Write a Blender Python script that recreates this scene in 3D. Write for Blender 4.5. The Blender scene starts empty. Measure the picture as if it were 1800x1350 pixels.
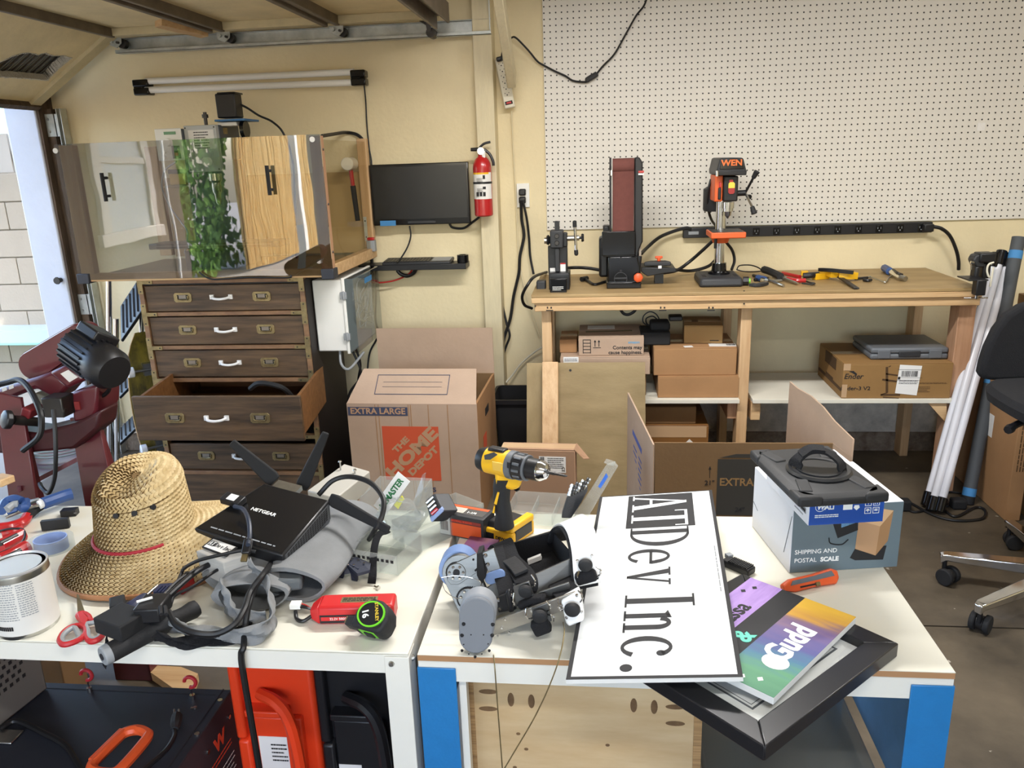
import bpy, bmesh, math, random
from mathutils import Vector as V, Matrix as M, noise
from math import sin, cos, pi, radians as R
random.seed(7)
SC = bpy.context.scene
COL = SC.collection
# ---------------------------------------------------------------- camera
FP, CX, CY, EYE = 1400.0, 900.0, 675.0, V((0, 0, 1.55))
def _basis(yaw, pitch, roll):
    y, p, r = R(yaw), R(pitch), R(roll)
    f = V((-sin(y)*cos(p), cos(y)*cos(p), -sin(p)))
    rt = V((cos(y), sin(y), 0)); up = rt.cross(f)
    return rt*cos(r)+up*sin(r), up*cos(r)-rt*sin(r), f
CR, CU, CF = _basis(6.5, 15.94, -2.014)
cam = bpy.data.cameras.new('camera'); cam.sensor_width = 36; cam.lens = FP/1800*36
cam.clip_start = .05; cam.clip_end = 200
camo = bpy.data.objects.new('camera', cam); COL.objects.link(camo)
camo.matrix_world = M.Translation(EYE) @ M((CR, CU, -CF)).transposed().to_4x4()
SC.camera = camo
# ---------------------------------------------------------------- sky, sun, lamps, exposure
SC.view_settings.view_transform = 'Standard'; SC.view_settings.look = 'None'
SC.view_settings.gamma = 1; SC.view_settings.use_curve_mapping = False
SC.view_settings.exposure = 1.08
w = bpy.data.worlds.new('world'); SC.world = w; w.use_nodes = True
nt = w.node_tree; bg = nt.nodes['Background']
sky = nt.nodes.new('ShaderNodeTexSky'); sky.sky_type = 'NISHITA'; sky.sun_disc = False
sky.sun_elevation = R(48); sky.sun_rotation = R(135); sky.air_density = 1.0; sky.dust_density = 2.5
nt.links.new(sky.outputs[0], bg.inputs[0]); bg.inputs[1].default_value = .9
sun = bpy.data.lights.new('sun', 'SUN'); sun.energy = 4.6; sun.angle = R(.6); sun.color = (1, .95, .86)
so = bpy.data.objects.new('sun', sun); COL.objects.link(so)
so.rotation_euler = V((-.45, .45, -.77)).to_track_quat('-Z', 'Y').to_euler()
por = bpy.data.lights.new('door_portal', 'AREA'); por.shape = 'RECTANGLE'; por.size = 5.4; por.size_y = 2.1
por.cycles.is_portal = True
po = bpy.data.objects.new('door_portal', por); COL.objects.link(po)
po.matrix_world = M.Translation((-2.86, 1.15, 1.05)) @ M(((0, 0, 1), (1, 0, 0), (0, 1, 0))).to_4x4()
p2 = bpy.data.lights.new('rear_portal', 'AREA'); p2.shape = 'RECTANGLE'; p2.size = 3.4; p2.size_y = 1.0; p2.cycles.is_portal = True
q2 = bpy.data.objects.new('rear_portal', p2); COL.objects.link(q2); q2.matrix_world = M.Translation((-.3, -2.3, 1.6)) @ M(((1, 0, 0), (0, 0, -1), (0, 1, 0))).to_4x4()  # portal at the rear opening added behind the camera
for lx, ly, lz, e in ((.0, 2.35, 2.36, 27), (1.9, 2.3, 2.6, 15), (.3, -.2, 2.6, 15)):          # ceiling strips added out of view to light the room
    a = bpy.data.lights.new('added_ceiling_strip', 'AREA'); a.shape = 'RECTANGLE'; a.size = 1.2; a.size_y = .12
    a.energy = e; a.color = (1, .98, .96)
    ao = bpy.data.objects.new('added_ceiling_strip', a); COL.objects.link(ao); ao.location = (lx, ly, lz)
# ---------------------------------------------------------------- helpers
def ray(x, y): return CR*((x-CX)/FP) - CU*((y-CY)/FP) + CF
def Z(x, y, z): d = ray(x, y); return EYE + d*((z-EYE.z)/d.z)
def Y(x, y, v): d = ray(x, y); return EYE + d*(v/d.y)
def X(x, y, v): d = ray(x, y); return EYE + d*(v/d.x)
def lin(h):
    if not isinstance(h, str): return (*h[:3], 1)
    c = [int(h[i:i+2], 16)/255 for i in (0, 2, 4)]
    return (*[v/12.92 if v <= .04045 else ((v+.055)/1.055)**2.4 for v in c], 1)
def RX(a): return M.Rotation(R(a), 4, 'X')
def RY(a): return M.Rotation(R(a), 4, 'Y')
def RZ(a): return M.Rotation(R(a), 4, 'Z')
def TR(*p): return M.Translation(V(p[0]) if len(p) == 1 else V(p))
def frame(o, x, z):                                       # a local frame: origin, x axis, rough z axis
    x = V(x).normalized(); y = V(z).cross(x).normalized(); zz = x.cross(y)
    m = M((x, y, zz)).transposed().to_4x4(); m.translation = V(o); return m
MATS = {}
def mat(n, c, rough=.5, metal=0, var=0, vs=6, bump=0, bs=60, c2=None, stretch=None, coat=0, spec=None, emit=0):
    m = bpy.data.materials.new(n); m.use_nodes = True; MATS[n] = m
    N = m.node_tree.nodes; L = m.node_tree.links; b = N['Principled BSDF']
    b.inputs['Base Color'].default_value = lin(c); b.inputs['Roughness'].default_value = rough
    b.inputs['Metallic'].default_value = metal
    if coat: b.inputs['Coat Weight'].default_value = coat; b.inputs['Coat Roughness'].default_value = .08
    if spec is not None: b.inputs['Specular IOR Level'].default_value = spec
    if emit: b.inputs['Emission Color'].default_value = lin(c); b.inputs['Emission Strength'].default_value = emit
    if var or bump or c2:
        tc = N.new('ShaderNodeTexCoord'); mp = N.new('ShaderNodeMapping'); L.new(tc.outputs['Object'], mp.inputs[0])
        if stretch: mp.inputs['Scale'].default_value = stretch
    if var or c2:
        no = N.new('ShaderNodeTexNoise'); no.inputs['Scale'].default_value = vs; no.inputs['Detail'].default_value = 6
        no.inputs['Roughness'].default_value = .62
        L.new(mp.outputs[0], no.inputs['Vector'])
        rp = N.new('ShaderNodeValToRGB'); L.new(no.outputs['Fac'], rp.inputs[0])
        a = lin(c); d = lin(c2) if c2 else tuple(x*(1-var) for x in a[:3])+(1,)
        rp.color_ramp.elements[0].color = d; rp.color_ramp.elements[0].position = .32
        rp.color_ramp.elements[1].color = a if c2 else tuple(min(1, x*(1+var*.5)) for x in a[:3])+(1,)
        rp.color_ramp.elements[1].position = .68
        L.new(rp.outputs[0], b.inputs['Base Color'])
    if bump:
        n2 = N.new('ShaderNodeTexNoise'); n2.inputs['Scale'].default_value = bs; n2.inputs['Detail'].default_value = 4
        L.new(mp.outputs[0], n2.inputs['Vector'])
        bp = N.new('ShaderNodeBump'); bp.inputs['Strength'].default_value = bump; bp.inputs['Distance'].default_value = .01
        L.new(n2.outputs['Fac'], bp.inputs['Height']); L.new(bp.outputs[0], b.inputs['Normal'])
    return m
def clear(n, tint, rough=.02, ior=1.49, wave=0, ws=3, haze=0, hazec='e8ecec', boost=1):
    m = bpy.data.materials.new(n); m.use_nodes = True; MATS[n] = m
    N = m.node_tree.nodes; L = m.node_tree.links; N.remove(N['Principled BSDF'])
    o = N['Material Output']; tr = N.new('ShaderNodeBsdfTransparent'); tr.inputs[0].default_value = lin(tint)
    gl = N.new('ShaderNodeBsdfGlossy'); gl.inputs['Roughness'].default_value = rough
    fr = N.new('ShaderNodeFresnel'); fr.inputs[0].default_value = ior
    mx = N.new('ShaderNodeMixShader'); sh = tr
    if haze:
        df = N.new('ShaderNodeBsdfDiffuse'); df.inputs[0].default_value = lin(hazec)
        tl = N.new('ShaderNodeBsdfTranslucent'); tl.inputs[0].default_value = lin(hazec)
        m0 = N.new('ShaderNodeMixShader'); m0.inputs[0].default_value = .5
        L.new(df.outputs[0], m0.inputs[1]); L.new(tl.outputs[0], m0.inputs[2])
        m1 = N.new('ShaderNodeMixShader'); m1.inputs[0].default_value = haze
        L.new(tr.outputs[0], m1.inputs[1]); L.new(m0.outputs[0], m1.inputs[2]); sh = m1
    if wave:
        tc = N.new('ShaderNodeTexCoord'); no = N.new('ShaderNodeTexNoise'); no.inputs['Scale'].default_value = ws
        no.inputs['Detail'].default_value = 2; L.new(tc.outputs['Object'], no.inputs['Vector'])
        bp = N.new('ShaderNodeBump'); bp.inputs['Strength'].default_value = wave; bp.inputs['Distance'].default_value = .02
        L.new(no.outputs['Fac'], bp.inputs['Height']); L.new(bp.outputs[0], gl.inputs['Normal'])
    ge = N.new('ShaderNodeNewGeometry'); sb = N.new('ShaderNodeMath'); sb.operation = 'MULTIPLY_ADD'; sb.inputs[1].default_value = -boost; sb.inputs[2].default_value = boost
    L.new(ge.outputs['Backfacing'], sb.inputs[0])
    mm = N.new('ShaderNodeMath'); mm.operation = 'MULTIPLY'; mm.use_clamp = True
    L.new(sb.outputs[0], mm.inputs[1]); L.new(fr.outputs[0], mm.inputs[0]); L.new(mm.outputs[0], mx.inputs[0])
    L.new(sh.outputs[0], mx.inputs[1]); L.new(gl.outputs[0], mx.inputs[2]); L.new(mx.outputs[0], o.inputs[0])
    return m
MW = {}
def tag(o, label, cat, group=None):
    o['label'] = label; o['category'] = cat
    if group: o['group'] = group
    return o
def thing(name, label, cat, T=M(), group=None):
    o = bpy.data.objects.new(name, None); COL.objects.link(o); o.empty_display_size = .05
    T = T if isinstance(T, M) else TR(T)
    o.matrix_world = T; MW[o.name] = T.copy()
    return tag(o, label, cat, group)
def dup(root, T, label=None, group=None):
    def cp(o, par):
        c = o.copy(); COL.objects.link(c)
        if par: c.parent = par
        for ch in KIDS.get(o.name, []): KIDS.setdefault(c.name, []).append(cp(ch, c))
        return c
    c = cp(root, None); c.matrix_world = T; MW[c.name] = T.copy()
    if label: c['label'] = label
    if group: c['group'] = group
    return c
KIDS = {}
def spline(p, k=6, closed=False):
    p = [V(q) for q in p]; n = len(p)
    if n < 3: return p
    o = []
    for i in range(n if closed else n-1):
        a = p[(i-1) % n] if (closed or i) else p[0]*2-p[1]
        b, c = p[i], p[(i+1) % n]
        d = p[(i+2) % n] if (closed or i+2 < n) else p[-1]*2-p[-2]
        for j in range(k):
            t = j/k
            o.append(.5*((2*b)+(c-a)*t+(2*a-5*b+4*c-d)*t*t+(3*b-a-3*c+d)*t**3))
    if not closed: o.append(p[-1])
    return o
class MB:
    def __init__(s): s.bm = bmesh.new(); s.T = M()
    def add(s, vs, fs, T=None):
        T = s.T @ T if T is not None else s.T
        v = [s.bm.verts.new(T @ V(q)) for q in vs]
        for f in fs:
            try: s.bm.faces.new([v[i] for i in f])
            except ValueError: pass
        return s
    def hexa(s, p, T=None):
        return s.add(p, [(3, 2, 1, 0), (4, 5, 6, 7), (0, 1, 5, 4), (1, 2, 6, 5), (2, 3, 7, 6), (3, 0, 4, 7)], T)
    def box(s, x0, x1, y0, y1, z0, z1, T=None):
        return s.hexa([(x0, y0, z0), (x1, y0, z0), (x1, y1, z0), (x0, y1, z0), (x0, y0, z1), (x1, y0, z1), (x1, y1, z1), (x0, y1, z1)], T)
    def cbox(s, c, d, T=None):
        c = V(c); d = V(d)/2
        return s.box(c.x-d.x, c.x+d.x, c.y-d.y, c.y+d.y, c.z-d.z, c.z+d.z, T)
    def bar(s, a, b, w, h, up=(0, 0, 1)):                  # a square bar between two points
        a, b = V(a), V(b); x = b-a
        if abs(x.normalized().dot(V(up))) > .98: up = (0, 1, 0)
        return s.box(0, x.length, -w/2, w/2, -h/2, h/2, frame(a, x, up))
    def slab(s, p, v, T=None):                             # a polygon pushed along v
        p = [V(q) for q in p]; v = V(v); n = len(p)
        nor = sum(((p[i]-p[0]).cross(p[(i+1) % n]-p[0]) for i in range(n)), V())
        if nor.dot(v) < 0: p.reverse()
        return s.add(p+[q+v for q in p], [tuple(range(n-1, -1, -1)), tuple(range(n, 2*n))]+[(i, (i+1) % n, n+(i+1) % n, n+i) for i in range(n)], T)
    def poly(s, p, h, T=None): return s.slab([(x, y, 0) for x, y in p], (0, 0, h), T)
    def loft(s, rings, T=None, caps=True, close=False):
        n = len(rings[0]); vs = [q for r in rings for q in r]; fs = []
        m = len(rings)
        for i in range(m if close else m-1):
            for j in range(n):
                a, b = i*n, ((i+1) % m)*n
                fs.append((a+j, a+(j+1) % n, b+(j+1) % n, b+j))
        if caps and not close: fs += [tuple(range(n-1, -1, -1)), tuple(range((m-1)*n, m*n))]
        return s.add(vs, fs, T)
    def lathe(s, prof, n=24, T=None, caps=True):
        return s.loft([[(r*cos(2*pi*j/n), r*sin(2*pi*j/n), z) for j in range(n)] for r, z in prof], T, caps)
    def cyl(s, a, b, r, r2=None, n=14):
        a, b = V(a), V(b); T = frame(a, b-a, (0, 0, 1) if abs((b-a).normalized().z) < .9 else (0, 1, 0))
        r2 = r if r2 is None else r2; l = (b-a).length
        return s.loft([[(0, r*cos(2*pi*j/n), r*sin(2*pi*j/n)) for j in range(n)], [(l, r2*cos(2*pi*j/n), r2*sin(2*pi*j/n)) for j in range(n)]], T)
    def sweep(s, pts, sec, closed=False, up=None, scale=None):
        pts = [V(p) for p in pts]; n = len(pts); rings = []; prev = None
        for i, p in enumerate(pts):
            a = pts[(i-1) % n] if closed or i else pts[0]; b = pts[(i+1) % n] if closed or i < n-1 else pts[-1]
            t = (b-a).normalized()
            if up is not None: nn = V(up)-t*t.dot(V(up))
            elif prev is None: nn = t.orthogonal()
            else: nn = prev-t*t.dot(prev)
            if nn.length < 1e-5: nn = t.orthogonal()
            nn.normalize(); prev = nn; bb = t.cross(nn)
            k = scale[i] if scale else 1
            rings.append([p+nn*(y*k)+bb*(x*k) for x, y in sec])
        return s.loft(rings, None, True, closed)
    def tube(s, pts, r, n=8, closed=False, k=6, scale=None):
        pts = spline(pts, k, closed) if k else pts
        return s.sweep(pts, [(r*cos(2*pi*j/n), r*sin(2*pi*j/n)) for j in range(n)], closed, None, scale)
    def ribbon(s, pts, wd, th, up=(0, 0, 1), k=6, closed=False):
        return s.sweep(spline(pts, k, closed) if k else pts, [(-wd/2, -th/2), (wd/2, -th/2), (wd/2, th/2), (-wd/2, th/2)], closed, up)
    def sph(s, c, r, sc=(1, 1, 1), n=14, m=8, T=None):
        c = V(c); rings = []
        for i in range(m+1):
            a = -pi/2+pi*i/m; rr = max(cos(a), .001)
            rings.append([(c.x+r*sc[0]*rr*cos(2*pi*j/n), c.y+r*sc[1]*rr*sin(2*pi*j/n), c.z+r*sc[2]*sin(a)) for j in range(n)])
        return s.loft(rings, T)
    def out(s, name, m, par=None, bev=0, world=False, label=None, seg=2, smooth=True, sub=0, kind=None, solid=0):
        bm = s.bm
        if par is not None and world: bm.transform(MW[par.name].inverted())
        bmesh.ops.recalc_face_normals(bm, faces=bm.faces)
        off = V()
        if par is None:
            xs = [v.co for v in bm.verts]
            off = V(((min(c.x for c in xs)+max(c.x for c in xs))/2, (min(c.y for c in xs)+max(c.y for c in xs))/2, min(c.z for c in xs)))
            bm.transform(TR(-off))
        for f in bm.faces: f.smooth = smooth
        if smooth:
            for e in bm.edges:
                if len(e.link_faces) == 2 and e.calc_face_angle(0) > .62: e.smooth = False
        me = bpy.data.meshes.new(name); bm.to_mesh(me); bm.free()
        o = bpy.data.objects.new(name, me); COL.objects.link(o); o.location = off
        me.materials.append(MATS[m] if isinstance(m, str) else m)
        if par is not None: o.parent = par; KIDS.setdefault(par.name, []).append(o); MW[o.name] = MW[par.name].copy()
        else: MW[o.name] = TR(off)
        if solid: q = o.modifiers.new('solid', 'SOLIDIFY'); q.thickness = solid; q.offset = 0
        if bev: q = o.modifiers.new('bevel', 'BEVEL'); q.width = bev; q.segments = seg; q.limit_method = 'ANGLE'; q.angle_limit = R(35)
        if sub: q = o.modifiers.new('sub', 'SUBSURF'); q.levels = q.render_levels = sub
        if label: o['label'] = label
        if kind: o['kind'] = kind
        return o
def text(s, size, m, par, T, name='lettering', bold=0, sx=1, shear=0, align='CENTER', h=.0004, sp=1):
    c = bpy.data.curves.new(name, 'FONT'); c.body = s; c.size = size; c.align_x = align; c.align_y = 'CENTER'
    c.offset = bold*size; c.shear = shear; c.extrude = h; c.resolution_u = 3; c.space_character = sp
    t = bpy.data.objects.new(name, c); me = bpy.data.meshes.new_from_object(t)
    bpy.data.objects.remove(t); me.transform(T @ M.Diagonal((sx, 1, 1, 1)))
    me.name = name; me.materials.clear(); me.materials.append(MATS[m] if isinstance(m, str) else m)
    o = bpy.data.objects.new(name, me); COL.objects.link(o); o.parent = par; KIDS.setdefault(par.name, []).append(o)
    MW[o.name] = MW[par.name].copy()
    return o
def lines(par, T, w, h, n, m='ink', name='fine_print', th=.35, seed=1):   # rows of print too small to read
    r = random.Random(seed); b = MB()
    for i in range(n):
        y = h/2-(i+.5)*h/n; x = -w/2; e = w/2*(1-.5*r.random()*(i % 3 == 2))
        while x < e:
            l = w*(.04+.12*r.random()); x1 = min(x+l, e)
            b.box(x, x1, y-h/n*th/2, y+h/n*th/2, 0, .0003, T); x = x1+w*.02
    return b.out(name, m, par)
def bars(par, T, w, h, m='ink', name='barcode', n=26, seed=3):
    r = random.Random(seed); b = MB(); x = -w/2; u = w/n/1.9
    while x < w/2-u:
        l = u*r.choice((.5, 1, 1, 1.6)); b.box(x, x+l, -h/2, h/2, 0, .0003, T); x += l+u*r.choice((.5, .9, 1.3))
    return b.out(name, m, par)
def orient(A_, B_, C_):
    x1 = (B_-A_).normalized(); y1 = (C_-A_).normalized(); return (x1+V((y1.y, -y1.x, 0))).normalized()
def struct(o): o['kind'] = 'structure'; return o
# faces of an upright box with its base centre at the origin: frames for print on them
def front(w, d, h): return TR(0, -d/2-.0006, h/2) @ RX(90)
def left_(w, d, h): return TR(-w/2-.0006, 0, h/2) @ RZ(-90) @ RX(90)
def right_(w, d, h): return TR(w/2+.0006, 0, h/2) @ RZ(90) @ RX(90)
def top_(w, d, h): return TR(0, 0, h+.0006)
def screw(par, p, r=.004, ax=(0, -1, 0), m='steel', name='screw', world=False):
    p = V(p); a = V(ax).normalized(); b = MB()
    b.cyl(p-a*.001, p+a*r*.5, r, r*.7, 8); b.cyl(p+a*r*.45, p+a*r*.62, r*.35, r*.35, 6)
    return b.out(name, m, par, world=world)
# ---------------------------------------------------------------- materials
mat('ink', '1b1a1c', .7); mat('inkblue', '3d4258', .8); mat('white_print', 'eeeeea', .5); mat('orange_print', 'd9502e', .8)
mat('steel', 'b8b8b4', .28, 1, var=.15, vs=30); mat('chrome', 'd8d8d8', .12, 1); mat('galv', 'bcc0bc', .4, .55, var=.25, vs=14)
mat('darksteel', '4a4846', .45, .8); mat('brass', '9c8c66', .42, .85, var=.3, vs=40)
mat('black', '17171a', .42); mat('blackmatte', '141416', .8); mat('blackgloss', '0c0c0e', .14); mat('rubber', '1c1c1e', .7, bump=.1, bs=200)
mat('fabric_black', '101014', .95, bump=.3, bs=350); mat('cable', '111113', .5); mat('white', 'e9e8e2', .45); mat('whitegloss', 'f2f2f0', .2)
mat('wall', 'e3d4ae', .85, var=.06, vs=3, bump=.16, bs=48); mat('wallgrey', 'e2dccd', .85, var=.1, vs=3, bump=.3, bs=40)
mat('trimcream', 'd8cba8', .6, var=.07, vs=9, bump=.12, bs=30, stretch=(6, 6, 1))
mat('jambwhite', 'c2c5cc', .6, var=.06, vs=5, bump=.15, bs=40); mat('oldwood', '5b4a3a', .85, var=.5, vs=8, bump=.5, bs=40, stretch=(6, 6, .7))
mat('stem', 'cfc8bc', .9, var=.35, vs=9, bump=.8, bs=45)
mat('doorpanel', 'e6d3a6', .75, var=.14, vs=4, bump=.2, bs=25); mat('doorrail', '6d6154', .5, var=.3, vs=12); mat('doorstile', 'cbbd96', .6, var=.12, vs=10)
mat('foam_edge', 'd8d2c4', .95, bump=1, bs=180); mat('corrug', '6f6d68', .6, .3, var=.2, vs=20)
mat('pine', 'd2b184', .6, c2='ba9468', vs=5, stretch=(.6, 9, 9), bump=.1, bs=30); mat('pinez', 'd3b288', .6, c2='bc966c', vs=5, stretch=(9, 9, .6), bump=.1, bs=30)
mat('pinered', 'bb9272', .6, c2='a47a5a', vs=5, stretch=(9, 9, .6), bump=.08, bs=30)
mat('ply', '9a8660', .65, c2='86724c', vs=3, stretch=(3, 3, 1), bump=.05, bs=40); mat('plyy', '94805a', .65, c2='7f6c48', vs=3.5, stretch=(1, 1, 3.5), bump=.05)
mat('plyedge', '8b6a44', .8, c2='c09a68', vs=4, stretch=(1, 1, 60)); mat('benchtop', 'a98e62', .45, c2='8f754c', vs=3, stretch=(1, 5, 5))
mat('walnut', '6b533a', .5, c2='3a2d20', vs=4, stretch=(.8, 8, 10), bump=.06, bs=30); mat('copperwood', '93704f', .45, c2='745640', vs=6, stretch=(2, 6, 6)); mat('chestside', '1d1512', .6)
mat('drawerwood', '8a5f35', .6, c2='6c4726', vs=5, stretch=(1, 6, 6))
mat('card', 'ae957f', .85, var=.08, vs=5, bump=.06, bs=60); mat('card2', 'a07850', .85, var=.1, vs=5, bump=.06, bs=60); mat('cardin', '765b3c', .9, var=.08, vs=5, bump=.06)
mat('carddk', '7d5f3d', .85, var=.1, vs=5); mat('tape_clear', 'b99a78', .15, spec=.7); mat('label', 'e4e2de', .5); mat('bluetape', '3f7fb4', .7)
mat('red', 'b01a1e', .3, coat=.3); mat('orange', 'd9582b', .42); mat('maroon', '5d2028', .32, var=.15, vs=10, coat=.2); mat('maroondk', '3f1519', .5, var=.3, vs=8)
mat('yellow', 'e8b21c', .4); mat('green', '7fd428', .4); mat('bluehandle', '2c4a80', .45); mat('redhandle', 'b3242a', .45); mat('greyplastic', '8f9396', .5)
mat('greyblack', '2a2b2e', .5, bump=.05, bs=300); mat('shelfwhite', 'd9d5c6', .6, var=.06)
mat('tabletop', 'dddacb', .32, var=.03, vs=4); mat('tablesteel', 'dedcd2', .35, var=.04, vs=5); mat('mdf', 'a57c56', .8); mat('bluesteel', '2173b0', .4, var=.06, vs=30, bump=.05, bs=200)
mat('darkfloor', '635848', .55, c2='383127', vs=2.6, bump=.12, bs=18)
mat('grit', '8c8072', .9, c2='5a4a3c', vs=14, bump=1, bs=60)
mat('cloth', '7d7f80', .85, var=.12, vs=14, bump=.15, bs=400); mat('clothdk', '3c3e42', .9); mat('alu', '7a7a78', .42, .9, var=.08, vs=20, stretch=(1, 1, 20))
clear('acrylic', 'd4d6d2', .015, 1.5, wave=.05, ws=2.2, boost=4.5); clear('acrylic_side', 'f2efe8', .05, 1.45, boost=.3); clear('glass', 'fbfcfc', .01, 1.5)
clear('bincl', 'f2f5f5', .18, 1.4, haze=.17, hazec='f4f2ec'); clear('totecl', 'd9dad6', .2, 1.4, haze=.45, hazec='c4c6c0'); clear('bagcl', 'f6f8f8', .12, 1.45, haze=.12)
# ================================================================ the setting
WY, LY, DX = 4.12, 4.06, -2.80                            # back wall, its plastered left part, door plane
b = MB(); b.box(-2.9, 3.6, 2.46, 4.2, -.1, 0); b.box(-2.9, 3.6, -2.2, 2.452, -.1, 0); b.box(-2.9, 3.6, -2.2, 4.2, -.12, -.012)
fl = struct(b.out('floor', 'darkfloor'))
N = MATS['darkfloor'].node_tree                           # paint specks and pale scuffs on the concrete
bs_ = N.nodes['Principled BSDF']; src = bs_.inputs['Base Color'].links[0].from_socket
tc = N.nodes.new('ShaderNodeTexCoord'); vo = N.nodes.new('ShaderNodeTexNoise'); vo.inputs['Scale'].default_value = 17; vo.inputs['Detail'].default_value = 8
N.links.new(tc.outputs['Object'], vo.inputs['Vector']); rp = N.nodes.new('ShaderNodeValToRGB'); N.links.new(vo.outputs[0], rp.inputs[0])
rp.color_ramp.elements[0].position = .70; rp.color_ramp.elements[1].position = .72
mx = N.nodes.new('ShaderNodeMix'); mx.data_type = 'RGBA'; N.links.new(rp.outputs[0], mx.inputs[0]); N.links.new(src, mx.inputs[6])
mx.inputs[7].default_value = lin('a9a294'); N.links.new(mx.outputs[2], bs_.inputs['Base Color'])
def wallbox(name, m, *a):
    b = MB()
    for q in a: b.box(*q)
    return struct(b.out(name, m))
wb = wallbox('wall_back', 'wall', (-3.0, -.5, LY, 4.3, .16, 2.8), (-.5, 3.7, WY, 4.3, .16, 2.8))
wallbox('baseboard_back', 'grit', (-3.0, -.5, LY-.012, 4.3, 0, .10), (-.5, 3.7, WY-.02, 4.3, 0, .10))
wallbox('baseboard_back.001', 'stem', (-3.0, -.5, LY-.003, 4.3, .10, .16), (-.5, 3.7, WY-.006, 4.3, .10, .30))
wallbox('wall_right', 'wall', (3.6, 3.75, -2.3, 4.3, 0, 2.8))
wallbox('wall_front', 'wallgrey', (-3, -2.0, -2.35, -2.2, 0, 2.8), (1.4, 3.75, -2.35, -2.2, 0, 2.8), (-2.0, 1.4, -2.35, -2.2, 2.1, 2.8), (-2.0, 1.4, -2.35, -2.2, 0, 1.1))  # window opening added behind the camera to let daylight in
wallbox('ceiling', 'wallgrey', (-3.1, 3.75, -2.35, 4.3, 2.7, 2.85))
ceil_ = bpy.data.objects['ceiling']
for lx, ly, lz in ((.0, 2.35, 2.36), (1.9, 2.3, 2.6), (.3, -.2, 2.6)):  # housings and hangers for the added strips
    b = MB(); b.box(lx-.62, lx+.62, ly-.07, ly+.07, lz+.012, lz+.05)
    for s in (-.5, .5): b.box(lx+s-.006, lx+s+.006, ly-.006, ly+.006, lz+.05, 2.7)
    b.out('added_light_housing', 'wallgrey', ceil_, world=True)
wallbox('wall_left', 'wallgrey', (-2.97, DX, -2.3, 4.06, 2.2, 2.75), (-2.97, DX, -2.3, -1.7, 0, 2.2))
b = MB(); b.box(-.585, -.495, 4.0, 4.13, .0, 2.7); struct(b.out('trim_1', 'trimcream', bev=.004))
b = MB(); b.box(-2.97, DX, 3.935, 4.3, 0, 2.3); tj = struct(b.out('trim_2', 'jambwhite', bev=.008))
b = MB(); b.box(DX, DX+.012, 3.945, 4.06, 0, 2.3); b.box(DX+.012, DX+.05, 3.99, 4.06, 0, 1.86); b.out('stop_strip', 'oldwood', tj, world=True)
b = MB(); p = Y(108, 640, 3.93); b.cyl(Z(105, 491, 1.0), Z(109, 494, .99), .001); b.bm.clear()
q = Y(107, 492, 3.93); b.cyl(q, q+V((0, -.03, 0)), .012, .012, 10); b.cyl(q+V((0, -.03, 0)), q+V((0, -.036, 0)), .02, .018, 10); b.out('knob', 'darksteel', tj, world=True)
# slanted brace hanging under the ceiling, left of the pegboard
p0, p1 = Y(900, 142, 3.98), Y(872, -40, 3.45)
b = MB(); b.bar(p1, p0, .085, .04, (1, 0, 0)); tag(b.out('ceiling_brace', 'trimcream', bev=.004), 'cream painted slanted wooden brace coming down beside the pegboard', 'brace')
# ---------------------------------------------------------------- pegboard
m = mat('pegboard', 'dcd8cf', .5, var=.04, vs=2); N = m.node_tree; bs_ = N.nodes['Principled BSDF']
src = bs_.inputs['Base Color'].links[0].from_socket
tc = N.nodes.new('ShaderNodeTexCoord'); sx = N.nodes.new('ShaderNodeSeparateXYZ'); N.links.new(tc.outputs['Object'], sx.inputs[0])
def mth(op, a, v=None, c=None):
    n = N.nodes.new('ShaderNodeMath'); n.operation = op; N.links.new(a, n.inputs[0])
    if v is not None:
        if hasattr(v, 'is_linked'): N.links.new(v, n.inputs[1])
        else: n.inputs[1].default_value = v
    return n.outputs[0]
d = []
for ax in (0, 2):
    f = mth('FRACT', mth('MULTIPLY', sx.outputs[ax], 1/.0278)); d.append(mth('POWER', mth('SUBTRACT', f, .5), 2))
dd = mth('LESS_THAN', mth('ADD', d[0], d[1]), .017)
mx = N.nodes.new('ShaderNodeMix'); mx.data_type = 'RGBA'; N.links.new(dd, mx.inputs[0]); N.links.new(src, mx.inputs[6])
mx.inputs[7].default_value = lin('1c1a18'); N.links.new(mx.outputs[2], bs_.inputs['Base Color'])
bp = N.nodes.new('ShaderNodeBump'); bp.invert = True; bp.inputs['Strength'].default_value = .8; bp.inputs['Distance'].default_value = .004
N.links.new(dd, bp.inputs['Height']); N.links.new(bp.outputs[0], bs_.inputs['Normal'])
pl = Y(961.5, 405, 4.105)
b = MB(); b.box(pl.x, pl.x+2.6, 4.108, 4.119, pl.z, 2.62); pegs = b.out('pegboard', 'pegboard', bev=.001)
tag(pegs, 'large white pegboard covering the right half of the back wall', 'pegboard')
b = MB(); q = Y(1725, 223, 4.105)
b.box(q.x-.017, q.x+.017, 4.1066, 4.1082, q.z-.017, q.z+.017); b.out('label', 'label', pegs, world=True, label='small square white sticker')
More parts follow.
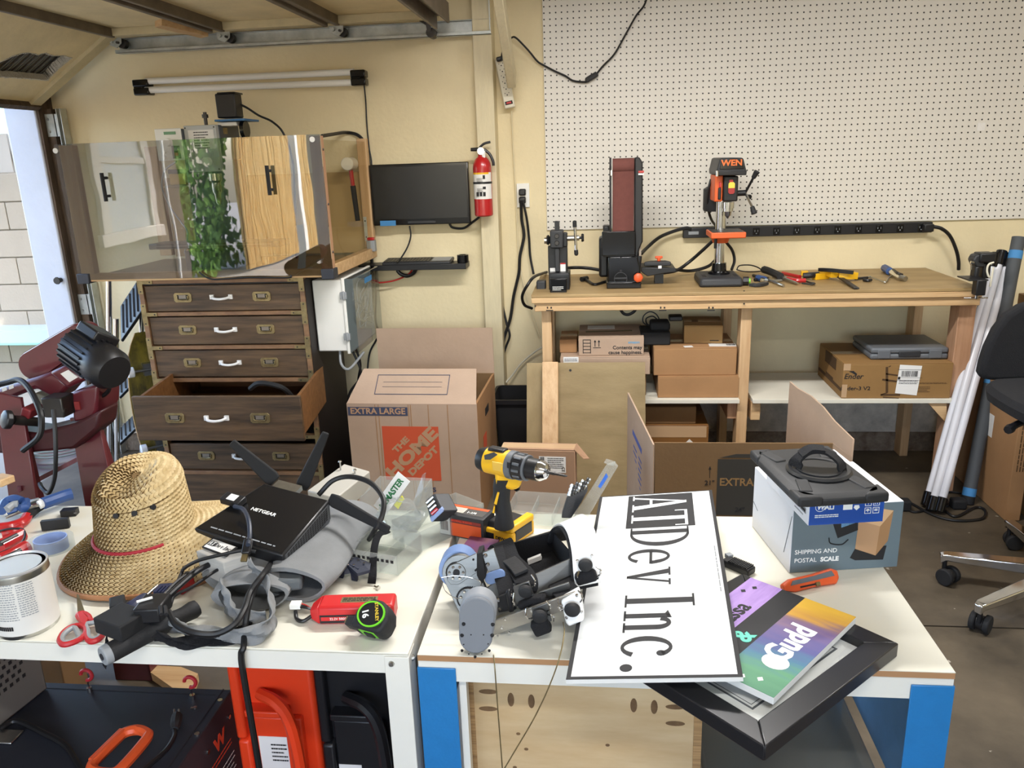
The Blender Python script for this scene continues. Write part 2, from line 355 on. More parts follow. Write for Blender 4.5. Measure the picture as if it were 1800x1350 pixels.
# ---------------------------------------------------------------- overhead sectional door (raised) with its track
tz, ty = Y(500, 66, 4.0).z, 4.0
door = struct(bpy.data.objects.new('door_1', None)); COL.objects.link(door); MW['door_1'] = M()
dz = tz+.035                                              # underside of the raised panels
xs = [Y(205, 75, 3.95).x, Y(395, 62, 3.95).x, Y(594, 52, 3.95).x, Y(775, 40, 3.95).x]
F0 = -1.6
for i in range(3):
    x0, x1 = xs[i]+.004, xs[i+1]-.004
    b = MB(); b.box(x0, x1, F0, 3.92, dz+.03, dz+.05); b.out('panel', 'doorpanel', door)
    b = MB(); b.box(x0, x1, 3.88, 3.94, dz-.005, dz+.03); b.out('end_stile', 'doorstile', door, bev=.002)
    b = MB(); b.box(x0, x0+.022, F0, 3.90, dz-.012, dz+.05); b.out('rail', 'doorrail', door, bev=.003)
    b = MB(); b.box(x1-.045, x1, F0, 3.88, dz-.002, dz+.05); b.box(x1-.045, x1-.02, F0, 3.88, dz-.016, dz); b.out('rail', 'doorrail', door, bev=.003)
# top edge of the door: deep brown strut
b = MB(); x1 = xs[3]; b.box(x1-.012, x1, F0, 3.86, dz-.055, dz+.03); b.box(x1, x1+.05, F0, 3.86, dz-.0, dz+.03); b.box(x1+.05, x1+.06, F0, 3.84, dz-.035, dz+.05)
b.out('top_strut', 'doorrail', door, bev=.002)
# tilted bottom section with torn facing
A, B = V((xs[0]-.004, 0, dz+.01)), V((Y(62, 186, 3.95).x, 0, Y(62, 186, 3.95).z)); ux = (B-A).normalized(); un = V((ux.z, 0, -ux.x))
if un.z > 0: un = -un
LT = frame((A.x, 3.94, A.z), ux, -un)                     # x down the slope, z away from the room, y towards... camera side is -/+
sy = 1 if (LT.to_3x3() @ V((0, 1, 0))).y < 0 else -1
Ls = (B-A).length
def tp(u, v, h=0): return LT @ V((u, sy*v, h))
def uv(x, y): d = ray(x, y); q = LT.inverted() @ (EYE+d*((LT.translation-EYE).dot(un)/d.dot(un))); return q.x, sy*q.y
hole = [uv(*q) for q in ((126, 101), (112, 97), (95, 97), (80, 92), (66, 95), (50, 91), (35, 93), (20, 98), (8, 104), (-10, 111), (-40, 118), (-40, 136), (0, 135), (30, 137), (60, 139), (84, 141), (90, 133), (105, 118))]
b = MB(); bm = b.bm
ov = [bm.verts.new(tp(*q, 0)) for q in ((0, 0), (0, 5.5), (Ls, 5.5), (Ls, 0))]; hv = [bm.verts.new(tp(*q, 0)) for q in hole]
es = [bm.edges.new((ov[i], ov[(i+1) % 4])) for i in range(4)]+[bm.edges.new((hv[i], hv[(i+1) % len(hv)])) for i in range(len(hv))]
bmesh.ops.triangle_fill(bm, use_beauty=True, edges=es, normal=LT.to_3x3() @ V((0, 0, 1)))
b.out('panel', 'doorpanel', door, solid=.004, smooth=False)
hc = (sum(q[0] for q in hole)/18, sum(q[1] for q in hole)/18)
b = MB()
for i in range(len(hole)):
    a, c = hole[i], hole[(i+1) % len(hole)]
    k = 4
    for j in range(k):
        q0 = [a[e]+(c[e]-a[e])*j/k+random.uniform(-.004, .004) for e in (0, 1)]; q1 = [a[e]+(c[e]-a[e])*(j+1)/k for e in (0, 1)]
        b.hexa([tp(*q0, -.004), tp(*q1, -.004), tp(q1[0]*.94+hc[0]*.06, q1[1]*.94+hc[1]*.06, -.003), tp(q0[0]*.94+hc[0]*.06, q0[1]*.94+hc[1]*.06, -.003), tp(*q0, .03), tp(*q1, .03), tp(q1[0]*.94+hc[0]*.06, q1[1]*.94+hc[1]*.06, .03), tp(q0[0]*.94+hc[0]*.06, q0[1]*.94+hc[1]*.06, .03)])
b.out('torn_edge', 'foam_edge', door, smooth=False)
b = MB()
for i in range(34): b.box(.0, Ls, 0, .010, .032+.004*(i % 2), .036+.004*(i % 2), LT @ M.Diagonal((1, sy, 1, 1)) @ TR(0, .02+i*.022, 0))
b.out('outer_skin', 'corrug', door)
b = MB(); b.box(0, Ls, 0, 5.5, .04, .046, LT @ M.Diagonal((1, sy, 1, 1))); b.out('outer_skin', 'doorrail', door)
b = MB(); b.slab([tp(0, -.005, -.02), tp(Ls, -.005, -.02), tp(Ls, .07, -.02), tp(0, .07, -.02)], un*-.05); b.out('end_stile', 'doorstile', door, bev=.002)
b = MB(); b.slab([tp(Ls-.03, 0, -.03), tp(Ls, 0, -.03), tp(Ls, 5.5, -.03), tp(Ls-.03, 5.5, -.03)], un*-.07); b.out('rail', 'oldwood', door)
b = MB(); b.slab([tp(Ls, 0, -.0), tp(Ls+.018, 0, -.0), tp(Ls+.018, 5.5, -.0), tp(Ls, 5.5, -.0)], un*-.03); b.out('weather_seal', 'rubber', door)
def hinge(x, z):
    b = MB(); b.slab([(x-.045, 3.945, z+.012), (x+.03, 3.945, z+.012), (x+.025, 3.945, z-.025), (x, 3.945, z-.045), (x-.035, 3.945, z-.03)], (0, .006, 0))
    b.cyl((x-.02, 3.93, z-.015), (x-.02, 4.02, z-.015), .009, n=10); h = b.out('hinge', 'galv', door, bev=.001)
    b = MB(); b.cyl((x+.012, 3.97, z-.022), (x+.012, 4.0, z-.022), .022, n=14); b.cyl((x+.012, 3.93, z-.022), (x+.012, 4.0, z-.022), .006, n=8); b.out('roller', 'darksteel', h)
for x in xs[:3]: hinge(x, dz-.005)
xr = Y(757, 58, 3.97).x
b = MB(); b.bar((xr-.01, 3.93, dz+.05), (xr, 3.94, dz-.05), .02, .012); b.bar((xr-.09, 3.92, dz+.03), (xr-.01, 3.94, dz-.02), .012, .01); b.cyl((xr+.005, 3.94, dz-.055), (xr+.005, 4.01, dz-.055), .022, n=12)
b.out('top_roller_bracket', 'darksteel', door)
# wooden block caught above the track
p = Y(300, 45, 3.86); b = MB(); b.bar(Y(278, 40, 3.75), Y(360, 60, 3.93), .07, .03); bl = tag(b.out('wood_offcut', 'pine', bev=.002), 'short orange wood offcut lodged above the raised door track', 'wood')
# track
T0 = thing('door_track', 'galvanised garage door track running along the top of the back wall', 'door track', TR(Y(865, 68, 4.0)))
xa, xb = Y(205, 88, 4.0).x, Y(864, 66, 4.0).x
b = MB(); b.box(xa, xb, 4.028, 4.032, tz-.03, tz+.035); b.box(xa, xb, 3.985, 4.03, tz-.034, tz-.030); b.box(xa, xb, 3.985, 3.988, tz-.034, tz-.018); b.box(xa, xb, 4.0, 4.03, tz+.033, tz+.036)
b.out('horizontal_rail', 'galv', T0, world=True, bev=.001)
xv = Y(120, 300, 4.0).x
cv = [(xa, 4.01, tz-.01)]+[(xa-.33*sin(a), 4.01, tz-.01-.36*(1-cos(a))) for a in (.3, .6, .9, 1.2, 1.45)]
b = MB(); b.ribbon([(xv, 4.012, 0), (xv, 4.012, 1.2), (xv, 4.012, 1.86)], .042, .004, (1, 0, 0), k=1)
b.box(xv-.001, xv+.003, 3.985, 4.035, 0, 1.86); b.box(xv+.02, xv+.024, 3.985, 4.035, 0, 1.86); b.out('vertical_rail', 'galv', T0, world=True)
for zz in (1.78, .86):
    b = MB(); b.box(xv-.085, xv-.01, 3.985, 3.99, zz-.055, zz+.055); b.box(xv-.02, xv+.0, 3.985, 4.05, zz-.055, zz+.055)
    k = b.out('bracket', 'galv', T0, world=True, bev=.002)
    for dzq in (-.03, .03): screw(k, (xv-.05, 3.985, zz+dzq), .007, world=True)
b = MB(); b.box(xb-.045, xb-.005, 4.035, 4.04, tz-.02, tz+.4); b.box(xb-.007, xb-.003, 3.99, 4.04, tz-.02, tz+.4)
k = b.out('hanger_strap', 'galv', T0, world=True)
b = MB()
for i in range(7): b.cyl((xb-.025, 4.0345, tz+.10+i*.042), (xb-.025, 4.036, tz+.10+i*.042), .008, n=8)
b.out('punched_holes', 'ink', k, world=True, kind='stuff')
# ---------------------------------------------------------------- outdoors
mat('cmu', '8b8375', .9, var=.06, vs=4, bump=.3, bs=50); mat('drive', '8f897f', .9, var=.1, vs=3); mat('stucco', '554c43', .9, var=.06, vs=3, bump=1.0, bs=9)
mat('bamboo', 'f0cf8c', .7, c2='b98f50', vs=7, stretch=(9, 9, .5)); mat('leaf', '86b04a', .6, c2='4a7030', vs=2.5); mat('paleboard', 'a39d95', .7); mat('ledge', '97a8b4', .4); mat('teal', '7fd8c4', .3)
b = MB(); b.box(-30, -2.9, -30, 30, -.2, -.04); b.box(-2.9, 30, -30, -2.3, -.2, -.04); struct(b.out('driveway', 'drive'))
W = thing('block_wall', 'pale painted concrete block wall outside the garage opening', 'wall', TR(-4.4, 5.5, 0))
b = MB(); b.box(-1.6, 1.5, .02, .2, -.05, 1.56); b.out('core', 'cmu', W)
for r in range(8):
    for c in range(7):
        x = -1.5+c*.405+(.2 if r % 2 else 0)
        b = MB(); b.box(x, x+.398, 0, .05, r*.2-.04, r*.2+.152); b.out('block', 'cmu', W, bev=.004)
b = MB(); b.box(-1.6, 1.5, -.22, .0, .36, .45); b.out('ledge', 'ledge', W); b = MB(); b.box(-1.6, 1.5, -.225, -.0, .345, .36); b.out('ledge_edge', 'teal', W)
b = MB(); z0 = Y(20, 416, 5.4).z; b.box(-.9, -.28, -.08, .0, z0-.01, z0+.01); b.out('shelf_bracket', 'label', W)
Fb = thing('board_fence', 'pale vertical board fence above the block wall outside', 'fence', TR(-4.6, 5.75, 1.56))
for i in range(12):
    b = MB(); b.box(-1+i*.14, -1+i*.14+.128, 0, .02, 0, .28); b.out('board', 'paleboard', Fb, bev=.003)
b = MB(); b.box(-1, .68, .02, .05, .08, .16); b.out('rail', 'carddk', Fb)
H = thing('neighbour_house', 'neighbouring house with a white framed window seen past the door jamb', 'house', TR(-5.2, 7.6, 0))
b = MB()
for i in range(16): b.hexa([(-2, 0, i*.2), (2, 0, i*.2), (2, .1, i*.2), (-2, .1, i*.2), (-2, .03, i*.2+.2), (2, .03, i*.2+.2), (2, .1, i*.2+.2), (-2, .1, i*.2+.2)])
b.out('siding', 'paleboard', H)
b = MB(); b.box(-1.8, 2.1, -3.3, -2.0, 2.55, 2.65); b.out('added_shade_slab', 'paleboard', H)  # unseen slab added to keep the sun off the block wall
b = MB(); b.box(-1.2, -.2, -.05, .02, 1.6, 3.0); b.out('window_frame', 'white', H); b = MB(); b.box(-1.1, -.3, -.06, -.04, 1.7, 2.9); b.out('pane', 'teal', H)
# things mirrored in the acrylic: stucco house, ivy, reed fence across the drive
S = thing('stucco_house', 'grey stucco house with a white window, mirrored in the acrylic front', 'house', TR(-5.6, -2.2, 0))
b = MB(); b.box(-.3, 0, -1.7, 3.2, -.05, 4.5); b.out('wall', 'stucco', S)
b = MB(); b.box(-.3, 1.7, -1.9, 3.4, 3.1, 3.25); b.out('added_shade_roof', 'paleboard', S)  # overhang and posts added to shade the stucco wall
for yy in (-1.85, 3.3):
    b = MB(); b.box(1.55, 1.65, yy, yy+.1, -.05, 3.1); b.out('added_roof_post', 'white', S)
b = MB(); b.box(0, .07, -1.05, .28, .72, .86); b.box(0, .06, -.98, -.82, .8, 3.0); b.box(0, .06, .06, .22, .8, 3.0); b.box(0, .05, -.82, .06, 1.62, 1.70); b.out('window_frame', 'paleboard', S, bev=.01)
b = MB(); b.box(0, .02, -.82, .06, .86, 2.6); b.out('pane', 'greyplastic', S)
b = MB(); b.tube([(.03, -1.35, 0), (.05, -1.3, 1.2), (.02, -1.36, 3)], .018); b.out('pipe', 'white', S)
Iv = thing('ivy_bush', 'leafy green ivy beside the stucco house, mirrored in the acrylic front', 'plant', TR(-6.1, -5.2, 0))
b = MB()
for i in range(2600):
    y = random.uniform(-.9, .8); z = random.uniform(0, 2.6); x = .25*random.random()+.12*sin(5*y+2*z)
    a = random.uniform(.04, .085); T = TR(x, y, z) @ RZ(random.uniform(-70, 70)) @ RX(random.uniform(-50, 50))
    b.add([(0, -a*.2, -a), (a*.2, a*.6, 0), (0, .1*a, a), (a*.2, -a*.8, .1*a)], [(0, 1, 2, 3)], T)
o = b.out('leaves', 'leaf', Iv, smooth=False); o['kind'] = 'stuff'
b = MB()
for i in range(9): b.tube([(-.05, -.9+i*.2, 0), (0, -.85+i*.2, 1.2), (-.02, -.9+i*.2+.1, 2.5)], .012, 6)
b.out('stem', 'oldwood', Iv)
Rf = thing('reed_fence', 'tall yellow reed fence across the drive, mirrored in the acrylic front', 'fence', TR(-5.38, -7.72, 0))
b = MB(); b.box(-.06, -.03, -3, 2.45, 0, 2.3); b.out('backing', 'bamboo', Rf)
r = random.Random(5)
b = MB()
for i in range(270):
    y = -3+i*.0202; b.cyl((r.uniform(-.01, .01), y, 0), (r.uniform(-.012, .012), y+r.uniform(-.012, .012), 2.3+r.uniform(-.14, .14)), .0105, n=6)
o = b.out('reed', 'bamboo', Rf); o['kind'] = 'stuff'
# ================================================================ left half of the back wall
def cord(name, label, pts, r=.004, m='cable', k=8, cat='cable', plug=None, group=None):
    b = MB(); b.tube(pts, r, 8, k=k); o = b.out(name, m); return tag(o, label, cat, group)
# twin tube shop light
a0, a1 = Y(238, 150, 4.02), Y(640, 134, 4.02)
T = thing('shop_light', 'unlit twin tube shop light with black end caps high on the left wall', 'lamp', TR(a0))
for ya, yb in ((143, 126.5), (158.5, 145)):
    b = MB(); b.cyl(Y(256, ya, 4.015), Y(622, yb, 4.015), .0155, n=16); b.out('tube', 'white', T, world=True)
for x0, y0, x1, y1 in ((236, 139, 259, 168), (617, 122, 641, 151)):
    p, q = Y(x0, y1, 4.0), Y(x1, y0, 4.0)
    b = MB(); b.box(p.x, q.x, 3.995, 4.055, p.z, p.z+.034); b.box(p.x, q.x, 3.995, 4.055, q.z-.034, q.z); b.box(p.x, (p.x+q.x)/2+.01, 4.0, 4.055, p.z+.02, q.z-.02)
    b.out('end_cap', 'blackgloss', T, world=True, bev=.006)
cord('light_cord', 'thin black cord dropping from the shop light to the wooden chest', [Y(640, 148, 4.03), Y(643, 180, 4.05), Y(645, 220, 4.055), Y(649, 260, 4.055), Y(654, 300, 4.05), Y(655, 430, 4.05), Y(656, 500, 4.05), Y(655, 580, 4.05)], .0035)
# monitor on the wall
p, q = Y(657, 397, 3.98), Y(822, 284, 3.98)
w_, h_ = q.x-p.x, q.z-p.z
T = thing('monitor', 'black flat monitor mounted on the cream wall above the keyboard shelf', 'monitor', TR((p.x+q.x)/2, 3.98, p.z))
b = MB(); b.box(-w_/2, w_/2, 0, .035, 0, h_); b.out('casing', 'blackgloss', T, bev=.004)
b = MB(); b.box(-w_/2+.012, w_/2-.012, -.002, .002, .03, h_-.014); b.out('screen', mat('screen', '121214', .25), T)
b = MB(); b.box(-.08, .08, .035, .075, h_/2-.06, h_/2+.06); b.out('wall_mount', 'black', T)
b = MB(); b.box(-w_/2+.035, -w_/2+.115, -.0035, -.001, -.002, .024); t = b.out('tape_label', 'bluetape', T, label='strip of blue masking tape')
b = MB(); b.box(-.07, .07, -.0025, 0, .008, .018); b.out('logo_plate', 'greyblack', T)
# keyboard shelf with the things on it
zs = Y(835, 458, 4.05).z; fr, flf = Z(812, 474, zs-.03), Z(640, 476, zs-.03)
T = thing('wall_shelf', 'narrow black wall shelf under the monitor', 'shelf', TR(fr.x, 4.0, zs))
b = MB(); b.box(flf.x-.02, fr.x+.02, fr.y, 4.06, zs-.028, zs); b.out('board', 'black', T, world=True, bev=.002)
kb = Z(736, 462, zs); T = thing('keyboard', 'slim black keyboard with touchpad on the narrow wall shelf', 'keyboard', TR(kb.x, kb.y-.005, zs+.001) @ RX(4))
b = MB(); b.box(-.175, .175, -.06, .065, 0, .016); b.out('case', 'greyblack', T, bev=.005)
for r in range(5):
    for c in range(14):
        b = MB(); b.box(-.168+c*.0168, -.168+c*.0168+.0142, -.052+r*.021, -.052+r*.021+.017, .016, .019)
        o = b.out('key', 'black', T)
b = MB(); b.box(.075, .168, -.035, .055, .016, .0172); b.out('touchpad', 'greyplastic', T)
c = Z(814, 462, zs); T = thing('tape_roll', 'roll of black tape at the right end of the wall shelf', 'tape', TR(c.x, c.y, zs+.001))
b = MB(); b.loft([[(r*cos(2*pi*j/24), r*sin(2*pi*j/24), z) for j in range(24)] for r, z in ((.029, 0), (.029, .04), (.018, .04), (.018, 0))], close=True); b.out('roll', 'blackgloss', T, bev=.002)
c = Z(686, 462, zs); b = MB(); b.box(c.x-.055, c.x+.04, c.y+.055, c.y+.12, zs+.001, zs+.04); tag(b.out('power_adapter', 'black', bev=.008), 'black power adapter behind the keyboard on the wall shelf', 'adapter')
cord('display_cable', 'thin black cord hanging from the monitor to the wall shelf', [Y(720, 397, 4.0), Y(722, 415, 4.0), Y(716, 435, 3.99), Y(704, 455, 3.97), Z(698, 462, zs+.012)], .004)
cord('monitor_cable', 'black looped cable behind the lower right corner of the monitor', [Y(790, 393, 4.03), Y(796, 400, 4.03), Y(815, 401, 4.03), Y(830, 391, 4.0), Y(842, 382, 3.985)], .006)
cord('red_wire', 'thin red wire looping under the black wall shelf', [Y(640, 492, 4.0), Y(660, 497, 4.0), Y(690, 494, 4.0), Y(715, 484, 4.0), Y(725, 474, 3.99)], .004, mat('redwire', 'a8231c', .5))
cord('shelf_cable', 'loop of black cable hanging below the wall shelf', [Y(698, 475, 4.0), Y(705, 482, 4.0), Y(716, 485, 4.0), Y(727, 480, 4.0), Y(731, 473, 4.0)], .010)
cord('enclosure_cable', 'thick black cable arching over the wooden post of the acrylic enclosure', [Y(566, 239, 3.55), Y(585, 236, 3.8), Y(607, 233, 4.03), Y(628, 237, 4.04), Y(641, 252, 4.04), Y(648, 280, 4.04), Y(650, 330, 4.04), Y(651, 400, 4.04), Y(654, 470, 4.04)], .008)
# fire extinguisher on the post
c = Y(851, 380, 3.945); zt = Y(851, 276, 3.945).z; hb = zt-c.z; r_ = .0445
T = thing('fire_extinguisher', 'red fire extinguisher with white label hanging on the wall post', 'extinguisher', TR(c.x, 3.945, c.z))
b = MB(); b.lathe([(r_*.85, 0), (r_, .006), (r_, hb*.82), (r_*.93, hb*.9), (r_*.7, hb*.97), (r_*.42, hb*1.01), (r_*.4, hb*1.05)], 28); b.out('cylinder', 'red', T)
def wrap(par, z0, z1, m, name, a0=195, a1=345, rr=1.006):
    b = MB(); n = 16; A = [R(a0+(a1-a0)*i/n) for i in range(n+1)]
    b.loft([[(r_*k*cos(a), r_*k*sin(a), z) for a in A] for k, z in ((rr, z0), (rr, z1), (rr-.004, z1), (rr-.004, z0))], close=True)
    return b.out(name, m, par)
lb = wrap(T, hb*.30, hb*.745, 'label', 'paper_label')
wrap(T, hb*.715, hb*.745, 'yellow', 'label_band', 200, 320, 1.012)
b = MB(); b.loft([[(r_*k*cos(a), r_*k*sin(a), z) for a in [2*pi*i/28 for i in range(28)]] for k, z in ((1.04, hb*.555), (1.04, hb*.59), (1.0, hb*.59), (1.0, hb*.555))], close=True); b.out('strap', 'black', T)
b = MB()
for i in range(3): b.box(-.026+i*.016, -.014+i*.016, -r_-.002, -r_+.006, hb*.35, hb*.42)
b.box(.008, .018, -r_-.002, -r_+.008, hb*.64, hb*.70); b.box(.006, .02, -r_-.002, -r_+.008, hb*.47, hb*.51)
b.out('pictogram', 'ink', lb)
for zz in (.45, .62): lines(lb, TR(-.008, -r_-.001, hb*zz) @ RX(90), .03, .02, 5, seed=int(zz*100))
b = MB(); b.cyl((0, 0, hb*1.03), (0, 0, hb*1.14), .014, .012); b.cyl((-.05, -.005, hb*1.13), (0, -.005, hb*1.13), .008, .01); b.out('valve', 'black', T)
b = MB(); b.cyl((0, -.012, hb*1.10), (0, -.022, hb*1.10), .017, n=18); b.out('gauge', 'chrome', T)
b = MB(); b.tube([(-.008, 0, hb*1.16), (.015, 0, hb*1.22), (.045, 0, hb*1.245)], .006, 6); b.out('lever', 'black', T)
b = MB(); b.tube([(.012, 0, hb*1.13), (.038, 0, hb*1.05), (.054, 0, hb*.93), (.056, 0, hb*.85)], .007, 8); b.out('handle', 'black', T)
b = MB(); b.slab([(.002, -.02, hb*1.08), (.022, -.02, hb*1.1), (.02, -.02, hb*.99), (.008, -.02, hb*.97)], (0, .001, 0)); b.out('tag', 'label', T)
# ---------------------------------------------------------------- acrylic enclosure on the chest
EY = 3.3
eL, eR = (Y(88, 255, EY).x+Y(145, 493, EY).x)/2, (Y(565, 235, EY).x+Y(583, 487, EY).x)/2
e0, e1 = Y(360, 490, EY).z, (Y(88, 255, EY).z+Y(565, 235, EY).z)/2
EB = 4.02
T = thing('acrylic_enclosure', 'clear acrylic machine enclosure with wooden posts standing on the chest', 'enclosure', TR((eL+eR)/2, EY, e0))
b = MB(); b.box(eL, eR, EY, EY+.005, e0+.004, e1); b.out('front_panel', 'acrylic', T, world=True, label='clear acrylic front panel')
b = MB(); b.box(eR-.012, eR-.007, EY+.04, EB-.03, e0+.03, e1-.02); b.out('side_panel', 'acrylic_side', T, world=True)
for x0, x1, y0, m_ in ((eL+.012, eL+.075, EY+.008, 'pinez'), (eR-.05, eR-.002, EY+.008, 'pinered'), (eR-.05, eR-.002, EB-.045, 'pinez'), (eL+.012, eL+.075, EB-.045, 'pinez')):
    b = MB(); b.box(x0, x1, y0, y0+.038, e0+.03, e1-.005); b.out('post', m_, T, world=True, bev=.002)
b = MB(); b.box(eL+.01, eR-.0, EY+.008, EY+.046, e0-.005, e0+.03); b.out('bottom_rail', 'pine', T, world=True, bev=.002)
b = MB(); b.box(eR-.045, eR-.003, EY+.046, EB-.0, e0-.005, e0+.045); b.out('bottom_rail', 'pine', T, world=True, bev=.002)
b = MB(); b.box(eL+.01, eR-.05, EY+.046, EB-.006, e0-.004, e0+.008); b.out('base_board', 'plyy', T, world=True)
b = MB(); b.box(eL+.08, eR-.055, EB-.012, EB-.004, e0+.02, e0+.42); b.out('back_panel', mat('backply', 'b79c6c', .7, var=.06), T, world=True)
for x in (eL-.003, eR-.05):
    b = MB(); b.box(x, x+.055, EY-.008, EY+.055, e0-.012, e0+.032); b.out('corner_foot', mat('darkblue', '2a2d36', .5), T, world=True, bev=.003)
for px_, py_ in ((98, 265), (549, 245)):
    c = Y(px_, py_, EY-.002); b = MB(); b.cyl(c, c+V((0, -.004, 0)), .011, n=14); b.out('screw_cap', 'label', T, world=True)
for xx, ya, yb in ((178, 304, 354), (467, 291, 343)):
    c, d = Y(xx, ya, EY-.03), Y(xx+9, yb, EY-.03); x = (c.x+d.x)/2
    b = MB(); b.cyl((x, EY-.03, d.z), (x, EY-.03, c.z), .008); 
    for k in (.18, .82):
        zz = d.z+(c.z-d.z)*k; b.cyl((x, EY-.03, zz), (x, EY+.002, zz), .006, n=8)
    b.out('bar_handle', 'blackmatte', T, world=True)
c = Y(637, 452, EB-.04); b = MB(); b.box(eR-.03, eR+.012, EB-.085, EB-.05, e0+.03, e0+.085); b.out('corner_block', 'greyplastic', T, world=True, bev=.003)
b = MB(); b.box(eR-.028, eR+.008, EB-.08, EB-.055, e0+.085, e0+.1); b.out('red_knob', 'red', T, world=True, bev=.004)
b = MB(); b.box(eR-.046, eR-.03, EB-.049, EB-.0455, e0+.08, e0+.2); k = b.out('mending_plate', 'galv', T, world=True)
for d in (.1, .18): screw(k, (eR-.038, EB-.049, e0+d), .004, m='darksteel', world=True)
for zz in (e0+.1, e0+.3, e1-.06): screw(T, (eR-.0015, EY+.028, zz), .006, (1, 0, 0), 'darksteel', world=True)
b = MB(); b.slab([Y(x, y, EY+.0052) for x, y in ((519, 397), (532, 394), (538, 430), (537, 471), (523, 473), (527, 432))], (0, .0006, 0)); b.out('reflection_strip', 'greyplastic', T, world=True)  # reflection on the acrylic put in as a grey strip
cord('sill_wire', 'thin black wire looping over the front sill of the enclosure', [Y(350, 478, EY-.012), Y(360, 486, EY-.014), Y(375, 491, EY-.014), Y(400, 490, EY-.014), Y(440, 488, EY-.014), Y(505, 488, EY-.014), Y(512, 484, EY-.012)], .004)
# small milling machine inside
def WB(name, m_, par, x0, y0, x1, y1, ya, yb, bev=.003):   # box whose front face fills a pixel box at depth ya
    p, q = Y(x0, y1, ya), Y(x1, y0, ya); b = MB(); b.box(p.x, q.x, ya, yb, p.z, q.z); return b.out(name, m_, par, bev, world=True), p, q
MY = 3.62
T = thing('milling_machine', 'grey bench milling machine standing inside the acrylic enclosure', 'machine', TR(Y(370, 470, MY).x, MY+.1, e0+.01))
mat('machinegrey', 'b5b8b8', .45); mat('machinedk', '3d434c', .4)
WB('column', 'machinedk', T, 352, 240, 412, 476, 3.84, 3.93)
h, p, q = WB('head', 'machinegrey', T, 333, 219, 378, 303, MY, MY+.03); hp, hq = p, q
b = MB(); b.box(p.x+.002, q.x+.002, MY+.03, 3.86, p.z+.05, q.z); b.out('head_housing', 'machinedk', T, world=True, bev=.004)
b = MB(); b.box(p.x+.02, q.x-.012, MY-.0012, MY, p.z+.10, q.z-.02); k = b.out('data_label', 'label', h, world=True)
lines(h, TR(MW[h.name].inverted() @ V(((p.x+q.x)/2+.004, MY-.0014, q.z-.065))) @ RX(90), .07, .08, 7)
for dx, dz_ in ((.008, .01), (-.008, .01), (.008, -.01), (-.008, -.01)):
    screw(h, ((p.x if dx > 0 else q.x)+dx, MY, (p.z if dz_ > 0 else q.z)+dz_), .004, m='darksteel', world=True)
c = Y(366, 284, MY); b = MB(); b.cyl(c, c+V((0, -.03, 0)), .02, .018, 20); b.out('dial', 'white', T, world=True)
WB('motor', 'black', T, 382, 163, 411, 208, 3.70, 3.78, .006)
WB('motor_cap', 'blackgloss', T, 381, 161, 412, 166, 3.695, 3.785, .003)
WB('motor_plate', mat('bluepaint', '3b6ea0', .5), T, 377, 208, 430, 214, 3.66, 3.82, .002)
WB('spacer_block', 'white', T, 383, 214, 415, 222, 3.68, 3.78, .002)
c = Y(361, 208, 3.7); b = MB(); b.cyl((c.x, 3.7, hq.z), (c.x, 3.7, hq.z+.06), .008); b.cyl((c.x, 3.7, hq.z+.035), (c.x, 3.7, hq.z+.05), .014); b.out('drawbar', 'darksteel', T, world=True)
c = Y(427, 228, 3.72); b = MB(); b.cyl(c, c+V((.018, 0, 0)), .04, n=20); b.out('pulley', 'blackgloss', T, world=True)
b = MB(); z = Y(395, 228, MY).z; b.box(hq.x+.001, hq.x+.004, MY+.07, MY+.11, z-.015, z+.012); b.out('nameplate', 'brass', T, world=True)
c = Y(378, 305, MY+.03); d = Y(384, 360, MY+.03)
b = MB(); T2 = TR(c.x, MY+.03, d.z); b.lathe([(.006, 0), (.012, .01), (.016, .05), (.022, .06), (.022, .1), (.03, .11), (.03, c.z-d.z)], 16, T2); b.out('spindle', 'chrome', T, world=True)
WB('table', 'alu', T, 262, 424, 490, 439, 3.52, 3.66)
for i in range(2): WB('slot', 'darksteel', T, 275, 427.5+i*5, 478, 429.5+i*5, 3.5195, 3.53, 0)
WB('base', 'machinedk', T, 330, 440, 410, 484, 3.55, 3.85)
T = thing('control_box', 'white control box with green display and knob inside the enclosure', 'control box', TR(Y(290, 283, 3.6).x, 3.65, Y(290, 283, 3.6).z))
k, p, q = WB('case', 'white', T, 279, 225, 317, 283, 3.60, 3.605, .003)
b = MB(); b.box(p.x+.004, q.x+.004, 3.605, 3.69, p.z+.003, q.z-.003); b.out('housing', 'machinedk', T, world=True, bev=.003)
b = MB(); b.box(q.x, q.x+.02, 3.66, 3.70, p.z+.05, p.z+.08); b.box(q.x+.0, hp.x+.002, 3.68, 3.70, p.z+.055, p.z+.075); b.out('bracket', 'darksteel', T, world=True)
WB('display', mat('lcd', '6f9a78', .3), k, 288, 231, 308, 237, 3.598, 3.602, 0)
for cx_, cy_, r in ((296, 250, .019), (291, 267, .008), (291, 277, .009)):
    c = Y(cx_, cy_, 3.6); b = MB(); b.cyl(c, c+V((0, -.018, 0)), r, r*.9, 18); b.out('knob', 'white', T, world=True)
WB('switch_housing', 'black', T, 304, 256, 315, 279, 3.597, 3.602, .001); WB('rocker_on', 'greyplastic', T, 306, 259, 311, 265, 3.593, 3.599, .001); WB('rocker_off', 'red', T, 307, 268, 312, 274, 3.593, 3.599, .001)
T = thing('parts_carton', 'small yellow carton with black lid behind the left of the acrylic front', 'box', TR(Y(310, 322, 3.95).x, 3.95, Y(310, 322, 3.95).z))
WB('carton', mat('mustard', 'c9a04a', .8), T, 300, 303, 324, 325, 3.93, 3.99, .002); WB('lid', 'greyblack', T, 295, 297, 326, 306, 3.92, 4.0, .004)
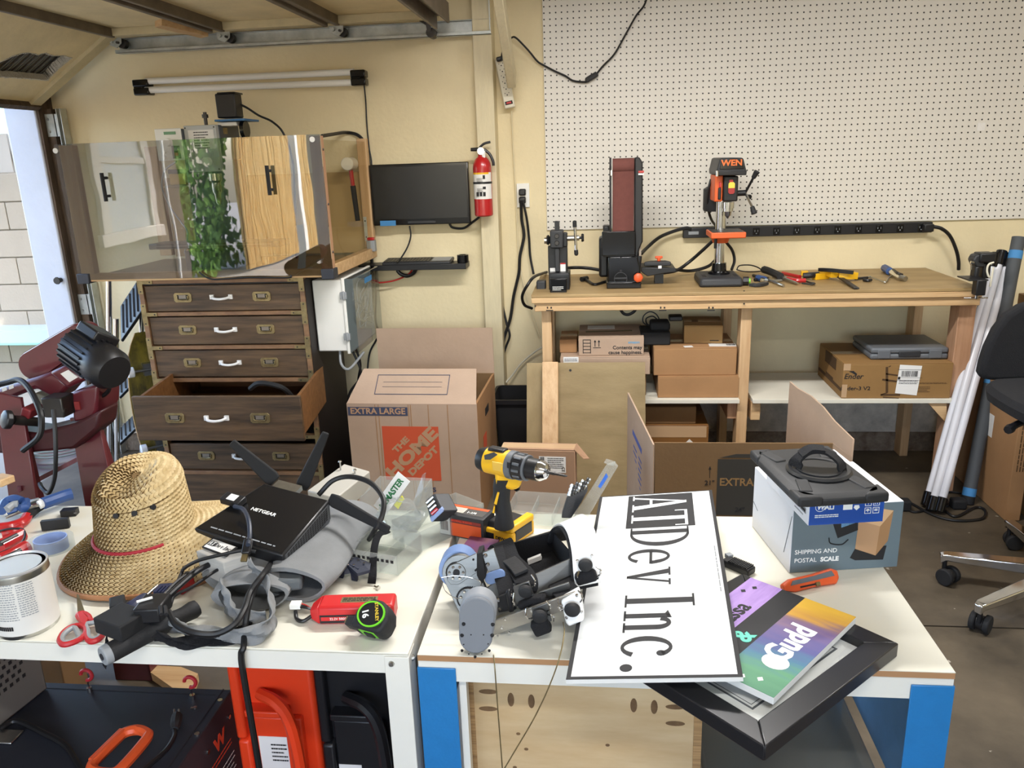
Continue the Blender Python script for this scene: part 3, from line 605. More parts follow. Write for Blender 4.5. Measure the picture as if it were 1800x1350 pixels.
p = Y(312, 325, 3.93); b = MB(); b.box(p.x-.06, p.x+.08, 3.90, 4.005, p.z-.012, p.z-.001); b.out('shelf', 'plyy', T, world=True)
cord('control_wires', 'grey wires hanging from the control box inside the enclosure', [Y(310, 284, 3.66), Y(290, 300, 3.75), Y(285, 330, 3.8), Y(300, 365, 3.8), Y(318, 390, 3.75), Y(330, 410, 3.7), Y(325, 445, 3.72)], .004, 'greyplastic')
cord('motor_cable', 'thin black cable running from the mill motor down to the enclosure top', [Y(417, 181, 3.75), Y(435, 190, 3.78), Y(455, 203, 3.8), Y(480, 215, 3.8), Y(500, 238, 3.8), Y(515, 290, 3.85), Y(520, 400, 3.9), Y(522, 478, 3.92)], .005)
T = thing('mallet', 'white headed mallet with red and black handle hanging inside the enclosure', 'mallet', TR(Y(615, 288, 3.93).x, 3.93, Y(628, 390, 3.93).z))
c = Y(615, 288, 3.93); d = Y(629, 388, 3.93); m1 = c.lerp(d, .38)
b = MB(); b.cyl(c+V((0, -.05, 0)), c+V((0, .04, 0)), .031, n=22); b.out('head', 'white', T, world=True, bev=.004)
b = MB(); b.cyl(c, m1, .011, .010); b.out('shaft', 'red', T, world=True); b = MB(); b.cyl(m1, d, .0135, .012); b.out('grip', 'rubber', T, world=True)
# ---------------------------------------------------------------- campaign chest of drawers
KY = 3.38
kL, kR = Y(262, 620, KY).x, Y(546, 610, KY).x
def kz(y): return Y(395, y, KY).z
T = thing('campaign_chest', 'dark wooden chest of drawers with brass corner straps and one drawer open', 'chest', TR((kL+kR)/2, KY+.25, 0))
kt = min(kz(494), e0-.006)
rows = [(500, 547), (556, 606), (615, 663), (672, 752), (780, 826)]
b = MB(); b.box(kL+.005, kR+.0, KY+.42, KY+.44, 0, kt); b.box(kL, kL+.02, KY+.004, KY+.44, 0, kt); b.box(kR-.02, kR+.002, KY+.004, KY+.44, 0, kt); b.box(kL, kR, KY+.004, KY+.44, kt-.014, kt); b.box(kL, kR, KY+.01, KY+.44, 0, .02)
b.out('carcass', 'chestside', T, world=True)
zr = [kt+.004]+[kz(y) for y in (550, 609.5, 667, 766, 830)]
for i, z in enumerate(zr):
    b = MB(); b.box(kL, kR, KY-.003, KY+.03, z-.011, z+.006); b.out('rail', 'copperwood', T, world=True, bev=.001)
for x in (kL, kR-.022):
    b = MB(); b.box(x, x+.022, KY-.004, KY+.03, 0, kt); b.out('stile', 'copperwood', T, world=True, bev=.001)
b = MB(); b.box(kL, kR, KY+.0, KY+.02, 0, kz(834)); b.out('plinth', 'walnut', T, world=True)
for z in zr:
    for s, x in ((1, kL), (-1, kR)):
        b = MB(); b.box(x-.001 if s > 0 else x-.023, x+.023 if s > 0 else x+.001, KY-.0065, KY-.0035, z-.055, z+.045)
        xx = x+s*.022; b.box(min(xx, xx+s*.05), max(xx, xx+s*.05), KY-.0065, KY-.0025, z-.011, z+.006)
        k = b.out('corner_strap', 'brass', T, world=True)
        for o_ in ((s*.011, -.045), (s*.011, .036), (s*.06, -.003)): screw(k, (x+o_[0], KY-.0066, z+o_[1]), .004, m='darksteel', world=True)
def pulls(par, yf, zc, xm=None):
    xm = xm or (kL+kR)/2
    for x in (xm-.185, xm+.185):
        b = MB(); c_ = .008; P_ = [(-.042+c_, -.022), (.042-c_, -.022), (.042, -.022+c_), (.042, .022-c_), (.042-c_, .022), (-.042+c_, .022), (-.042, .022-c_), (-.042, -.022+c_)]
        b.slab([(x+u, yf-.003, zc+v) for u, v in P_], (0, .003, 0)); k = b.out('recessed_pull', 'brass', par, world=True, bev=.001)
        b = MB(); b.box(x-.026, x+.026, yf-.0036, yf-.0028, zc-.012, zc+.012); b.out('recess', 'ink', par, world=True)
        b = MB(); b.tube([(x-.024, yf-.005, zc+.008), (x-.022, yf-.006, zc-.009), (x+.022, yf-.006, zc-.009), (x+.024, yf-.005, zc+.008)], .0035, 6, k=2); b.out('bail', 'brass', par, world=True)
        b = MB(); b.box(x-.017, x+.017, yf-.0055, yf-.0036, zc-.005, zc+.011); b.out('bail_plate', mat('dullsilver', '8e867c', .4, .6) if 'dullsilver' not in MATS else 'dullsilver', par, world=True)
    b = MB(); x = xm-.002
    for s in (-1, 1): b.box(x+s*.044-.009, x+s*.044+.009, yf-.008, yf, zc-.009, zc+.011)
    b.tube([(x-.042, yf-.006, zc+.001), (x-.03, yf-.022, zc-.003), (x, yf-.027, zc-.006), (x+.03, yf-.022, zc-.003), (x+.042, yf-.006, zc+.001)], .0058, 8); b.out('handle', 'whitegloss', par, world=True, label='white painted pull handle')
for i, (ya, yb) in enumerate(rows):
    if i == 3: continue
    b = MB(); b.box(kL+.026, kR-.026, KY+.004, KY+.022, kz(yb)+.002, kz(ya)-.002)
    D = b.out('drawer', 'walnut', T, world=True, bev=.002); pulls(D, KY+.004, (kz(ya)+kz(yb))/2+.004)
DY = 2.985; dL, dR = Y(231, 700, DY).x, Y(526, 692, DY).x; d1, d0 = Y(380, 697, DY).z, Y(380, 775, DY).z
b = MB(); b.box(dL, dR, DY, DY+.018, d0, d1); D = b.out('drawer', 'walnut', T, world=True, bev=.002, label='drawer pulled out'); pulls(D, DY, (d0+d1)/2+.004, (dL+dR)/2)
dl, dr, yb_ = kL+.028, kR-.028, KY+.35
def side(xf, xk, z0, z1): b.hexa([(xf, DY+.018, z0), (xf+.013, DY+.018, z0), (xk+.013, yb_, z0), (xk, yb_, z0), (xf, DY+.018, z1), (xf+.013, DY+.018, z1), (xk+.013, yb_, z1), (xk, yb_, z1)])
b = MB(); side(dL+.014, dl, d0+.01, d1-.01); side(dR-.027, dr-.013, d0+.01, d1-.01); b.hexa([(dL+.027, DY+.018, d0+.015), (dR-.027, DY+.018, d0+.015), (dr-.013, yb_, d0+.015), (dl+.013, yb_, d0+.015), (dL+.027, DY+.018, d0+.025), (dR-.027, DY+.018, d0+.025), (dr-.013, yb_, d0+.025), (dl+.013, yb_, d0+.025)]); b.box(dl+.013, dr-.013, yb_-.012, yb_, d0+.02, d1-.02)
b.out('drawer_box', 'drawerwood', D, world=True)
c = Z(490, 691, d1-.03); b = MB(); b.tube([(dr-.22, c.y+.12, d1-.045), (dr-.17, c.y+.10, d1-.015), (dr-.11, c.y+.10, d1-.02), (dr-.06, c.y+.12, d1-.05), (dr-.04, c.y+.2, d0+.05)], .012, 8); tag(b.out('black_hose', 'rubber'), 'black hose lying in the open drawer of the chest', 'hose')
# white electrical cabinet with clear door on the chest's right side
BY = 3.46; p, q, s_ = Y(553, 618, BY), Y(601, 492, BY), Y(620, 492, BY)
T = thing('junction_cabinet', 'white electrical cabinet with clear door fixed to the right side of the chest', 'cabinet', TR(p.x, BY, p.z))
b = MB(); b.box(kR+.006, q.x, BY, BY+.42, p.z, q.z); b.out('body', 'white', T, world=True, bev=.006)
b = MB(); b.box(q.x-.004, q.x+.010, BY-.006, BY+.426, p.z-.012, q.z+.008); b.out('rim', 'white', T, world=True, bev=.003)
b = MB(); b.box(q.x+.010, s_.x, BY-.004, BY+.424, p.z-.008, q.z+.004); b.out('clear_door', clear('doorclear', 'cfd6da', .03, 1.5, boost=1.5), T, world=True, bev=.004)
for zz in (p.z+.07, q.z-.07):
    b = MB(); b.box(q.x-.012, q.x+.018, BY-.014, BY-.004, zz-.016, zz+.016); b.cyl((q.x+.004, BY-.012, zz-.02), (q.x+.004, BY-.012, zz+.02), .006, n=8); b.out('hinge', 'greyplastic', T, world=True, bev=.002)
b = MB(); b.box(s_.x-.001, s_.x+.0006, BY+.18, BY+.30, q.z-.045, q.z-.02); b.out('tape_label', 'bluetape', T, world=True)
b = MB(); r = random.Random(4)
for i in range(5): b.tube([(q.x+.03, BY+.06+r.random()*.3, p.z+.06+r.random()*.25) for _ in range(6)], .003, 6)
b.out('wiring', 'greyplastic', T, world=True)
for i, (m_, pts) in enumerate((('cable', [(q.x-.02, BY+.15, p.z), (q.x+.0, BY+.16, p.z-.1), (q.x-.03, BY+.2, p.z-.22), (q.x-.0, BY+.25, .35), (q.x+.06, BY+.28, .02)]), ('cable', [(q.x-.0, BY+.05, p.z), (q.x+.03, BY+.06, p.z-.13), (q.x-.04, BY+.05, p.z-.25), (q.x-.02, BY+.1, .2), (q.x+.02, BY+.2, .01)]), ('greyplastic', [(q.x-.05, BY+.03, p.z), (q.x-.04, BY+.0, p.z-.06), (q.x+.0, BY-.01, p.z-.08), (q.x+.04, BY+.1, p.z-.03)]))):
    cord('cabinet_cable', ['black cable dropping from the rear of the white electrical cabinet', 'black cable dropping from the front of the white electrical cabinet', 'short grey cable curling under the white electrical cabinet'][i], pts, .006, m_)
cord('wall_cable', 'black cable hanging on the wall between cabinet and cardboard flap', [Y(661, 475, 4.03), Y(661, 520, 4.03), Y(660, 560, 4.03), Y(664, 590, 4.03), Y(650, 620, 4.03), Y(645, 660, 4.0)], .005)
# ---------------------------------------------------------------- beside the chest
T = thing('step_ladder', 'folded chrome step ladder with black treads beside the wooden chest', 'ladder', TR(Y(205, 780, 3.75).x, 3.75, 0))
for x0, y0, x1, y1, yy in ((191, 480, 193, 790, 3.62), (204, 560, 206, 800, 3.60), (249, 500, 250, 800, 3.80)):
    p, q = Y(x0, y0, yy), Y(x1, y1, yy-.05); d = (q-p); q = p+d*(p.z/(-d.z)) if d.z else q
    b = MB(); b.cyl(q, p, .013, n=12); b.out('rail', 'chrome', T, world=True)
for (xa, ya), (xb, yb), dh in (((212, 600), (250, 545), 62), ((208, 700), (252, 655), 30), ((208, 782), (252, 740), 26)):
    P_ = [Y(xa, ya, 3.68), Y(xb, yb, 3.68), Y(xb-3, yb-dh, 3.82), Y(xa-1, ya-dh, 3.82)]
    b = MB(); b.slab(P_, (0, .02, -.012)); k = b.out('tread', 'black', T, world=True, bev=.006)
    b = MB()
    for i in range(5):
        f = .15+.17*i; u = P_[0].lerp(P_[1], f); v = P_[3].lerp(P_[2], f); b.bar(u.lerp(v, .1)+V((0, -.002, .003)), u.lerp(v, .9)+V((0, -.002, .003)), .008, .004)
    b.out('tread_rib', 'darksteel', k, world=True)
T = thing('skateboard', 'worn yellow and black skateboard standing on end beside the chest', 'skateboard', TR(Y(250, 700, 3.62).x+.055, 3.62, 0) @ RZ(42))
b = MB(); P_ = []
for i in range(15):
    z = .02+.77*i/14; wv = .10*min(1, (sin(pi*max(.02, min(.98, i/14))))**.35); P_.append((wv, z))
def dy(z): return .05*max(0, (z-.65)/.14)**1.5+.05*max(0, (.16-z)/.14)**1.5
b.loft([[(-w2, -dy(z), z), (w2, -dy(z), z), (w2, .012-dy(z), z), (-w2, .012-dy(z), z)] for w2, z in P_]); b.out('deck', mat('deckart', '8f7d26', .5, c2='1c1a15', vs=16, stretch=(1, 1, .35)), T)
b = MB(); b.loft([[(-w2-.003, .001-dy(z), z), (w2+.003, .001-dy(z), z), (w2+.003, .0115-dy(z), z), (-w2-.003, .0115-dy(z), z)] for w2, z in P_]); b.out('deck_edge', 'pine', T)
for zz in (.2, .60):
    b = MB(); b.cyl((-.07, -.04, zz), (.07, -.04, zz), .008); b.box(-.025, .025, -.04, 0, zz-.03, zz+.03); k = b.out('truck', 'steel', T)
    for s in (-1, 1): b = MB(); b.cyl((s*.07, -.04, zz), (s*.1, -.04, zz), .026, n=18); b.out('wheel', 'whitegloss', k, bev=.004)
# ================================================================ metal cutting bandsaw at the left
SY = 2.30
T = thing('bandsaw', 'maroon metal cutting bandsaw with black motor near the garage opening', 'bandsaw', TR(Y(100, 860, SY).x, SY, 0))
# stand: two splayed sheet legs, shelf
b = MB(); b.slab([Y(122, 735, 2.12), Y(172, 735, 2.12), V((Y(200, 870, 2.0).x+.0, 2.02, 0)), V((Y(130, 870, 2.0).x-.0, 2.02, 0))], (0, .012, 0)); 
b.slab([Y(172, 735, 2.12), V((Y(200, 870, 2.0).x+.0, 2.02, 0)), V((Y(200, 870, 2.0).x+.01, 2.14, 0)), Y(176, 735, 2.2)], (-.01, 0, 0)); b.out('stand_leg', 'maroon', T, world=True, bev=.002)
b = MB(); b.slab([Y(-10, 690, 2.05), Y(36, 700, 2.05), V((Y(42, 870, 1.95).x, 1.95, 0)), V((Y(-20, 870, 1.95).x, 1.95, 0))], (0, .012, 0)); b.slab([Y(36, 700, 2.05), V((Y(42, 870, 1.95).x, 1.95, 0)), V((Y(42, 870, 1.95).x, 2.05, 0)), Y(36, 700, 2.12)], (-.01, 0, 0)); b.out('stand_leg', 'maroon', T, world=True, bev=.002)
zs_ = Y(60, 855, 2.02).z
b = MB(); b.slab([Z(30, 858, zs_), Z(152, 795, zs_), Z(150, 780, zs_)+V((.0, .08, 0)), Z(30, 806, zs_)], (0, 0, -.015)); b.out('shelf', mat('shelfmaroon', '7a5560', .35, var=.2, vs=14), T, world=True)
# bed casting
b = MB(); b.slab([Y(-40, 750, 2.06), Y(60, 762, 2.06), Y(128, 745, 2.06), Y(176, 722, 2.06), Y(172, 755, 2.06), Y(130, 790, 2.06), Y(20, 800, 2.06), Y(-40, 795, 2.06)], (0, .10, 0)); b.out('bed', 'maroondk', T, world=True, bev=.01)
b = MB(); b.slab([Y(125, 690, 2.1), Y(172, 676, 2.1), Y(170, 722, 2.1), Y(160, 740, 2.1), Y(128, 742, 2.1)], (0, .12, 0)); b.out('pivot_bracket', 'maroon', T, world=True, bev=.008)
b = MB(); p, q = Y(130, 706, 2.097), Y(142, 720, 2.097); b.box(p.x, q.x, 2.095, 2.1, q.z, p.z); b.out('warning_label', mat('redlabel', '8c3030', .5), T, world=True)
# saw bow
b = MB(); b.slab([Y(-40, 695, 2.14), Y(60, 664, 2.14), Y(92, 652, 2.14), Y(122, 678, 2.14), Y(100, 704, 2.14), Y(62, 684, 2.14), Y(-40, 724, 2.14)], (0, .09, 0)); b.out('saw_bow', 'maroon', T, world=True, bev=.012)
b = MB(); b.slab([Y(84, 655, 2.12), Y(118, 640, 2.12), Y(150, 668, 2.12), Y(118, 684, 2.12)], (0, .14, 0)); k = b.out('gearbox', 'maroon', T, world=True, bev=.01)
b = MB(); b.slab([Y(106, 657, 2.1185), Y(120, 650, 2.1185), Y(137, 663, 2.1185), Y(122, 672, 2.1185)], (0, .001, 0)); b.out('rating_plate', 'label', T, world=True)
b = MB(); b.slab([Y(64, 690, 2.2), Y(100, 706, 2.2), Y(86, 722, 2.2), Y(52, 696, 2.2)], (0, .05, 0)); b.out('blade_guard', mat('paleplate', '9a9c90', .5), T, world=True, bev=.003)
for x0, y0 in ((3, 683), (15, 679)):
    b = MB(); b.slab([Y(x0, y0, 2.1385), Y(x0+8, y0-3, 2.1385), Y(x0+9, y0+3, 2.1385), Y(x0+1, y0+6, 2.1385)], (0, .001, 0)); b.out('sticker', 'label', T, world=True)
# belt cover: a long rounded case
c0, c1 = Y(60, 642, 2.2), Y(138, 592, 2.2); ax = (c1-c0).normalized(); pr = V((-ax.z, 0, ax.x)); r0, r1 = .042, .036
def stad(k=1, dy=0):
    o = []
    for c, r, a0 in ((c1, r1, -90), (c0, r0, 90)):
        for i in range(11):
            a = R(a0+18*i); o.append(c+ax*(r*k*cos(a))+pr*(r*k*sin(a))+V((0, dy, 0)))
    return o
b = MB(); b.loft([stad(1, .06), stad(1.08, .04), stad(1.08, -.005), stad(1.0, -.012)]); b.out('belt_cover', 'maroon', T, world=True)
b = MB(); b.loft([stad(1.12, .012), stad(1.12, -.002)]); b.out('cover_lip', 'maroon', T, world=True)
# motor
m0, m1 = Y(132, 606, 2.17), Y(202, 655, 2.09); ma = (m1-m0)
Tm = frame(m0, ma, (0, -.4, 1)) @ RY(90); L_ = ma.length
b = MB(); b.lathe([(.05, 0), (.06, .012), (.06, L_*.62), (.062, L_*.64), (.062, L_*.9), (.05, L_), (.02, L_+.003)], 28, Tm); mo = b.out('motor', 'black', T, world=True)
b = MB()
for i in range(22):
    a = 2*pi*i/22; c, s = cos(a), sin(a); b.box(.056, .0655, -.003, .003, .014, L_*.6, Tm @ M.Rotation(a, 4, 'Z'))
b.out('cooling_fins', 'black', mo, world=True, kind='stuff')
b = MB(); b.box(.05, .08, -.04, .045, L_*.1, L_*.55, Tm @ RZ(130)); b.out('terminal_box', 'black', T, world=True, bev=.005)
b = MB(); b.slab([Y(118, 622, 2.2), Y(140, 640, 2.2), Y(126, 652, 2.2), Y(104, 634, 2.2)], (0, .01, 0)); b.out('motor_bracket', 'steel', T, world=True)
# vise handwheel, blade guides
c = Y(22, 738, 2.0); b = MB(); b.lathe([(.012, 0), (.028, .006), (.028, .022), (.012, .028)], 10, TR(c) @ RX(68) @ RY(-30)); b.out('handwheel', 'black', T, world=True, bev=.003)
b = MB(); b.cyl(c, Y(70, 742, 2.1), .014); b.out('vise_screw', 'darksteel', T, world=True)
b = MB(); b.slab([Y(38, 716, 2.04), Y(54, 722, 2.04), Y(50, 738, 2.04), Y(34, 732, 2.04)], (.0, .06, .0)); b.out('vise_jaw', mat('redpaint', '7e2a30', .4), T, world=True, bev=.004)
b = MB(); b.box(-.032, .032, -.03, .03, -.03, .03, TR(Y(104, 712, 2.08))); b.cyl(Y(92, 722, 2.06), Y(116, 722, 2.06), .01); b.cyl(Y(95, 704, 2.06), Y(95, 728, 2.06), .008); b.out('blade_guide', 'darksteel', T, world=True, bev=.004)
cord('bandsaw_cable', 'black cable looping over the bandsaw bow and down past its stand', [Y(-10, 678, 2.1), Y(14, 672, 2.1), Y(34, 668, 2.09), Y(52, 684, 2.05), Y(68, 716, 2.0), Y(73, 740, 1.98), Y(68, 768, 1.97), Y(40, 792, 1.97)], .0085)
cord('motor_lead', 'black motor lead hanging from the bandsaw to the shelf', [Y(195, 672, 2.1), Y(190, 688, 2.12), Y(178, 697, 2.13), Y(168, 700, 2.13)], .006)
cord('power_lead', 'grey black lead hanging through the bandsaw stand in a long loop', [Y(94, 720, 1.98), Y(97, 760, 1.96), Y(98, 800, 1.95), Y(96, 840, 1.95), Y(86, 866, 1.95), Y(74, 858, 1.97), Y(70, 850, 2.0)], .006)
c = Z(98, 797, zs_+.006); b = MB()
for i, (r, dz_) in enumerate(((.088, .004), (.09, .012), (.086, .02), (.089, .03))): b.ribbon([(c.x+r*cos(2*pi*j/28), c.y+.02+r*.9*sin(2*pi*j/28), zs_+.008+dz_*1.2) for j in range(28)], .012, .002, (0, 0, 1), k=1, closed=True)
tag(b.out('blade_coil', 'alu'), 'coiled spare saw blade lying on the bandsaw shelf', 'saw blade')
# ================================================================ work bench along the back wall
BZ, BF = .955, 3.50                                       # bench top height, front edge
bl, br = Z(933, 520, BZ).x, 1.60
T = thing('work_bench', 'long pine work bench below the pegboard', 'bench', TR((bl+br)/2, BF+.3, 0))
b = MB(); b.box(bl, br, BF, WY-.004, BZ-.014, BZ); b.out('top_board', 'benchtop', T, world=True, bev=.002)
z1 = Y(1000, 533, BF).z; z2 = Y(1000, 547, BF+.012).z
b = MB(); b.box(bl, br, BF, BF+.089, z1, BZ-.0145); b.out('front_rail', 'pine', T, world=True, bev=.003)
b = MB(); b.box(bl+.012, br, BF+.012, BF+.05, z2, z1-.0005); b.out('lower_rail', 'pine', T, world=True, bev=.003)
b = MB(); b.box(bl, br, WY-.045, WY-.006, z2, BZ-.015); b.out('back_rail', 'pine', T, world=True, bev=.003)
def post(x0, x1, y0, y1, z0, z1, m_='pinez'):
    b = MB(); b.box(x0, x1, y0, y1, z0, z1); return b.out('post', m_, T, world=True, bev=.003)
PY = BF+.06
for xa, xb in ((953, 970), (1301, 1320), (1679, 1709)):
    x0, x1 = Y(xa, 600, PY).x, Y(xb, 600, PY).x
    post(x0, x1, PY, PY+.089, 0, z2-.001, 'pinered' if xa == 1679 else 'pinez')
    post(x0-.006, x0+.034, WY-.10, WY-.012, 0, z2-.001)
ss = Y(1200, 704, PY-.04).z
x1 = Y(1320, 700, PY).x; xr_ = Y(1700, 700, PY).x
sl = Y(953, 600, PY).x
b = MB(); b.box(sl, x1-.055, PY-.03, WY-.13, ss-.018, ss); b.out('shelf', 'shelfwhite', T, world=True, bev=.001)
b = MB(); b.box(x1+.003, xr_-.03, PY-.03, WY-.13, ss-.018, ss); b.out('shelf', 'shelfwhite', T, world=True, bev=.001)
b = MB(); b.box(x1+.002, x1+.045, PY+.0, PY+.5, ss-.108, ss-.019); b.out('shelf_bearer', 'pine', T, world=True, bev=.003)
b = MB(); b.box(x1-.10, x1-.056, PY+.02, PY+.5, ss-.108, ss-.019); b.out('shelf_bearer', 'pinered', T, world=True, bev=.003)
b = MB(); b.box(sl, xr_-.04, WY-.17, WY-.132, ss-.11, ss-.019); b.out('shelf_rail', 'carddk', T, world=True, bev=.003)
b = MB(); b.slab([Y(1632, 709, PY-.02), Y(1664, 709, PY-.02), Y(1664, 740, PY-.02), Y(1660, 740, PY-.02)], (0, .02, 0)); b.out('gusset', 'pine', T, world=True)
for px_ in (966, 1165, 1250):
    p = Y(px_, 541, BF+.0115); b = MB(); b.box(p.x-.016, p.x+.016, BF+.0112, BF+.012, p.z-.014, p.z-.010); b.box(p.x-.012, p.x-.006, BF+.0112, BF+.012, p.z-.004, p.z+.005); b.box(p.x+.004, p.x+.011, BF+.0112, BF+.012, p.z-.004, p.z+.004); b.out('stamp', 'ink', T, world=True)
for px_, py_ in ((941, 538), (1308, 526), (1308, 534), (1308, 512)): screw(T, Y(px_, py_, BF+.006), .004, m='darksteel', world=True)
def W2(name, m_, par, x0, y0, x1, y1, ya, d, bev=.003, label=None):
    p, q = Y(x0, y1, ya), Y(x1, y0, ya); b = MB(); b.box(p.x, q.x, ya, ya+d, p.z, q.z); return b.out(name, m_, par, bev, world=True, label=label)
def on(name, label, cat, px_, py_, y, z=None, group=None):  # an empty standing below a pixel at depth y
    p = Y(px_, py_, y); return thing(name, label, cat, TR(p.x, y, p.z if z is None else z), group)
# ---------------------------------------------------------------- belt and disc sander
sy = 3.64
T = on('belt_sander', 'black belt and disc sander with brown belt standing on the bench', 'sander', 1098, 505, sy+.1, BZ)
p, q = Y(1077, 420, sy+.05), Y(1115, 277, sy+.05)
b = MB(); b.box(p.x, q.x, sy+.06, sy+.11, p.z-.02, q.z-.035); b.cyl((p.x, sy+.085, q.z-.035), (q.x, sy+.085, q.z-.035), .034, n=24); b.out('sanding_belt', mat('belt', '6a3d36', .9, var=.1, vs=60), T, world=True)
b = MB(); b.box(p.x-.014, p.x-.006, sy+.03, sy+.13, p.z-.06, q.z+.004); b.out('side_plate', 'black', T, world=True, bev=.003)
b = MB(); b.slab([Y(1116, 480, sy+.03), Y(1116, 277, sy+.03), Y(1124, 276, sy+.03), Y(1130, 286, sy+.03), Y(1130, 425, sy+.03), Y(1124, 438, sy+.03)], (0, .12, 0)); b.out('belt_guard', 'black', T, world=True, bev=.006)
for (y0, y1, m_) in ((300, 304, 'red'), (304.5, 308, 'white')): W2('tension_lever', m_, T, 1122, y0, 1132, y1, sy+.02, .03, .001)
W2('tracking_knob', 'black', T, 1071, 292, 1075, 299, sy+.03, .02, .001); W2('tracking_screw', 'chrome', T, 1073, 299, 1076, 309, sy+.03, .01, .001)
W2('table', 'blackgloss', T, 1058, 406, 1117, 450, sy, .012, .003)
W2('table_backing', 'black', T, 1061, 408, 1116, 452, sy+.013, .12)
W2('motor', 'black', T, 1053, 418, 1070, 488, sy+.15, .12, .012); W2('belt_cover', 'black', T, 1060, 397, 1072, 420, sy+.15, .08, .006)
p, q = Y(1068, 506, sy), Y(1126, 450, sy)
b = MB(); b.slab([(p.x, sy, BZ+.02), (p.x+.003, sy, q.z), (q.x-.015, sy, q.z), (q.x, sy, q.z-.05), (q.x, sy, BZ+.02)], (0, .2, 0)); b.out('housing', 'blackgloss', T, world=True, bev=.006)
b = MB(); b.box(p.x-.004, q.x+.004, sy-.01, sy+.23, BZ+.0005, BZ+.03); b.out('base', 'blackgloss', T, world=True, bev=.004)
c = Y(1091, 490, sy-.001); b = MB(); b.loft([[(c.x+r*cos(2*pi*j/28), yy, c.z+r*sin(2*pi*j/28)) for j in range(28)] for r, yy in ((.030, sy), (.030, sy-.004), (.0275, sy-.004), (.0275, sy))], close=True); b.box(c.x-.027, c.x+.027, sy-.003, sy, c.z-.001, c.z+.006); b.out('dust_port', 'greyblack', T, world=True)
c = Y(1122, 488.5, sy-.03); b = MB(); b.lathe([(.006, -.0), (.022, .004), (.022, .02), (.012, .026)], 7, TR(c+V((0, .02, 0))) @ RX(90)); b.out('lock_knob', 'orange', T, world=True, bev=.004)
b = MB(); b.cyl(Y(1124, 450, sy+.02), Y(1121, 478, sy+.02), .012); b.out('lock_arm', 'black', T, world=True)
c = Y(1122, 455, sy+.1); b = MB(); b.cyl(c, c+V((.01, 0, 0)), .075, n=30); b.out('sanding_disc', mat('discgrey', '8b7f72', .9), T, world=True)
for py_ in (452, 474): W2('screw', 'ink', T, 1089.5, py_, 1093, py_+3.5, sy-.001, .003, 0)
T = on('disc_table', 'small black disc table with orange wing knob between sander and drill press', 'sander table', 1160, 488, 3.72, BZ)
b = MB(); c = Y(1160, 474, 3.72); b.slab([Y(1127, 470, 3.70), Y(1187, 471, 3.70), Y(1190, 478, 3.70), Y(1165, 481, 3.70), Y(1138, 486, 3.70), Y(1127, 478, 3.70)], (0, .16, 0)); b.out('table', 'black', T, world=True, bev=.003)
b = MB(); b.box(c.x-.02, c.x+.02, 3.76, 3.82, BZ+.001, c.z); b.out('stand', 'black', T, world=True)
b = MB(); P_ = [Y(1132, 467, 3.70), Y(1134, 462, 3.74), Y(1142, 456, 3.84), Y(1168, 456, 3.84), Y(1177, 464, 3.74), Y(1180, 468, 3.70)]; zt_ = Y(1160, 468, 3.70).z
b.slab([(q.x, 3.71+.03*i if i < 3 else 3.71+.03*(5-i), zt_) for i, q in enumerate(P_)], (0, 0, .018)); b.out('mitre_gauge', 'greyblack', T, world=True, bev=.004)
c = Y(1158, 458, 3.74); b = MB(); b.cyl((c.x, 3.74, zt_+.018), (c.x, 3.74, zt_+.036), .008); b.box(c.x-.017, c.x+.017, 3.735, 3.745, zt_+.03, zt_+.042); b.out('wing_knob', 'orange', T, world=True, bev=.003)
W2('sticker', 'label', T, 1157, 467, 1163, 472, 3.695, .002, 0)
# ---------------------------------------------------------------- bench drill press
dy = 3.68
T = on('drill_press', 'black and orange bench drill press standing on the bench', 'drill press', 1270, 505, dy+.06, BZ)
p, q = Y(1237, 505, dy-.05), Y(1308, 490, dy-.05)
b = MB(); x0, x1 = p.x-.02, q.x+.0
b.hexa([(x0, dy-.06, BZ+.0005), (x1, dy-.06, BZ+.0005), (x1, dy+.19, BZ+.0005), (x0, dy+.19, BZ+.0005), (x0+.006, dy-.05, BZ+.042), (x1-.006, dy-.05, BZ+.042), (x1-.006, dy+.185, BZ+.042), (x0+.006, dy+.185, BZ+.042)])
B_ = b.out('base', 'greyblack', T, world=True, bev=.012)
xm = (x0+x1)/2
for s in (-1, 1): b = MB(); b.box(xm+s*.07-.008, xm+s*.07+.008, dy-.02, dy+.05, BZ+.0415, BZ+.043); b.out('slot', 'ink', B_, world=True)
cx_ = Y(1265, 440, dy+.08).x; cy_ = dy+.08; zh = Y(1275, 309, dy+.03).z
b = MB(); b.lathe([(.05, 0), (.05, .01), (.034, .014), (.032, .05)], 24, TR(cx_, cy_, BZ+.042)); b.out('column_flange', 'blackgloss', T, world=True)
b = MB(); b.cyl((cx_, cy_, BZ+.05), (cx_, cy_, zh), .0235, n=28); b.out('column', 'chrome', T, world=True)
tz_ = Y(1276, 407, dy-.02).z
b = MB(); p, q = Y(1250, 420, dy-.05), Y(1312, 408, dy-.05); b.box(p.x, q.x, dy-.05, dy+.13, p.z, q.z); tb = b.out('table', mat('pressorange', 'd9602c', .5), T, world=True, bev=.004)
b = MB(); b.box(p.x+.006, q.x-.006, dy-.044, dy+.124, q.z-.0005, q.z+.001); b.out('table_surface', 'darksteel', tb, world=True)
b = MB(); b.loft([[(cx_+(.034+.012*k)*cos(2*pi*j/20), cy_-.01+(.034+.012*k)*sin(2*pi*j/20), p.z-.03+.03*k) for j in range(20)] for k in (0, 1)]); b.out('table_bracket', 'pressorange', T, world=True)
b = MB(); b.cyl((p.x+.03, dy+.02, p.z), (p.x+.03, dy+.02, p.z-.05), .007); b.out('table_lock', 'black', T, world=True)
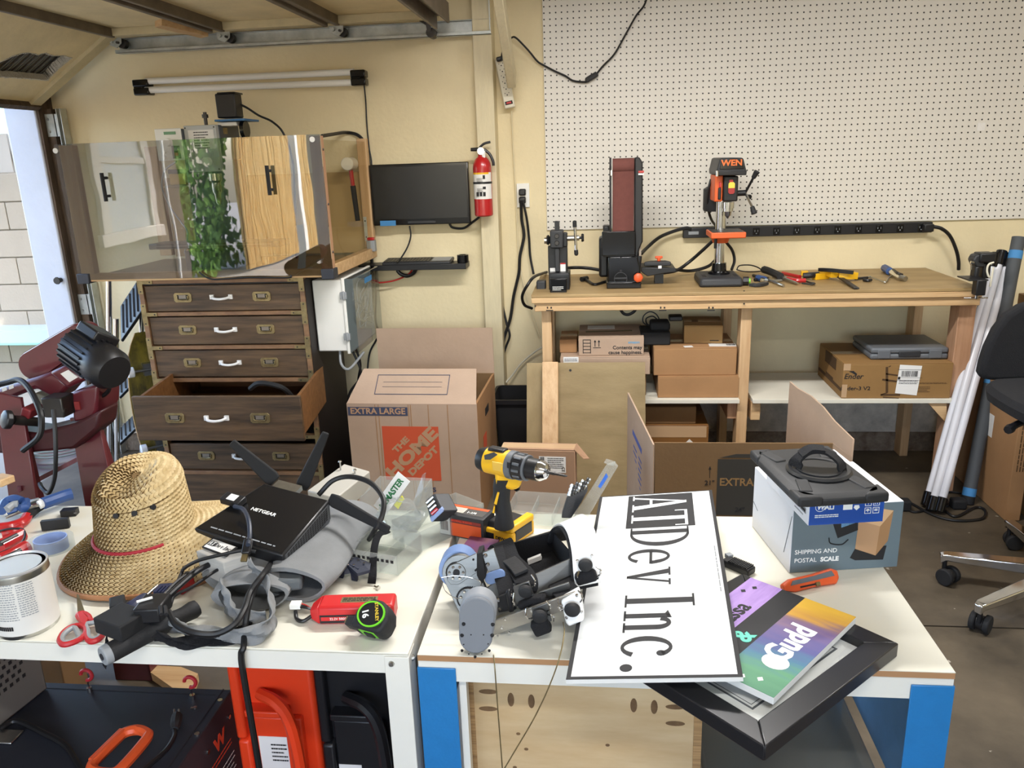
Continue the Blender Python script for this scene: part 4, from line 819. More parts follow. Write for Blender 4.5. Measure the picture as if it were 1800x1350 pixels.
# head
p, q = Y(1262, 355, dy-.03), Y(1296, 309, dy-.03)
b = MB(); b.box(p.x+.022, q.x+.006, dy-.03, dy+.13, p.z, q.z); b.out('head', 'black', T, world=True, bev=.006)
b = MB(); b.box(p.x-.014, p.x+.02, dy-.022, dy+.14, p.z, q.z+.004); b.out('head_side', 'pressorange', T, world=True, bev=.005)
W2('depth_stop', 'black', T, 1262, 330, 1268, 351, dy-.03, .02); W2('speed_window', 'red', T, 1264, 320, 1268.5, 330, dy-.03, .012, .002)
c, d = Y(1280, 341, dy-.036), Y(1292, 320, dy-.036)
b = MB(); r_ = .006; b.slab([(c.x+r_, dy-.037, c.z), (d.x-r_, dy-.037, c.z), (d.x, dy-.037, c.z+r_), (d.x, dy-.037, (c.z+d.z)/2), (c.x, dy-.037, (c.z+d.z)/2), (c.x, dy-.037, c.z+r_)], (0, .008, 0)); b.out('stop_paddle', mat('stopred', '9c2c2a', .4), T, world=True)
b = MB(); b.slab([(c.x, dy-.038, (c.z+d.z)/2), (d.x, dy-.038, (c.z+d.z)/2), (d.x, dy-.038, d.z-r_), (d.x-r_, dy-.038, d.z), (c.x+r_, dy-.038, d.z), (c.x, dy-.038, d.z-r_)], (0, .009, 0)); b.out('start_paddle', mat('startyellow', 'e8c84a', .4), T, world=True)
W2('switch_top', 'stopred', T, 1282, 316, 1289, 321, dy-.037, .008, .001)
# belt cover with the maker's name
b = MB(); A_ = [Y(1260, 309, dy-.06), Y(1312, 308, dy-.06), Y(1312, 298, dy-.06), Y(1307, 277, dy-.06), Y(1266, 278, dy-.06), Y(1260, 299, dy-.06)]
b.loft([[V((a.x, dy-.06, a.z)) for a in A_], [V((a.x+(-.0 if i in (1, 2, 3) else -.0), dy+.19, a.z)) for i, a in enumerate(A_)], [V((cx_+(a.x-cx_)*.8, dy+.25, a.z)) for a in A_]]); hd = b.out('belt_cover', 'greyblack', T, world=True, bev=.008)
b = MB(); P_ = [Y(1265, 298, dy-.063), Y(1308, 297, dy-.063), Y(1305, 279, dy-.063), Y(1268, 280, dy-.063)]; b.slab(P_, (0, .006, 0)); b.out('front_panel', 'blackgloss', hd, world=True, bev=.002)
b = MB(); b.slab([Y(1260, 309, dy-.064), Y(1312, 308, dy-.064), Y(1313, 300, dy-.064), Y(1259, 301, dy-.064)], (0, .01, 0)); b.out('cover_rim', 'black', hd, world=True, bev=.003)
c = Y(1286.5, 286.5, dy-.0635); text('WEN', .034, mat('presstext', 'e06a2e', .5), hd, MW[hd.name].inverted() @ TR(c) @ RX(90), bold=.03, sx=1.12)
b = MB(); b.cyl(Y(1260.5, 300, dy-.07), Y(1260.5, 310, dy-.07), .006); b.out('cover_latch', 'chrome', T, world=True)
c = Y(1280, 355, dy+.02); e_ = Y(1279, 384, dy+.02)
b = MB(); L_ = c.z-e_.z; b.lathe([(.003, 0), (.010, L_*.15), (.015, L_*.17), (.018, L_*.42), (.026, L_*.44), (.026, L_*.62), (.03, L_*.63), (.03, L_)], 20, TR(c.x, dy+.02, e_.z)); b.out('chuck', 'chrome', T, world=True)
# feed handle: hub and three spokes
hb_ = Y(1310, 339, dy+.03); b = MB(); b.cyl(Y(1294, 340, dy+.03), hb_, .013); b.out('feed_hub', 'black', T, world=True)
for (mx_, my_), (ex, ey), m_ in (((1324, 313), (1331, 301), 'black'), ((1322, 363), (1326, 376), 'chrome'), ((1315, 345), (1317, 347), 'chrome')):
    yy = dy-.0 if ey != 347 else dy+.12
    a_, e_ = Y(mx_, my_, yy), Y(ex, ey, yy-.01)
    b = MB(); b.cyl(hb_, a_, .0055, n=8); k = b.out('feed_spoke', m_, T, world=True); b = MB(); b.tube([a_, a_.lerp(e_, .6), e_], .013, 10, scale=[.75+.3*i/12 for i in range(13)], k=6); b.out('grip', 'rubber', k, world=True, bev=.002)
b = MB(); b.lathe([(.05, 0), (.055, .01), (.055, .10), (.04, .11)], 20, TR(Y(1255, 365, dy+.2).x, dy+.17, Y(1255, 370, dy+.2).z)); b.out('motor', 'greyblack', T, world=True)
cord('motor_lead', 'black cord of the drill press hanging behind its column', [Y(1250, 315, dy+.12), Y(1245, 335, dy+.12), Y(1244, 360, dy+.14), Y(1250, 385, dy+.2), Y(1262, 402, 4.05)], .006)
# ---------------------------------------------------------------- arbor like bench tool at the left end
vy = 3.60
T = on('bench_mortiser', 'small black bench press with steel T handle at the left bench end', 'press', 982, 515, vy+.08, BZ)
W2('base', 'black', T, 965, 480, 1001, 512, vy+.03, .14, .005); W2('base_front', 'blackgloss', T, 967, 490, 996, 516, vy-.045, .075, .003)
W2('column', 'black', T, 964, 432, 997, 482, vy+.09, .05, .004); W2('guide_bar', 'greyblack', T, 976, 436, 983, 478, vy+.06, .03, .003)
W2('head', 'greyblack', T, 967, 405, 990, 437, vy+.05, .07, .006); W2('rack', 'black', T, 975, 389, 983, 407, vy+.07, .03, .001)
W2('head_side', 'black', T, 990, 409, 997, 434, vy+.07, .04, .004)
for py_ in (415, 427): c = Y(979, py_, vy+.05); b = MB(); b.cyl(c, c+V((0, -.008, 0)), .011, .009, 12); b.out('bolt', 'darksteel', T, world=True)
a_, e_ = Y(957, 422, vy+.085), Y(1018, 418, vy+.085)
b = MB(); b.cyl(Y(997, 419, vy+.085), e_, .012); b.out('pinion_shaft', 'steel', T, world=True); b = MB(); b.cyl(Y(957, 423, vy+.085), Y(962, 423, vy+.085), .014); b.out('shaft_end', 'steel', T, world=True)
b = MB(); b.lathe([(.02, 0), (.024, .008), (.016, .014), (.024, .02), (.02, .026)], 16, TR(Y(961, 422, vy+.085)) @ RY(90)); b.out('spring_collar', 'black', T, world=True)
b = MB(); b.cyl(e_, e_+V((.012, 0, 0)), .006); b.lathe([(.016, 0), (.019, .004), (.016, .012)], 6, TR(e_+V((.010, 0, 0))) @ RY(90)); b.out('end_knob', 'black', T, world=True)
t0, t1 = Y(1010, 391, vy+.075), Y(1013, 446, vy+.075)
b = MB(); b.cyl(t0, t1, .0065, n=10); hnd = b.out('handle_bar', 'chrome', T, world=True)
for a_, c in ((t0, t0.lerp(t1, .15)), (t1, t1.lerp(t0, .12))): b = MB(); b.tube([a_, a_.lerp(c, .4), c], .0095, 10); b.sph(a_, .0095); b.out('grip', 'rubber', hnd, world=True)
W2('warning_label', 'label', T, 985, 462, 994, 478, vy+.089, .001, 0); W2('warning_band', 'red', T, 985, 462, 994, 464.5, vy+.088, .001, 0); W2('label', 'label', T, 967, 471, 977, 480, vy+.089, .001, 0)
c = Y(981, 507, vy-.046); lines(T, MW[T.name].inverted() @ TR(c) @ RX(90), .05, .02, 3, 'white_print'); 
W2('side_clamp', 'greyblack', T, 943, 494, 959, 511, vy+.06, .05, .006)
# ---------------------------------------------------------------- long power strip on the wall
T = on('wall_power_strip', 'long black power strip on the wall under the pegboard', 'power strip', 1420, 405, 4.09)
p, q = Y(1201, 419, 4.07), Y(1641, 392, 4.07); hh = Y(1420, 396, 4.07).z-Y(1420, 414, 4.07).z; zc = Y(1420, 405, 4.07).z
b = MB(); b.box(p.x, q.x, 4.075, WY-.001, zc-hh/2, zc+hh/2); b.out('body', 'black', T, world=True, bev=.003)
for i in range(11):
    x = p.x+.16+i*.0965; b = MB(); b.box(x-.016, x+.016, 4.0725, 4.0755, zc-.018, zc+.018); k = b.out('socket', 'blackgloss', T, world=True, bev=.002)
    b = MB(); b.box(x-.008, x-.006, 4.0718, 4.073, zc-.002, zc+.008); b.box(x+.006, x+.008, 4.0718, 4.073, zc-.002, zc+.008); b.cyl((x, 4.0718, zc-.009), (x, 4.073, zc-.009), .003, n=8); b.out('slots', 'greyplastic', k, world=True)
b = MB(); b.box(p.x+.025, p.x+.075, 4.072, 4.0755, zc-.008, zc+.008); b.out('switch', 'greyplastic', T, world=True, bev=.002)
b = MB(); b.box(q.x-.05, q.x-.005, 4.04, 4.075, zc-.018, zc+.018); b.out('plug', 'black', T, world=True, bev=.005)
cord('arched_cable', 'black cord arching from the power strip down to the right bench end', [Y(1638, 398, 4.05), Y(1655, 402, 4.05), Y(1670, 415, 4.06), Y(1681, 440, 4.07), Y(1685, 460, 4.08), Y(1685, 474, 4.09)], .0085)
cord('sander_cord', 'black cord rising from the sander to the left end of the power strip', [Y(1127, 446, 3.9), Y(1140, 433, 4.0), Y(1158, 418, 4.06), Y(1180, 408, 4.07), Y(1205, 401, 4.065), Y(1215, 403, 4.068)], .0085)
cord('press_cable', 'black cord curving from the drill press table down to the disc table', [Y(1252, 424, 3.9), Y(1235, 440, 3.92), Y(1212, 460, 3.95), Y(1190, 475, 3.92), Y(1165, 480, 3.9)], .008)
cord('looped_cord', 'black cord looping right of the drill press column', [Y(1262, 452, 3.95), Y(1245, 468, 3.98), Y(1215, 476, 4.0), Y(1185, 474, 3.95)], .008)
cord('column_cord', 'black cord bowing out behind the right side of the drill press column', [Y(1275, 424, 3.95), Y(1287, 440, 3.98), Y(1291, 458, 3.98), Y(1286, 474, 3.95)], .007)
cord('bench_lead', 'black cord lying along the bench between press and sander', [Z(960, 478, BZ+.008), Y(1000, 471, 3.95), Y(1030, 471, 3.95), Y(1056, 475, 3.93)], .008)
cord('plug_lead', 'short black lead with plug lying left of the sander', [Z(1028, 490, BZ+.01), Z(1034, 494, BZ+.008), Z(1045, 500, BZ+.006), Z(1062, 496, BZ+.006), Z(1070, 493, BZ+.02)], .007)
cord('mains_plug', 'small black plug lying on the bench left of the sander', [Z(1022, 491, BZ+.012), Z(1032, 489, BZ+.012)], .012, k=0)
cord('under_bench_loop', 'loop of black cable hanging under the bench rail', [Y(1090, 543, 3.7), Y(1096, 551, 3.7), Y(1104, 553, 3.7), Y(1113, 549, 3.7), Y(1118, 543, 3.7)], .007)
# ---------------------------------------------------------------- wall outlet, hanging strip, wall cords
T = on('wall_outlet', 'white duplex wall outlet left of the bench', 'outlet', 919, 365, 4.1)
p, q = Y(909, 365, 4.108), Y(930, 322, 4.108); b = MB(); b.box(p.x, q.x, 4.108, WY-.0005, p.z, q.z); b.out('cover_plate', 'white', T, world=True, bev=.003)
for py_ in (338, 352): c = Y(918, py_, 4.08); b = MB(); b.box(c.x-.017, c.x+.017, 4.07, 4.108, c.z-.016, c.z+.016); b.out('plug', 'black', T, world=True, bev=.006)
T = on('hanging_power_strip', 'white six way power strip hanging beside the wall post', 'power strip', 897, 193, 4.08)
a_, e_ = Y(879, 103, 4.07), Y(897, 190, 4.07); ax_ = (e_-a_); Tm = frame(a_, ax_, (0, -1, 0)); L_ = ax_.length
b = MB(); b.box(0, L_, -.026, .026, -.015, .015, Tm); b.out('body', mat('ivory', 'd8d2be', .5), T, world=True, bev=.005)
for i in range(6):
    x = L_*(.12+i*.118); b = MB(); b.box(x-.005, x-.001, -.011, -.008, .0148, .0158, Tm); b.box(x-.005, x-.001, .008, .011, .0148, .0158, Tm); b.cyl(Tm @ V((x+.006, 0, .0148)), Tm @ V((x+.006, 0, .0158)), .003, n=8); b.out('socket', 'ink', T, world=True)
b = MB(); b.box(L_*.86, L_*.93, -.018, .018, .014, .0165, Tm); k = b.out('switch_frame', 'ink', T, world=True); b = MB(); b.box(L_*.875, L_*.915, -.012, .012, .016, .020, Tm); b.out('rocker', 'red', k, world=True, bev=.001)
b = MB(); b.box(-.004, L_*.07, -.014, .014, .014, .05, Tm); b.out('plug', 'black', T, world=True, bev=.005)
cord('strip_lead', 'thin black cord from the hanging power strip up behind the slanted brace', [Y(881, 106, 4.02), Y(883, 92, 4.03), Y(888, 76, 4.06), Y(900, 66, 4.07), Y(906, 66, 4.06), Y(915, 74, 4.07), Y(930, 90, 4.08), Y(945, 108, 4.09), Y(958, 116, 4.095)], .0045)
T = on('inline_switch_cord', 'thin black cord with inline switch drooping across the pegboard', 'cord', 1041, 145, 4.09)
b = MB(); b.tube([Y(958, 116, 4.095), Y(975, 125, 4.095), Y(993, 133, 4.095), Y(1008, 142, 4.095), Y(1030, 144, 4.09), Y(1036, 140, 4.09)], .0045, 8); b.tube([Y(1047, 132, 4.09), Y(1060, 116, 4.09), Y(1080, 95, 4.09), Y(1100, 60, 4.09), Y(1118, 28, 4.08), Y(1132, 10, 4.06), Y(1140, -12, 4.04)], .0045, 8); b.out('cord', 'cable', T, world=True)
b = MB(); b.tube([Y(1030, 142, 4.085), Y(1036, 138, 4.085), Y(1046, 132, 4.085), Y(1050, 129, 4.085)], .013, 10, k=4, scale=[.7]+[1]*11+[.6]); b.out('switch', 'greyblack', T, world=True)
cord('outlet_cord', 'black cord running from the wall outlet down beside the bench post', [Y(919, 352, 4.07), Y(926, 385, 4.08), Y(930, 420, 4.09), Y(932, 450, 4.09), Y(938, 482, 4.07)], .006)
cord('outlet_cord', 'black cord running from the wall outlet straight down towards the floor', [Y(916, 352, 4.07), Y(917, 385, 4.09), Y(921, 415, 4.09), Y(914, 450, 4.08), Y(912, 480, 4.08), Y(903, 520, 4.08), Y(897, 560, 4.08), Y(886, 595, 4.07), Y(884, 620, 4.06)], .008)
cord('thin_wall_cord', 'thin pale cord running down the wall from the hanging power strip', [Y(899, 195, 4.1), Y(902, 260, 4.11), Y(906, 330, 4.11), Y(909, 400, 4.11), Y(913, 460, 4.1), Y(925, 520, 4.08), Y(940, 565, 4.07), Y(950, 595, 4.06)], .004, 'trimcream')
cord('pale_wall_cord', 'pale cord curving down the wall into the black trash bin', [Y(953, 610, 4.08), Y(935, 622, 4.09), Y(915, 640, 4.09), Y(900, 660, 4.08), Y(886, 676, 4.06)], .005, 'ivory')
cord('bench_drop_cord', 'black cord looping below the left end of the bench top', [Z(962, 478, BZ+.01), Y(940, 486, 3.7), Y(928, 500, 3.6), Y(918, 520, 3.65), Y(922, 536, 3.7), Y(935, 542, 3.75)], .007)
cord('post_cord', 'thin black cord hanging down beside the wall post to the bin', [Y(880, 525, 4.09), Y(885, 545, 4.09), Y(891, 570, 4.08), Y(896, 590, 4.07), Y(890, 608, 4.07), Y(884, 625, 4.06)], .006)
# ---------------------------------------------------------------- loose tools on the bench
def tool(name, label, cat, parts, group='hand tools on the back bench'):
    o_ = parts[0][2][0]; T = thing(name, label, cat, TR(V((o_[0], o_[1], BZ))), group)
    for nm, m_, pts, r, sc in parts:
        b = MB()
        if isinstance(r, tuple): b.ribbon(pts, r[0], r[1], (0, 0, 1), k=4 if len(pts) > 2 else 0)
        else: b.tube(pts, r, 8, k=5 if len(pts) > 2 else 0, scale=sc)
        b.out(nm, m_, T, world=True, bev=.0008 if isinstance(r, tuple) else 0)
    return T
def g(x, y, h=.008): return Z(x, y, BZ+h)
tool('screwdriver', 'large screwdriver with a fat black handle lying on the bench', 'screwdriver', [('handle', 'rubber', [g(1343, 474, .03), g(1350, 476, .03), g(1362, 481, .025), g(1372, 486, .022)], .018, None), ('shaft', 'steel', [g(1372, 486, .02), g(1402, 498, .01)], .005, None)])
tool('pliers', 'steel pliers with slender jaws lying left of the big screwdriver', 'pliers', [('handle', 'black', [g(1324, 484), g(1338, 488), g(1350, 490)], .007, None), ('handle', 'black', [g(1326, 492), g(1338, 491), g(1350, 492)], .007, None), ('jaw', 'steel', [g(1350, 491), g(1362, 496), g(1377, 502)], .006, None), ('jaw', 'steel', [g(1350, 492), g(1358, 494), g(1374, 493)], .006, None)])
tool('pliers', 'red handled pliers lying right of the big screwdriver', 'pliers', [('handle', 'red', [g(1376, 480, .014), g(1388, 483, .014), g(1406, 487, .014)], .009, None), ('handle', 'red', [g(1384, 490, .014), g(1400, 493, .014), g(1416, 493, .014)], .010, None), ('jaw', 'steel', [g(1360, 486, .012), g(1372, 489, .012), g(1384, 489, .012)], .008, None)])
tool('hex_key', 'bent dark hex key beside the red pliers', 'hex key', [('key', 'darksteel', [g(1413, 493), g(1425, 497), g(1432, 498), g(1428, 500), g(1410, 498)], .004, None)])
tool('wire_cutter', 'slim steel chisel lying in front of the red pliers', 'chisel', [('blade', 'steel', [g(1366, 488), g(1385, 493), g(1402, 498)], (.012, .006), None)])
tool('clamp', 'yellow and black spring clamp lying nearest the bench middle', 'clamp', [('handle', 'yellow', [g(1408, 480, .015), g(1420, 480, .015)], (.035, .02), None), ('grip', 'black', [g(1412, 485, .02), g(1424, 484, .022), g(1438, 483, .02)], .014, None), ('jaw', 'yellow', [g(1431, 486, .015), g(1444, 485, .015), g(1455, 484, .015)], (.03, .028), None)])
tool('ratchet_clamp', 'yellow ratchet bar clamp with a long dark bar jutting over the bench front', 'clamp', [('body', 'yellow', [g(1442, 478, .03), g(1458, 479, .03), g(1470, 483, .028)], (.045, .026), None), ('handle', 'yellow', [g(1475, 483, .028), g(1490, 484, .026), g(1504, 484, .024)], (.04, .03), None), ('grip', 'black', [g(1440, 474, .045), g(1462, 475, .05), g(1500, 479, .045)], (.014, .016), None), ('bar', 'darksteel', [g(1470, 483, .02), g(1488, 495, .012), g(1506, 507, .006)], (.022, .006), None)])
tool('needle_pliers', 'small dark needle nose pliers beside the yellow bar clamp', 'pliers', [('handle', 'black', [g(1503, 490), g(1515, 489), g(1525, 488)], .006, None), ('handle', 'black', [g(1518, 492), g(1526, 493), g(1531, 492)], .007, None), ('jaw', 'steel', [g(1525, 488), g(1530, 486)], .004, None)])
tool('hex_key', 'long thin steel L wrench lying near the right end of the bench', 'wrench', [('key', 'steel', [g(1527, 486), g(1545, 492), g(1556, 496), g(1562, 489), g(1568, 484)], .003, None)])
tool('rivet_tool', 'chrome and blue hose fitting lying furthest right on the bench', 'fitting', [('handle', 'bluehandle', [g(1555, 471, .018), g(1560, 474, .018), g(1564, 477, .018)], .018, None), ('body', 'chrome', [g(1562, 475, .018), g(1574, 483, .016), g(1584, 488, .014)], .013, None), ('collar', 'steel', [g(1583, 488, .014), g(1592, 490, .014)], .012, None), ('lever', 'darksteel', [g(1570, 474, .03), g(1578, 480, .028), g(1586, 483, .02)], .006, None)])
tool('safety_glasses', 'thin framed safety glasses behind the tools right of the drill press', 'glasses', [('frame', 'ink', [g(1295, 474, .02), g(1300, 467, .035), g(1318, 466, .04), g(1332, 470, .035), g(1338, 476, .02), g(1322, 478, .01), g(1306, 477, .012), g(1295, 474, .02)], .003, None)])
tool('wrench_stub', 'dark multi tool with blue end lying in front of the glasses', 'multi tool', [('body', 'greyblack', [g(1320, 500), g(1332, 501), g(1346, 498)], (.03, .012), None), ('cap', 'bluehandle', [g(1332, 488, .015), g(1344, 491, .015)], .014, None), ('tip', 'chrome', [g(1340, 492, .014), g(1346, 494, .014)], .012, None)])
tool('tape_roll', 'green and black tape roll touching the drill press base', 'tape', [('roll', 'black', [g(1306, 494, .02), g(1316, 494, .02)], .02, None), ('core', 'green', [g(1315, 494, .02), g(1319, 494, .02)], .012, None)])
# ---------------------------------------------------------------- vise clamped to the right bench end
vy = 3.56
T = on('bench_vise', 'black clamp on vise at the right end of the bench', 'vise', 1727, 517, vy, Y(1727, 521, vy).z)
p = Y(1728, 470, vy); W2('anvil', 'black', T, 1722, 445, 1753, 462, vy-.02, .07, .006)
b = MB(); b.slab([Y(1711, 458, vy-.01), Y(1716, 449, vy-.01), Y(1728, 446, vy-.01), Y(1732, 470, vy-.01), Y(1716, 470, vy-.01)], (0, .06, 0)); b.out('fixed_jaw', 'greyblack', T, world=True, bev=.006)
W2('swivel_neck', 'black', T, 1712, 468, 1725, 493, vy-.01, .05, .008); W2('slide', 'black', T, 1726, 462, 1744, 490, vy-.0, .05, .006)
W2('clamp_frame', 'black', T, 1715, 492, 1736, 520, vy-.105, .045, .004); W2('clamp_plate', 'black', T, 1704, 491.5, 1738, 494.5, vy-.1, .12, .001)
c = Y(1717, 517, vy-.085); b = MB(); b.cyl(c, c+V((0, 0, -.02)), .007); b.cyl(c+V((-.05, 0, -.016)), c+V((.045, 0, -.016)), .003); b.out('clamp_screw', 'chrome', T, world=True)
b = MB(); c = Y(1750, 464, vy-.02); b.tube([Y(1747, 461, vy-.06), Y(1738, 465, vy-.06), Y(1735, 475, vy-.06), Y(1738, 486, vy-.06), Y(1744, 488, vy-.06)], .004, 8); b.tube([Y(1746, 470, vy-.07), Y(1743, 488, vy-.07), Y(1740, 504, vy-.07)], .004, 8, k=1); b.out('handle', 'ivory', T, world=True)
b = MB(); b.cyl(Y(1706, 461, vy-.02), Y(1712, 462, vy-.02), .006); b.cyl(Y(1707, 461, vy-.02), Y(1707, 474, vy-.02), .003); b.out('lock_pin', 'chrome', T, world=True)
# ================================================================ cartons
def carton(name, label, x0, yt, x1, yb, yf, d, m='card', z=None, group=None, rz=0, tape=True, cat='box', h=None, w=None):
    p, q = Y(x0, yb, yf), Y(x1, yt, yf); w = w or q.x-p.x; z0 = p.z if z is None else z; h = h or (q.z-z0)
    T = thing(name, label, cat, TR((p.x+q.x)/2, yf+d/2, z0) @ RZ(rz), group)
    T['dims'] = (w, d, h)
    b = MB(); b.box(-w/2, w/2, -d/2, d/2, 0, h-.004); b.out('body', m, T, bev=.003)
    for s in (-1, 1):
        b = MB(); b.box(-w/2+.001, w/2-.001, min(s*.0015, s*(d/2-.001)), max(s*.0015, s*(d/2-.001)), h-.0039, h); b.out('flap', m, T, bev=.001)
    if tape: b = MB(); b.box(-w/2+.0005, w/2-.0005, -.024, .024, h, h+.0006); b.out('packing_tape', 'tape_clear', T)
    del T['dims']
    return T, w, d, h
G_ = 'cartons stored under the work bench'
sz = ss
T, w, d, h = carton('carton', 'lowest wide carton behind the plywood on the left bench shelf', 1000, 656, 1136, 702, 3.60, .3, 'carddk', sz+.0005, G_)
zA = sz+h+.001
T, w, d, h = carton('carton', 'flat carton with printed arrows directly under the happiness carton', 985, 627, 1143, 656, 3.575, .34, 'card', zA, G_)
zB = zA+h+.0008
F_ = front(w, d, h)
b = MB(); b.box(-w/2+.015, -w/2+.085, -.004, .024, 0, .0004, F_ @ TR(0, .02, 0)); b.out('label', 'label', T); lines(T, F_ @ TR(-w/2+.05, .03, .0006), .06, .016, 2)
def uparrows(T, F_, x, y, s):
    b = MB()
    for k in (-1, 1):
        b.box(x+k*s*.5-s*.09, x+k*s*.5+s*.09, y-s*.8, y+s*.5, 0, .0004, F_); b.add([(x+k*s*.5-s*.32, y+s*.4, .0004), (x+k*s*.5+s*.32, y+s*.4, .0004), (x+k*s*.5, y+s, .0004)], [(0, 1, 2)], F_)
    b.box(x-s, x+s, y-s*1.15, y-s*1.0, 0, .0004, F_); b.out('arrow_mark', 'ink', T)
uparrows(T, F_, -w/2+.155, -.012, .022)
carton('carton', 'small carton with dark tape squeezed left of the happiness carton', 984, 597, 1014, 627, 3.66, .2, 'card2', zB, G_)
T, w, d, h = carton('carton', 'carton printed with a happiness slogan, topmost on the left bench shelf', 1017, 591, 1132, 620, 3.60, .27, 'card', zB, G_, tape=False)
F_ = front(w, d, h)
text('Contents may', .0235, 'ink', T, F_ @ TR(w/2-.008, -.008, 0), align='RIGHT', bold=.02); text('cause happiness.', .0235, 'ink', T, F_ @ TR(w/2-.006, -.031, 0), align='RIGHT', bold=.02)
text('amazon', .017, mat('ltblue', '5d9dc0', .7), T, F_ @ TR(w/2-.045, .017, 0), bold=.02)
b = MB()
for k in range(5): b.box(-w/2+.022, -w/2+.055, -h*.36+k*h*.17, -h*.36+k*h*.17+.003, 0, .0004, F_)
b.box(-w/2+.020, -w/2+.023, -h*.38, h*.35, 0, .0004, F_); b.box(-w/2+.054, -w/2+.057, -h*.38, h*.35, 0, .0004, F_); b.out('handling_mark', 'ink', T)
uparrows(T, F_, -w/2+.085, .012, .018)
b = MB(); b.box(-w/2+.03, w/2-.05, -.03, -.006, h, h+.0007, RZ(4)); b.out('dark_tape', 'blackgloss', T); b = MB(); b.box(-w/2+.04, -w/2+.17, .03, .11, h, h+.0006); b.out('shipping_label', 'label', T)
T, w, d, h = carton('carton', 'plain lower carton on the bench shelf left of the middle post', 1156, 661, 1301, 707, 3.56, .36, 'card2', sz+.0005, G_)
zD = sz+h+.0008
T, w, d, h = carton('carton', 'carton with two top labels standing on the plain carton by the middle post', 1149, 611, 1296, 660, 3.575, .3, 'card2', zD, G_)
zC = zD+h+.0008
b = MB(); b.box(.07, .19, -d/2+.03, -d/2+.085, h, h+.0006, RZ(-2)); b.out('shipping_label', 'label', T); b = MB(); b.box(-.07, -.03, -d/2+.02, -d/2+.05, h+.0001, h+.0007, RZ(10)); b.out('label', 'label', T)
bars(T, TR(.165, -d/2+.058, h+.0009), .04, .03)
T, w, d, h = carton('carton', 'small tan carton topmost beside the middle bench post', 1205, 572, 1274, 606, 3.66, .22, mat('cardtan', '9c7a4c', .85), zC, G_, rz=-4)
text('', .01, 'ink', T, M()) if False else None
b = MB(); b.box(-.05, -.02, -.03, .02, h+.0007, h+.001); b.out('printed_mark', 'carddk', T); b = MB(); b.box(.03, .07, -d/2-.0008, -d/2-.0002, .012, .016); b.out('printed_line', 'ink', T)
b = MB(); p = Y(1160, 604, 3.66); b.box(p.x-.09, p.x+.045, 3.63, 3.80, zC, zC+.06); tag(b.out('switch_box', 'blackmatte', bev=.006), 'black equipment box between the two upper cartons under the bench', 'device')
b = MB(); p = Y(1166, 580, 3.68); b.box(p.x-.06, p.x+.03, 3.66, 3.76, zC+.0605, zC+.10, ); tag(b.out('power_adapter', 'blackmatte', bev=.010), 'black power adapter lying on the black box under the bench', 'adapter')
b = MB(); p = Y(1180, 573, 3.70); b.box(p.x-.012, p.x+.05, 3.68, 3.74, zC+.101, zC+.125); b.out('power_adapter', 'black', bev=.006) and None
tag(bpy.data.objects['power_adapter.002'], 'small black plug adapter topmost on the adapter pile under the bench', 'adapter')
cord('coiled_lead', 'thin black lead coiled up in a loop above the adapters under the bench', [Y(1150, 575, 3.72), Y(1132, 568, 3.74), Y(1131, 556, 3.75), Y(1142, 548, 3.75), Y(1154, 553, 3.75), Y(1160, 566, 3.74), Y(1148, 556, 3.76), Y(1136, 560, 3.76), Y(1138, 570, 3.74), Y(1150, 573, 3.72)], .003)
T, w, d, h = carton('carton', 'shallow dim carton on the floor stack right behind the plywood edge', 1120, 715, 1224, 745, 3.60, .3, 'carddk', None, G_)
z0 = MW[T.name].translation.z
T, w, d, h = carton('carton', 'shiny taped brown carton on the floor under the bench shelf', 1110, 748, 1246, 800, 3.585, .38, mat('cardsh', '80582f', .4), 0, G_, h=z0-.001)
F_ = front(w, d, h)
b = MB(); b.box(-w/2+.01, w/2-.01, h/2-.06, h/2-.005, 0, .0006, F_); b.out('packing_tape', 'tape_clear', T)
b = MB(); c = Y(1212, 778, 3.58); c = MW[T.name].inverted() @ c; b.box(-.02, .02, -.02, .02, 0, .0008, TR(c.x, -d/2-.001, c.z-.012) @ RX(90) @ RZ(45)); b.out('label', 'label', T)
# long printer carton and grey case at the right
T, w, d, h = carton('printer_carton', 'long brown printer carton with shipping label on the right bench shelf', 1478, 638, 1677, 706, 3.545, .40, mat('cardbr', '8d6a3c', .8, var=.08), sz+.0005, 'cartons stored under the work bench')
F_ = front(w, d, h)
def fp(px_, py_, dy=0): q = MW[T.name].inverted() @ Y(px_, py_, 3.5445); return q.x, q.z-h/2
x, y = fp(1500, 662); text('Ender', .034, 'ink', T, F_ @ TR(x, y, 0), shear=.25, bold=.01)
b = MB(); x, y = fp(1501, 655); b.add([(x-.022, y+.006, .0004), (x-.002, y+.008, .0004), (x+.012, y-.004, .0004), (x+.016, y+.006, .0004), (x+.008, y-.012, .0004), (x-.006, y-.002, .0004)], [(0, 1, 2, 5), (2, 3, 4), (2, 4, 5)], F_); b.out('emblem', 'ink', T)
x, y = fp(1504, 683); text('Ender-3 V2', .024, 'ink', T, F_ @ TR(x, y, 0), bold=.01, sx=1.15)
b = MB(); brn = mat('brownprint', '4a3217', .8)
for a_, e_, wd in (((1559, 645), (1559, 690), .010), ((1557, 657), (1580, 660), .006), ((1551, 667), (1580, 671), .008), ((1548, 694), (1582, 694), .008), ((1548, 694), (1560, 690), .004), ((1552, 698), (1580, 700), .004), ((1562, 645), (1566, 643), .004)):
    A_, E_ = V((*fp(*a_), .0004)), V((*fp(*e_), .0004)); b.bar(F_ @ A_, F_ @ E_, .0008, wd, F_.to_3x3() @ V((0, 1, 0)) if abs((E_-A_).y) < abs((E_-A_).x) else (1, 0, 0))
b.out('machine_drawing', brn, T)
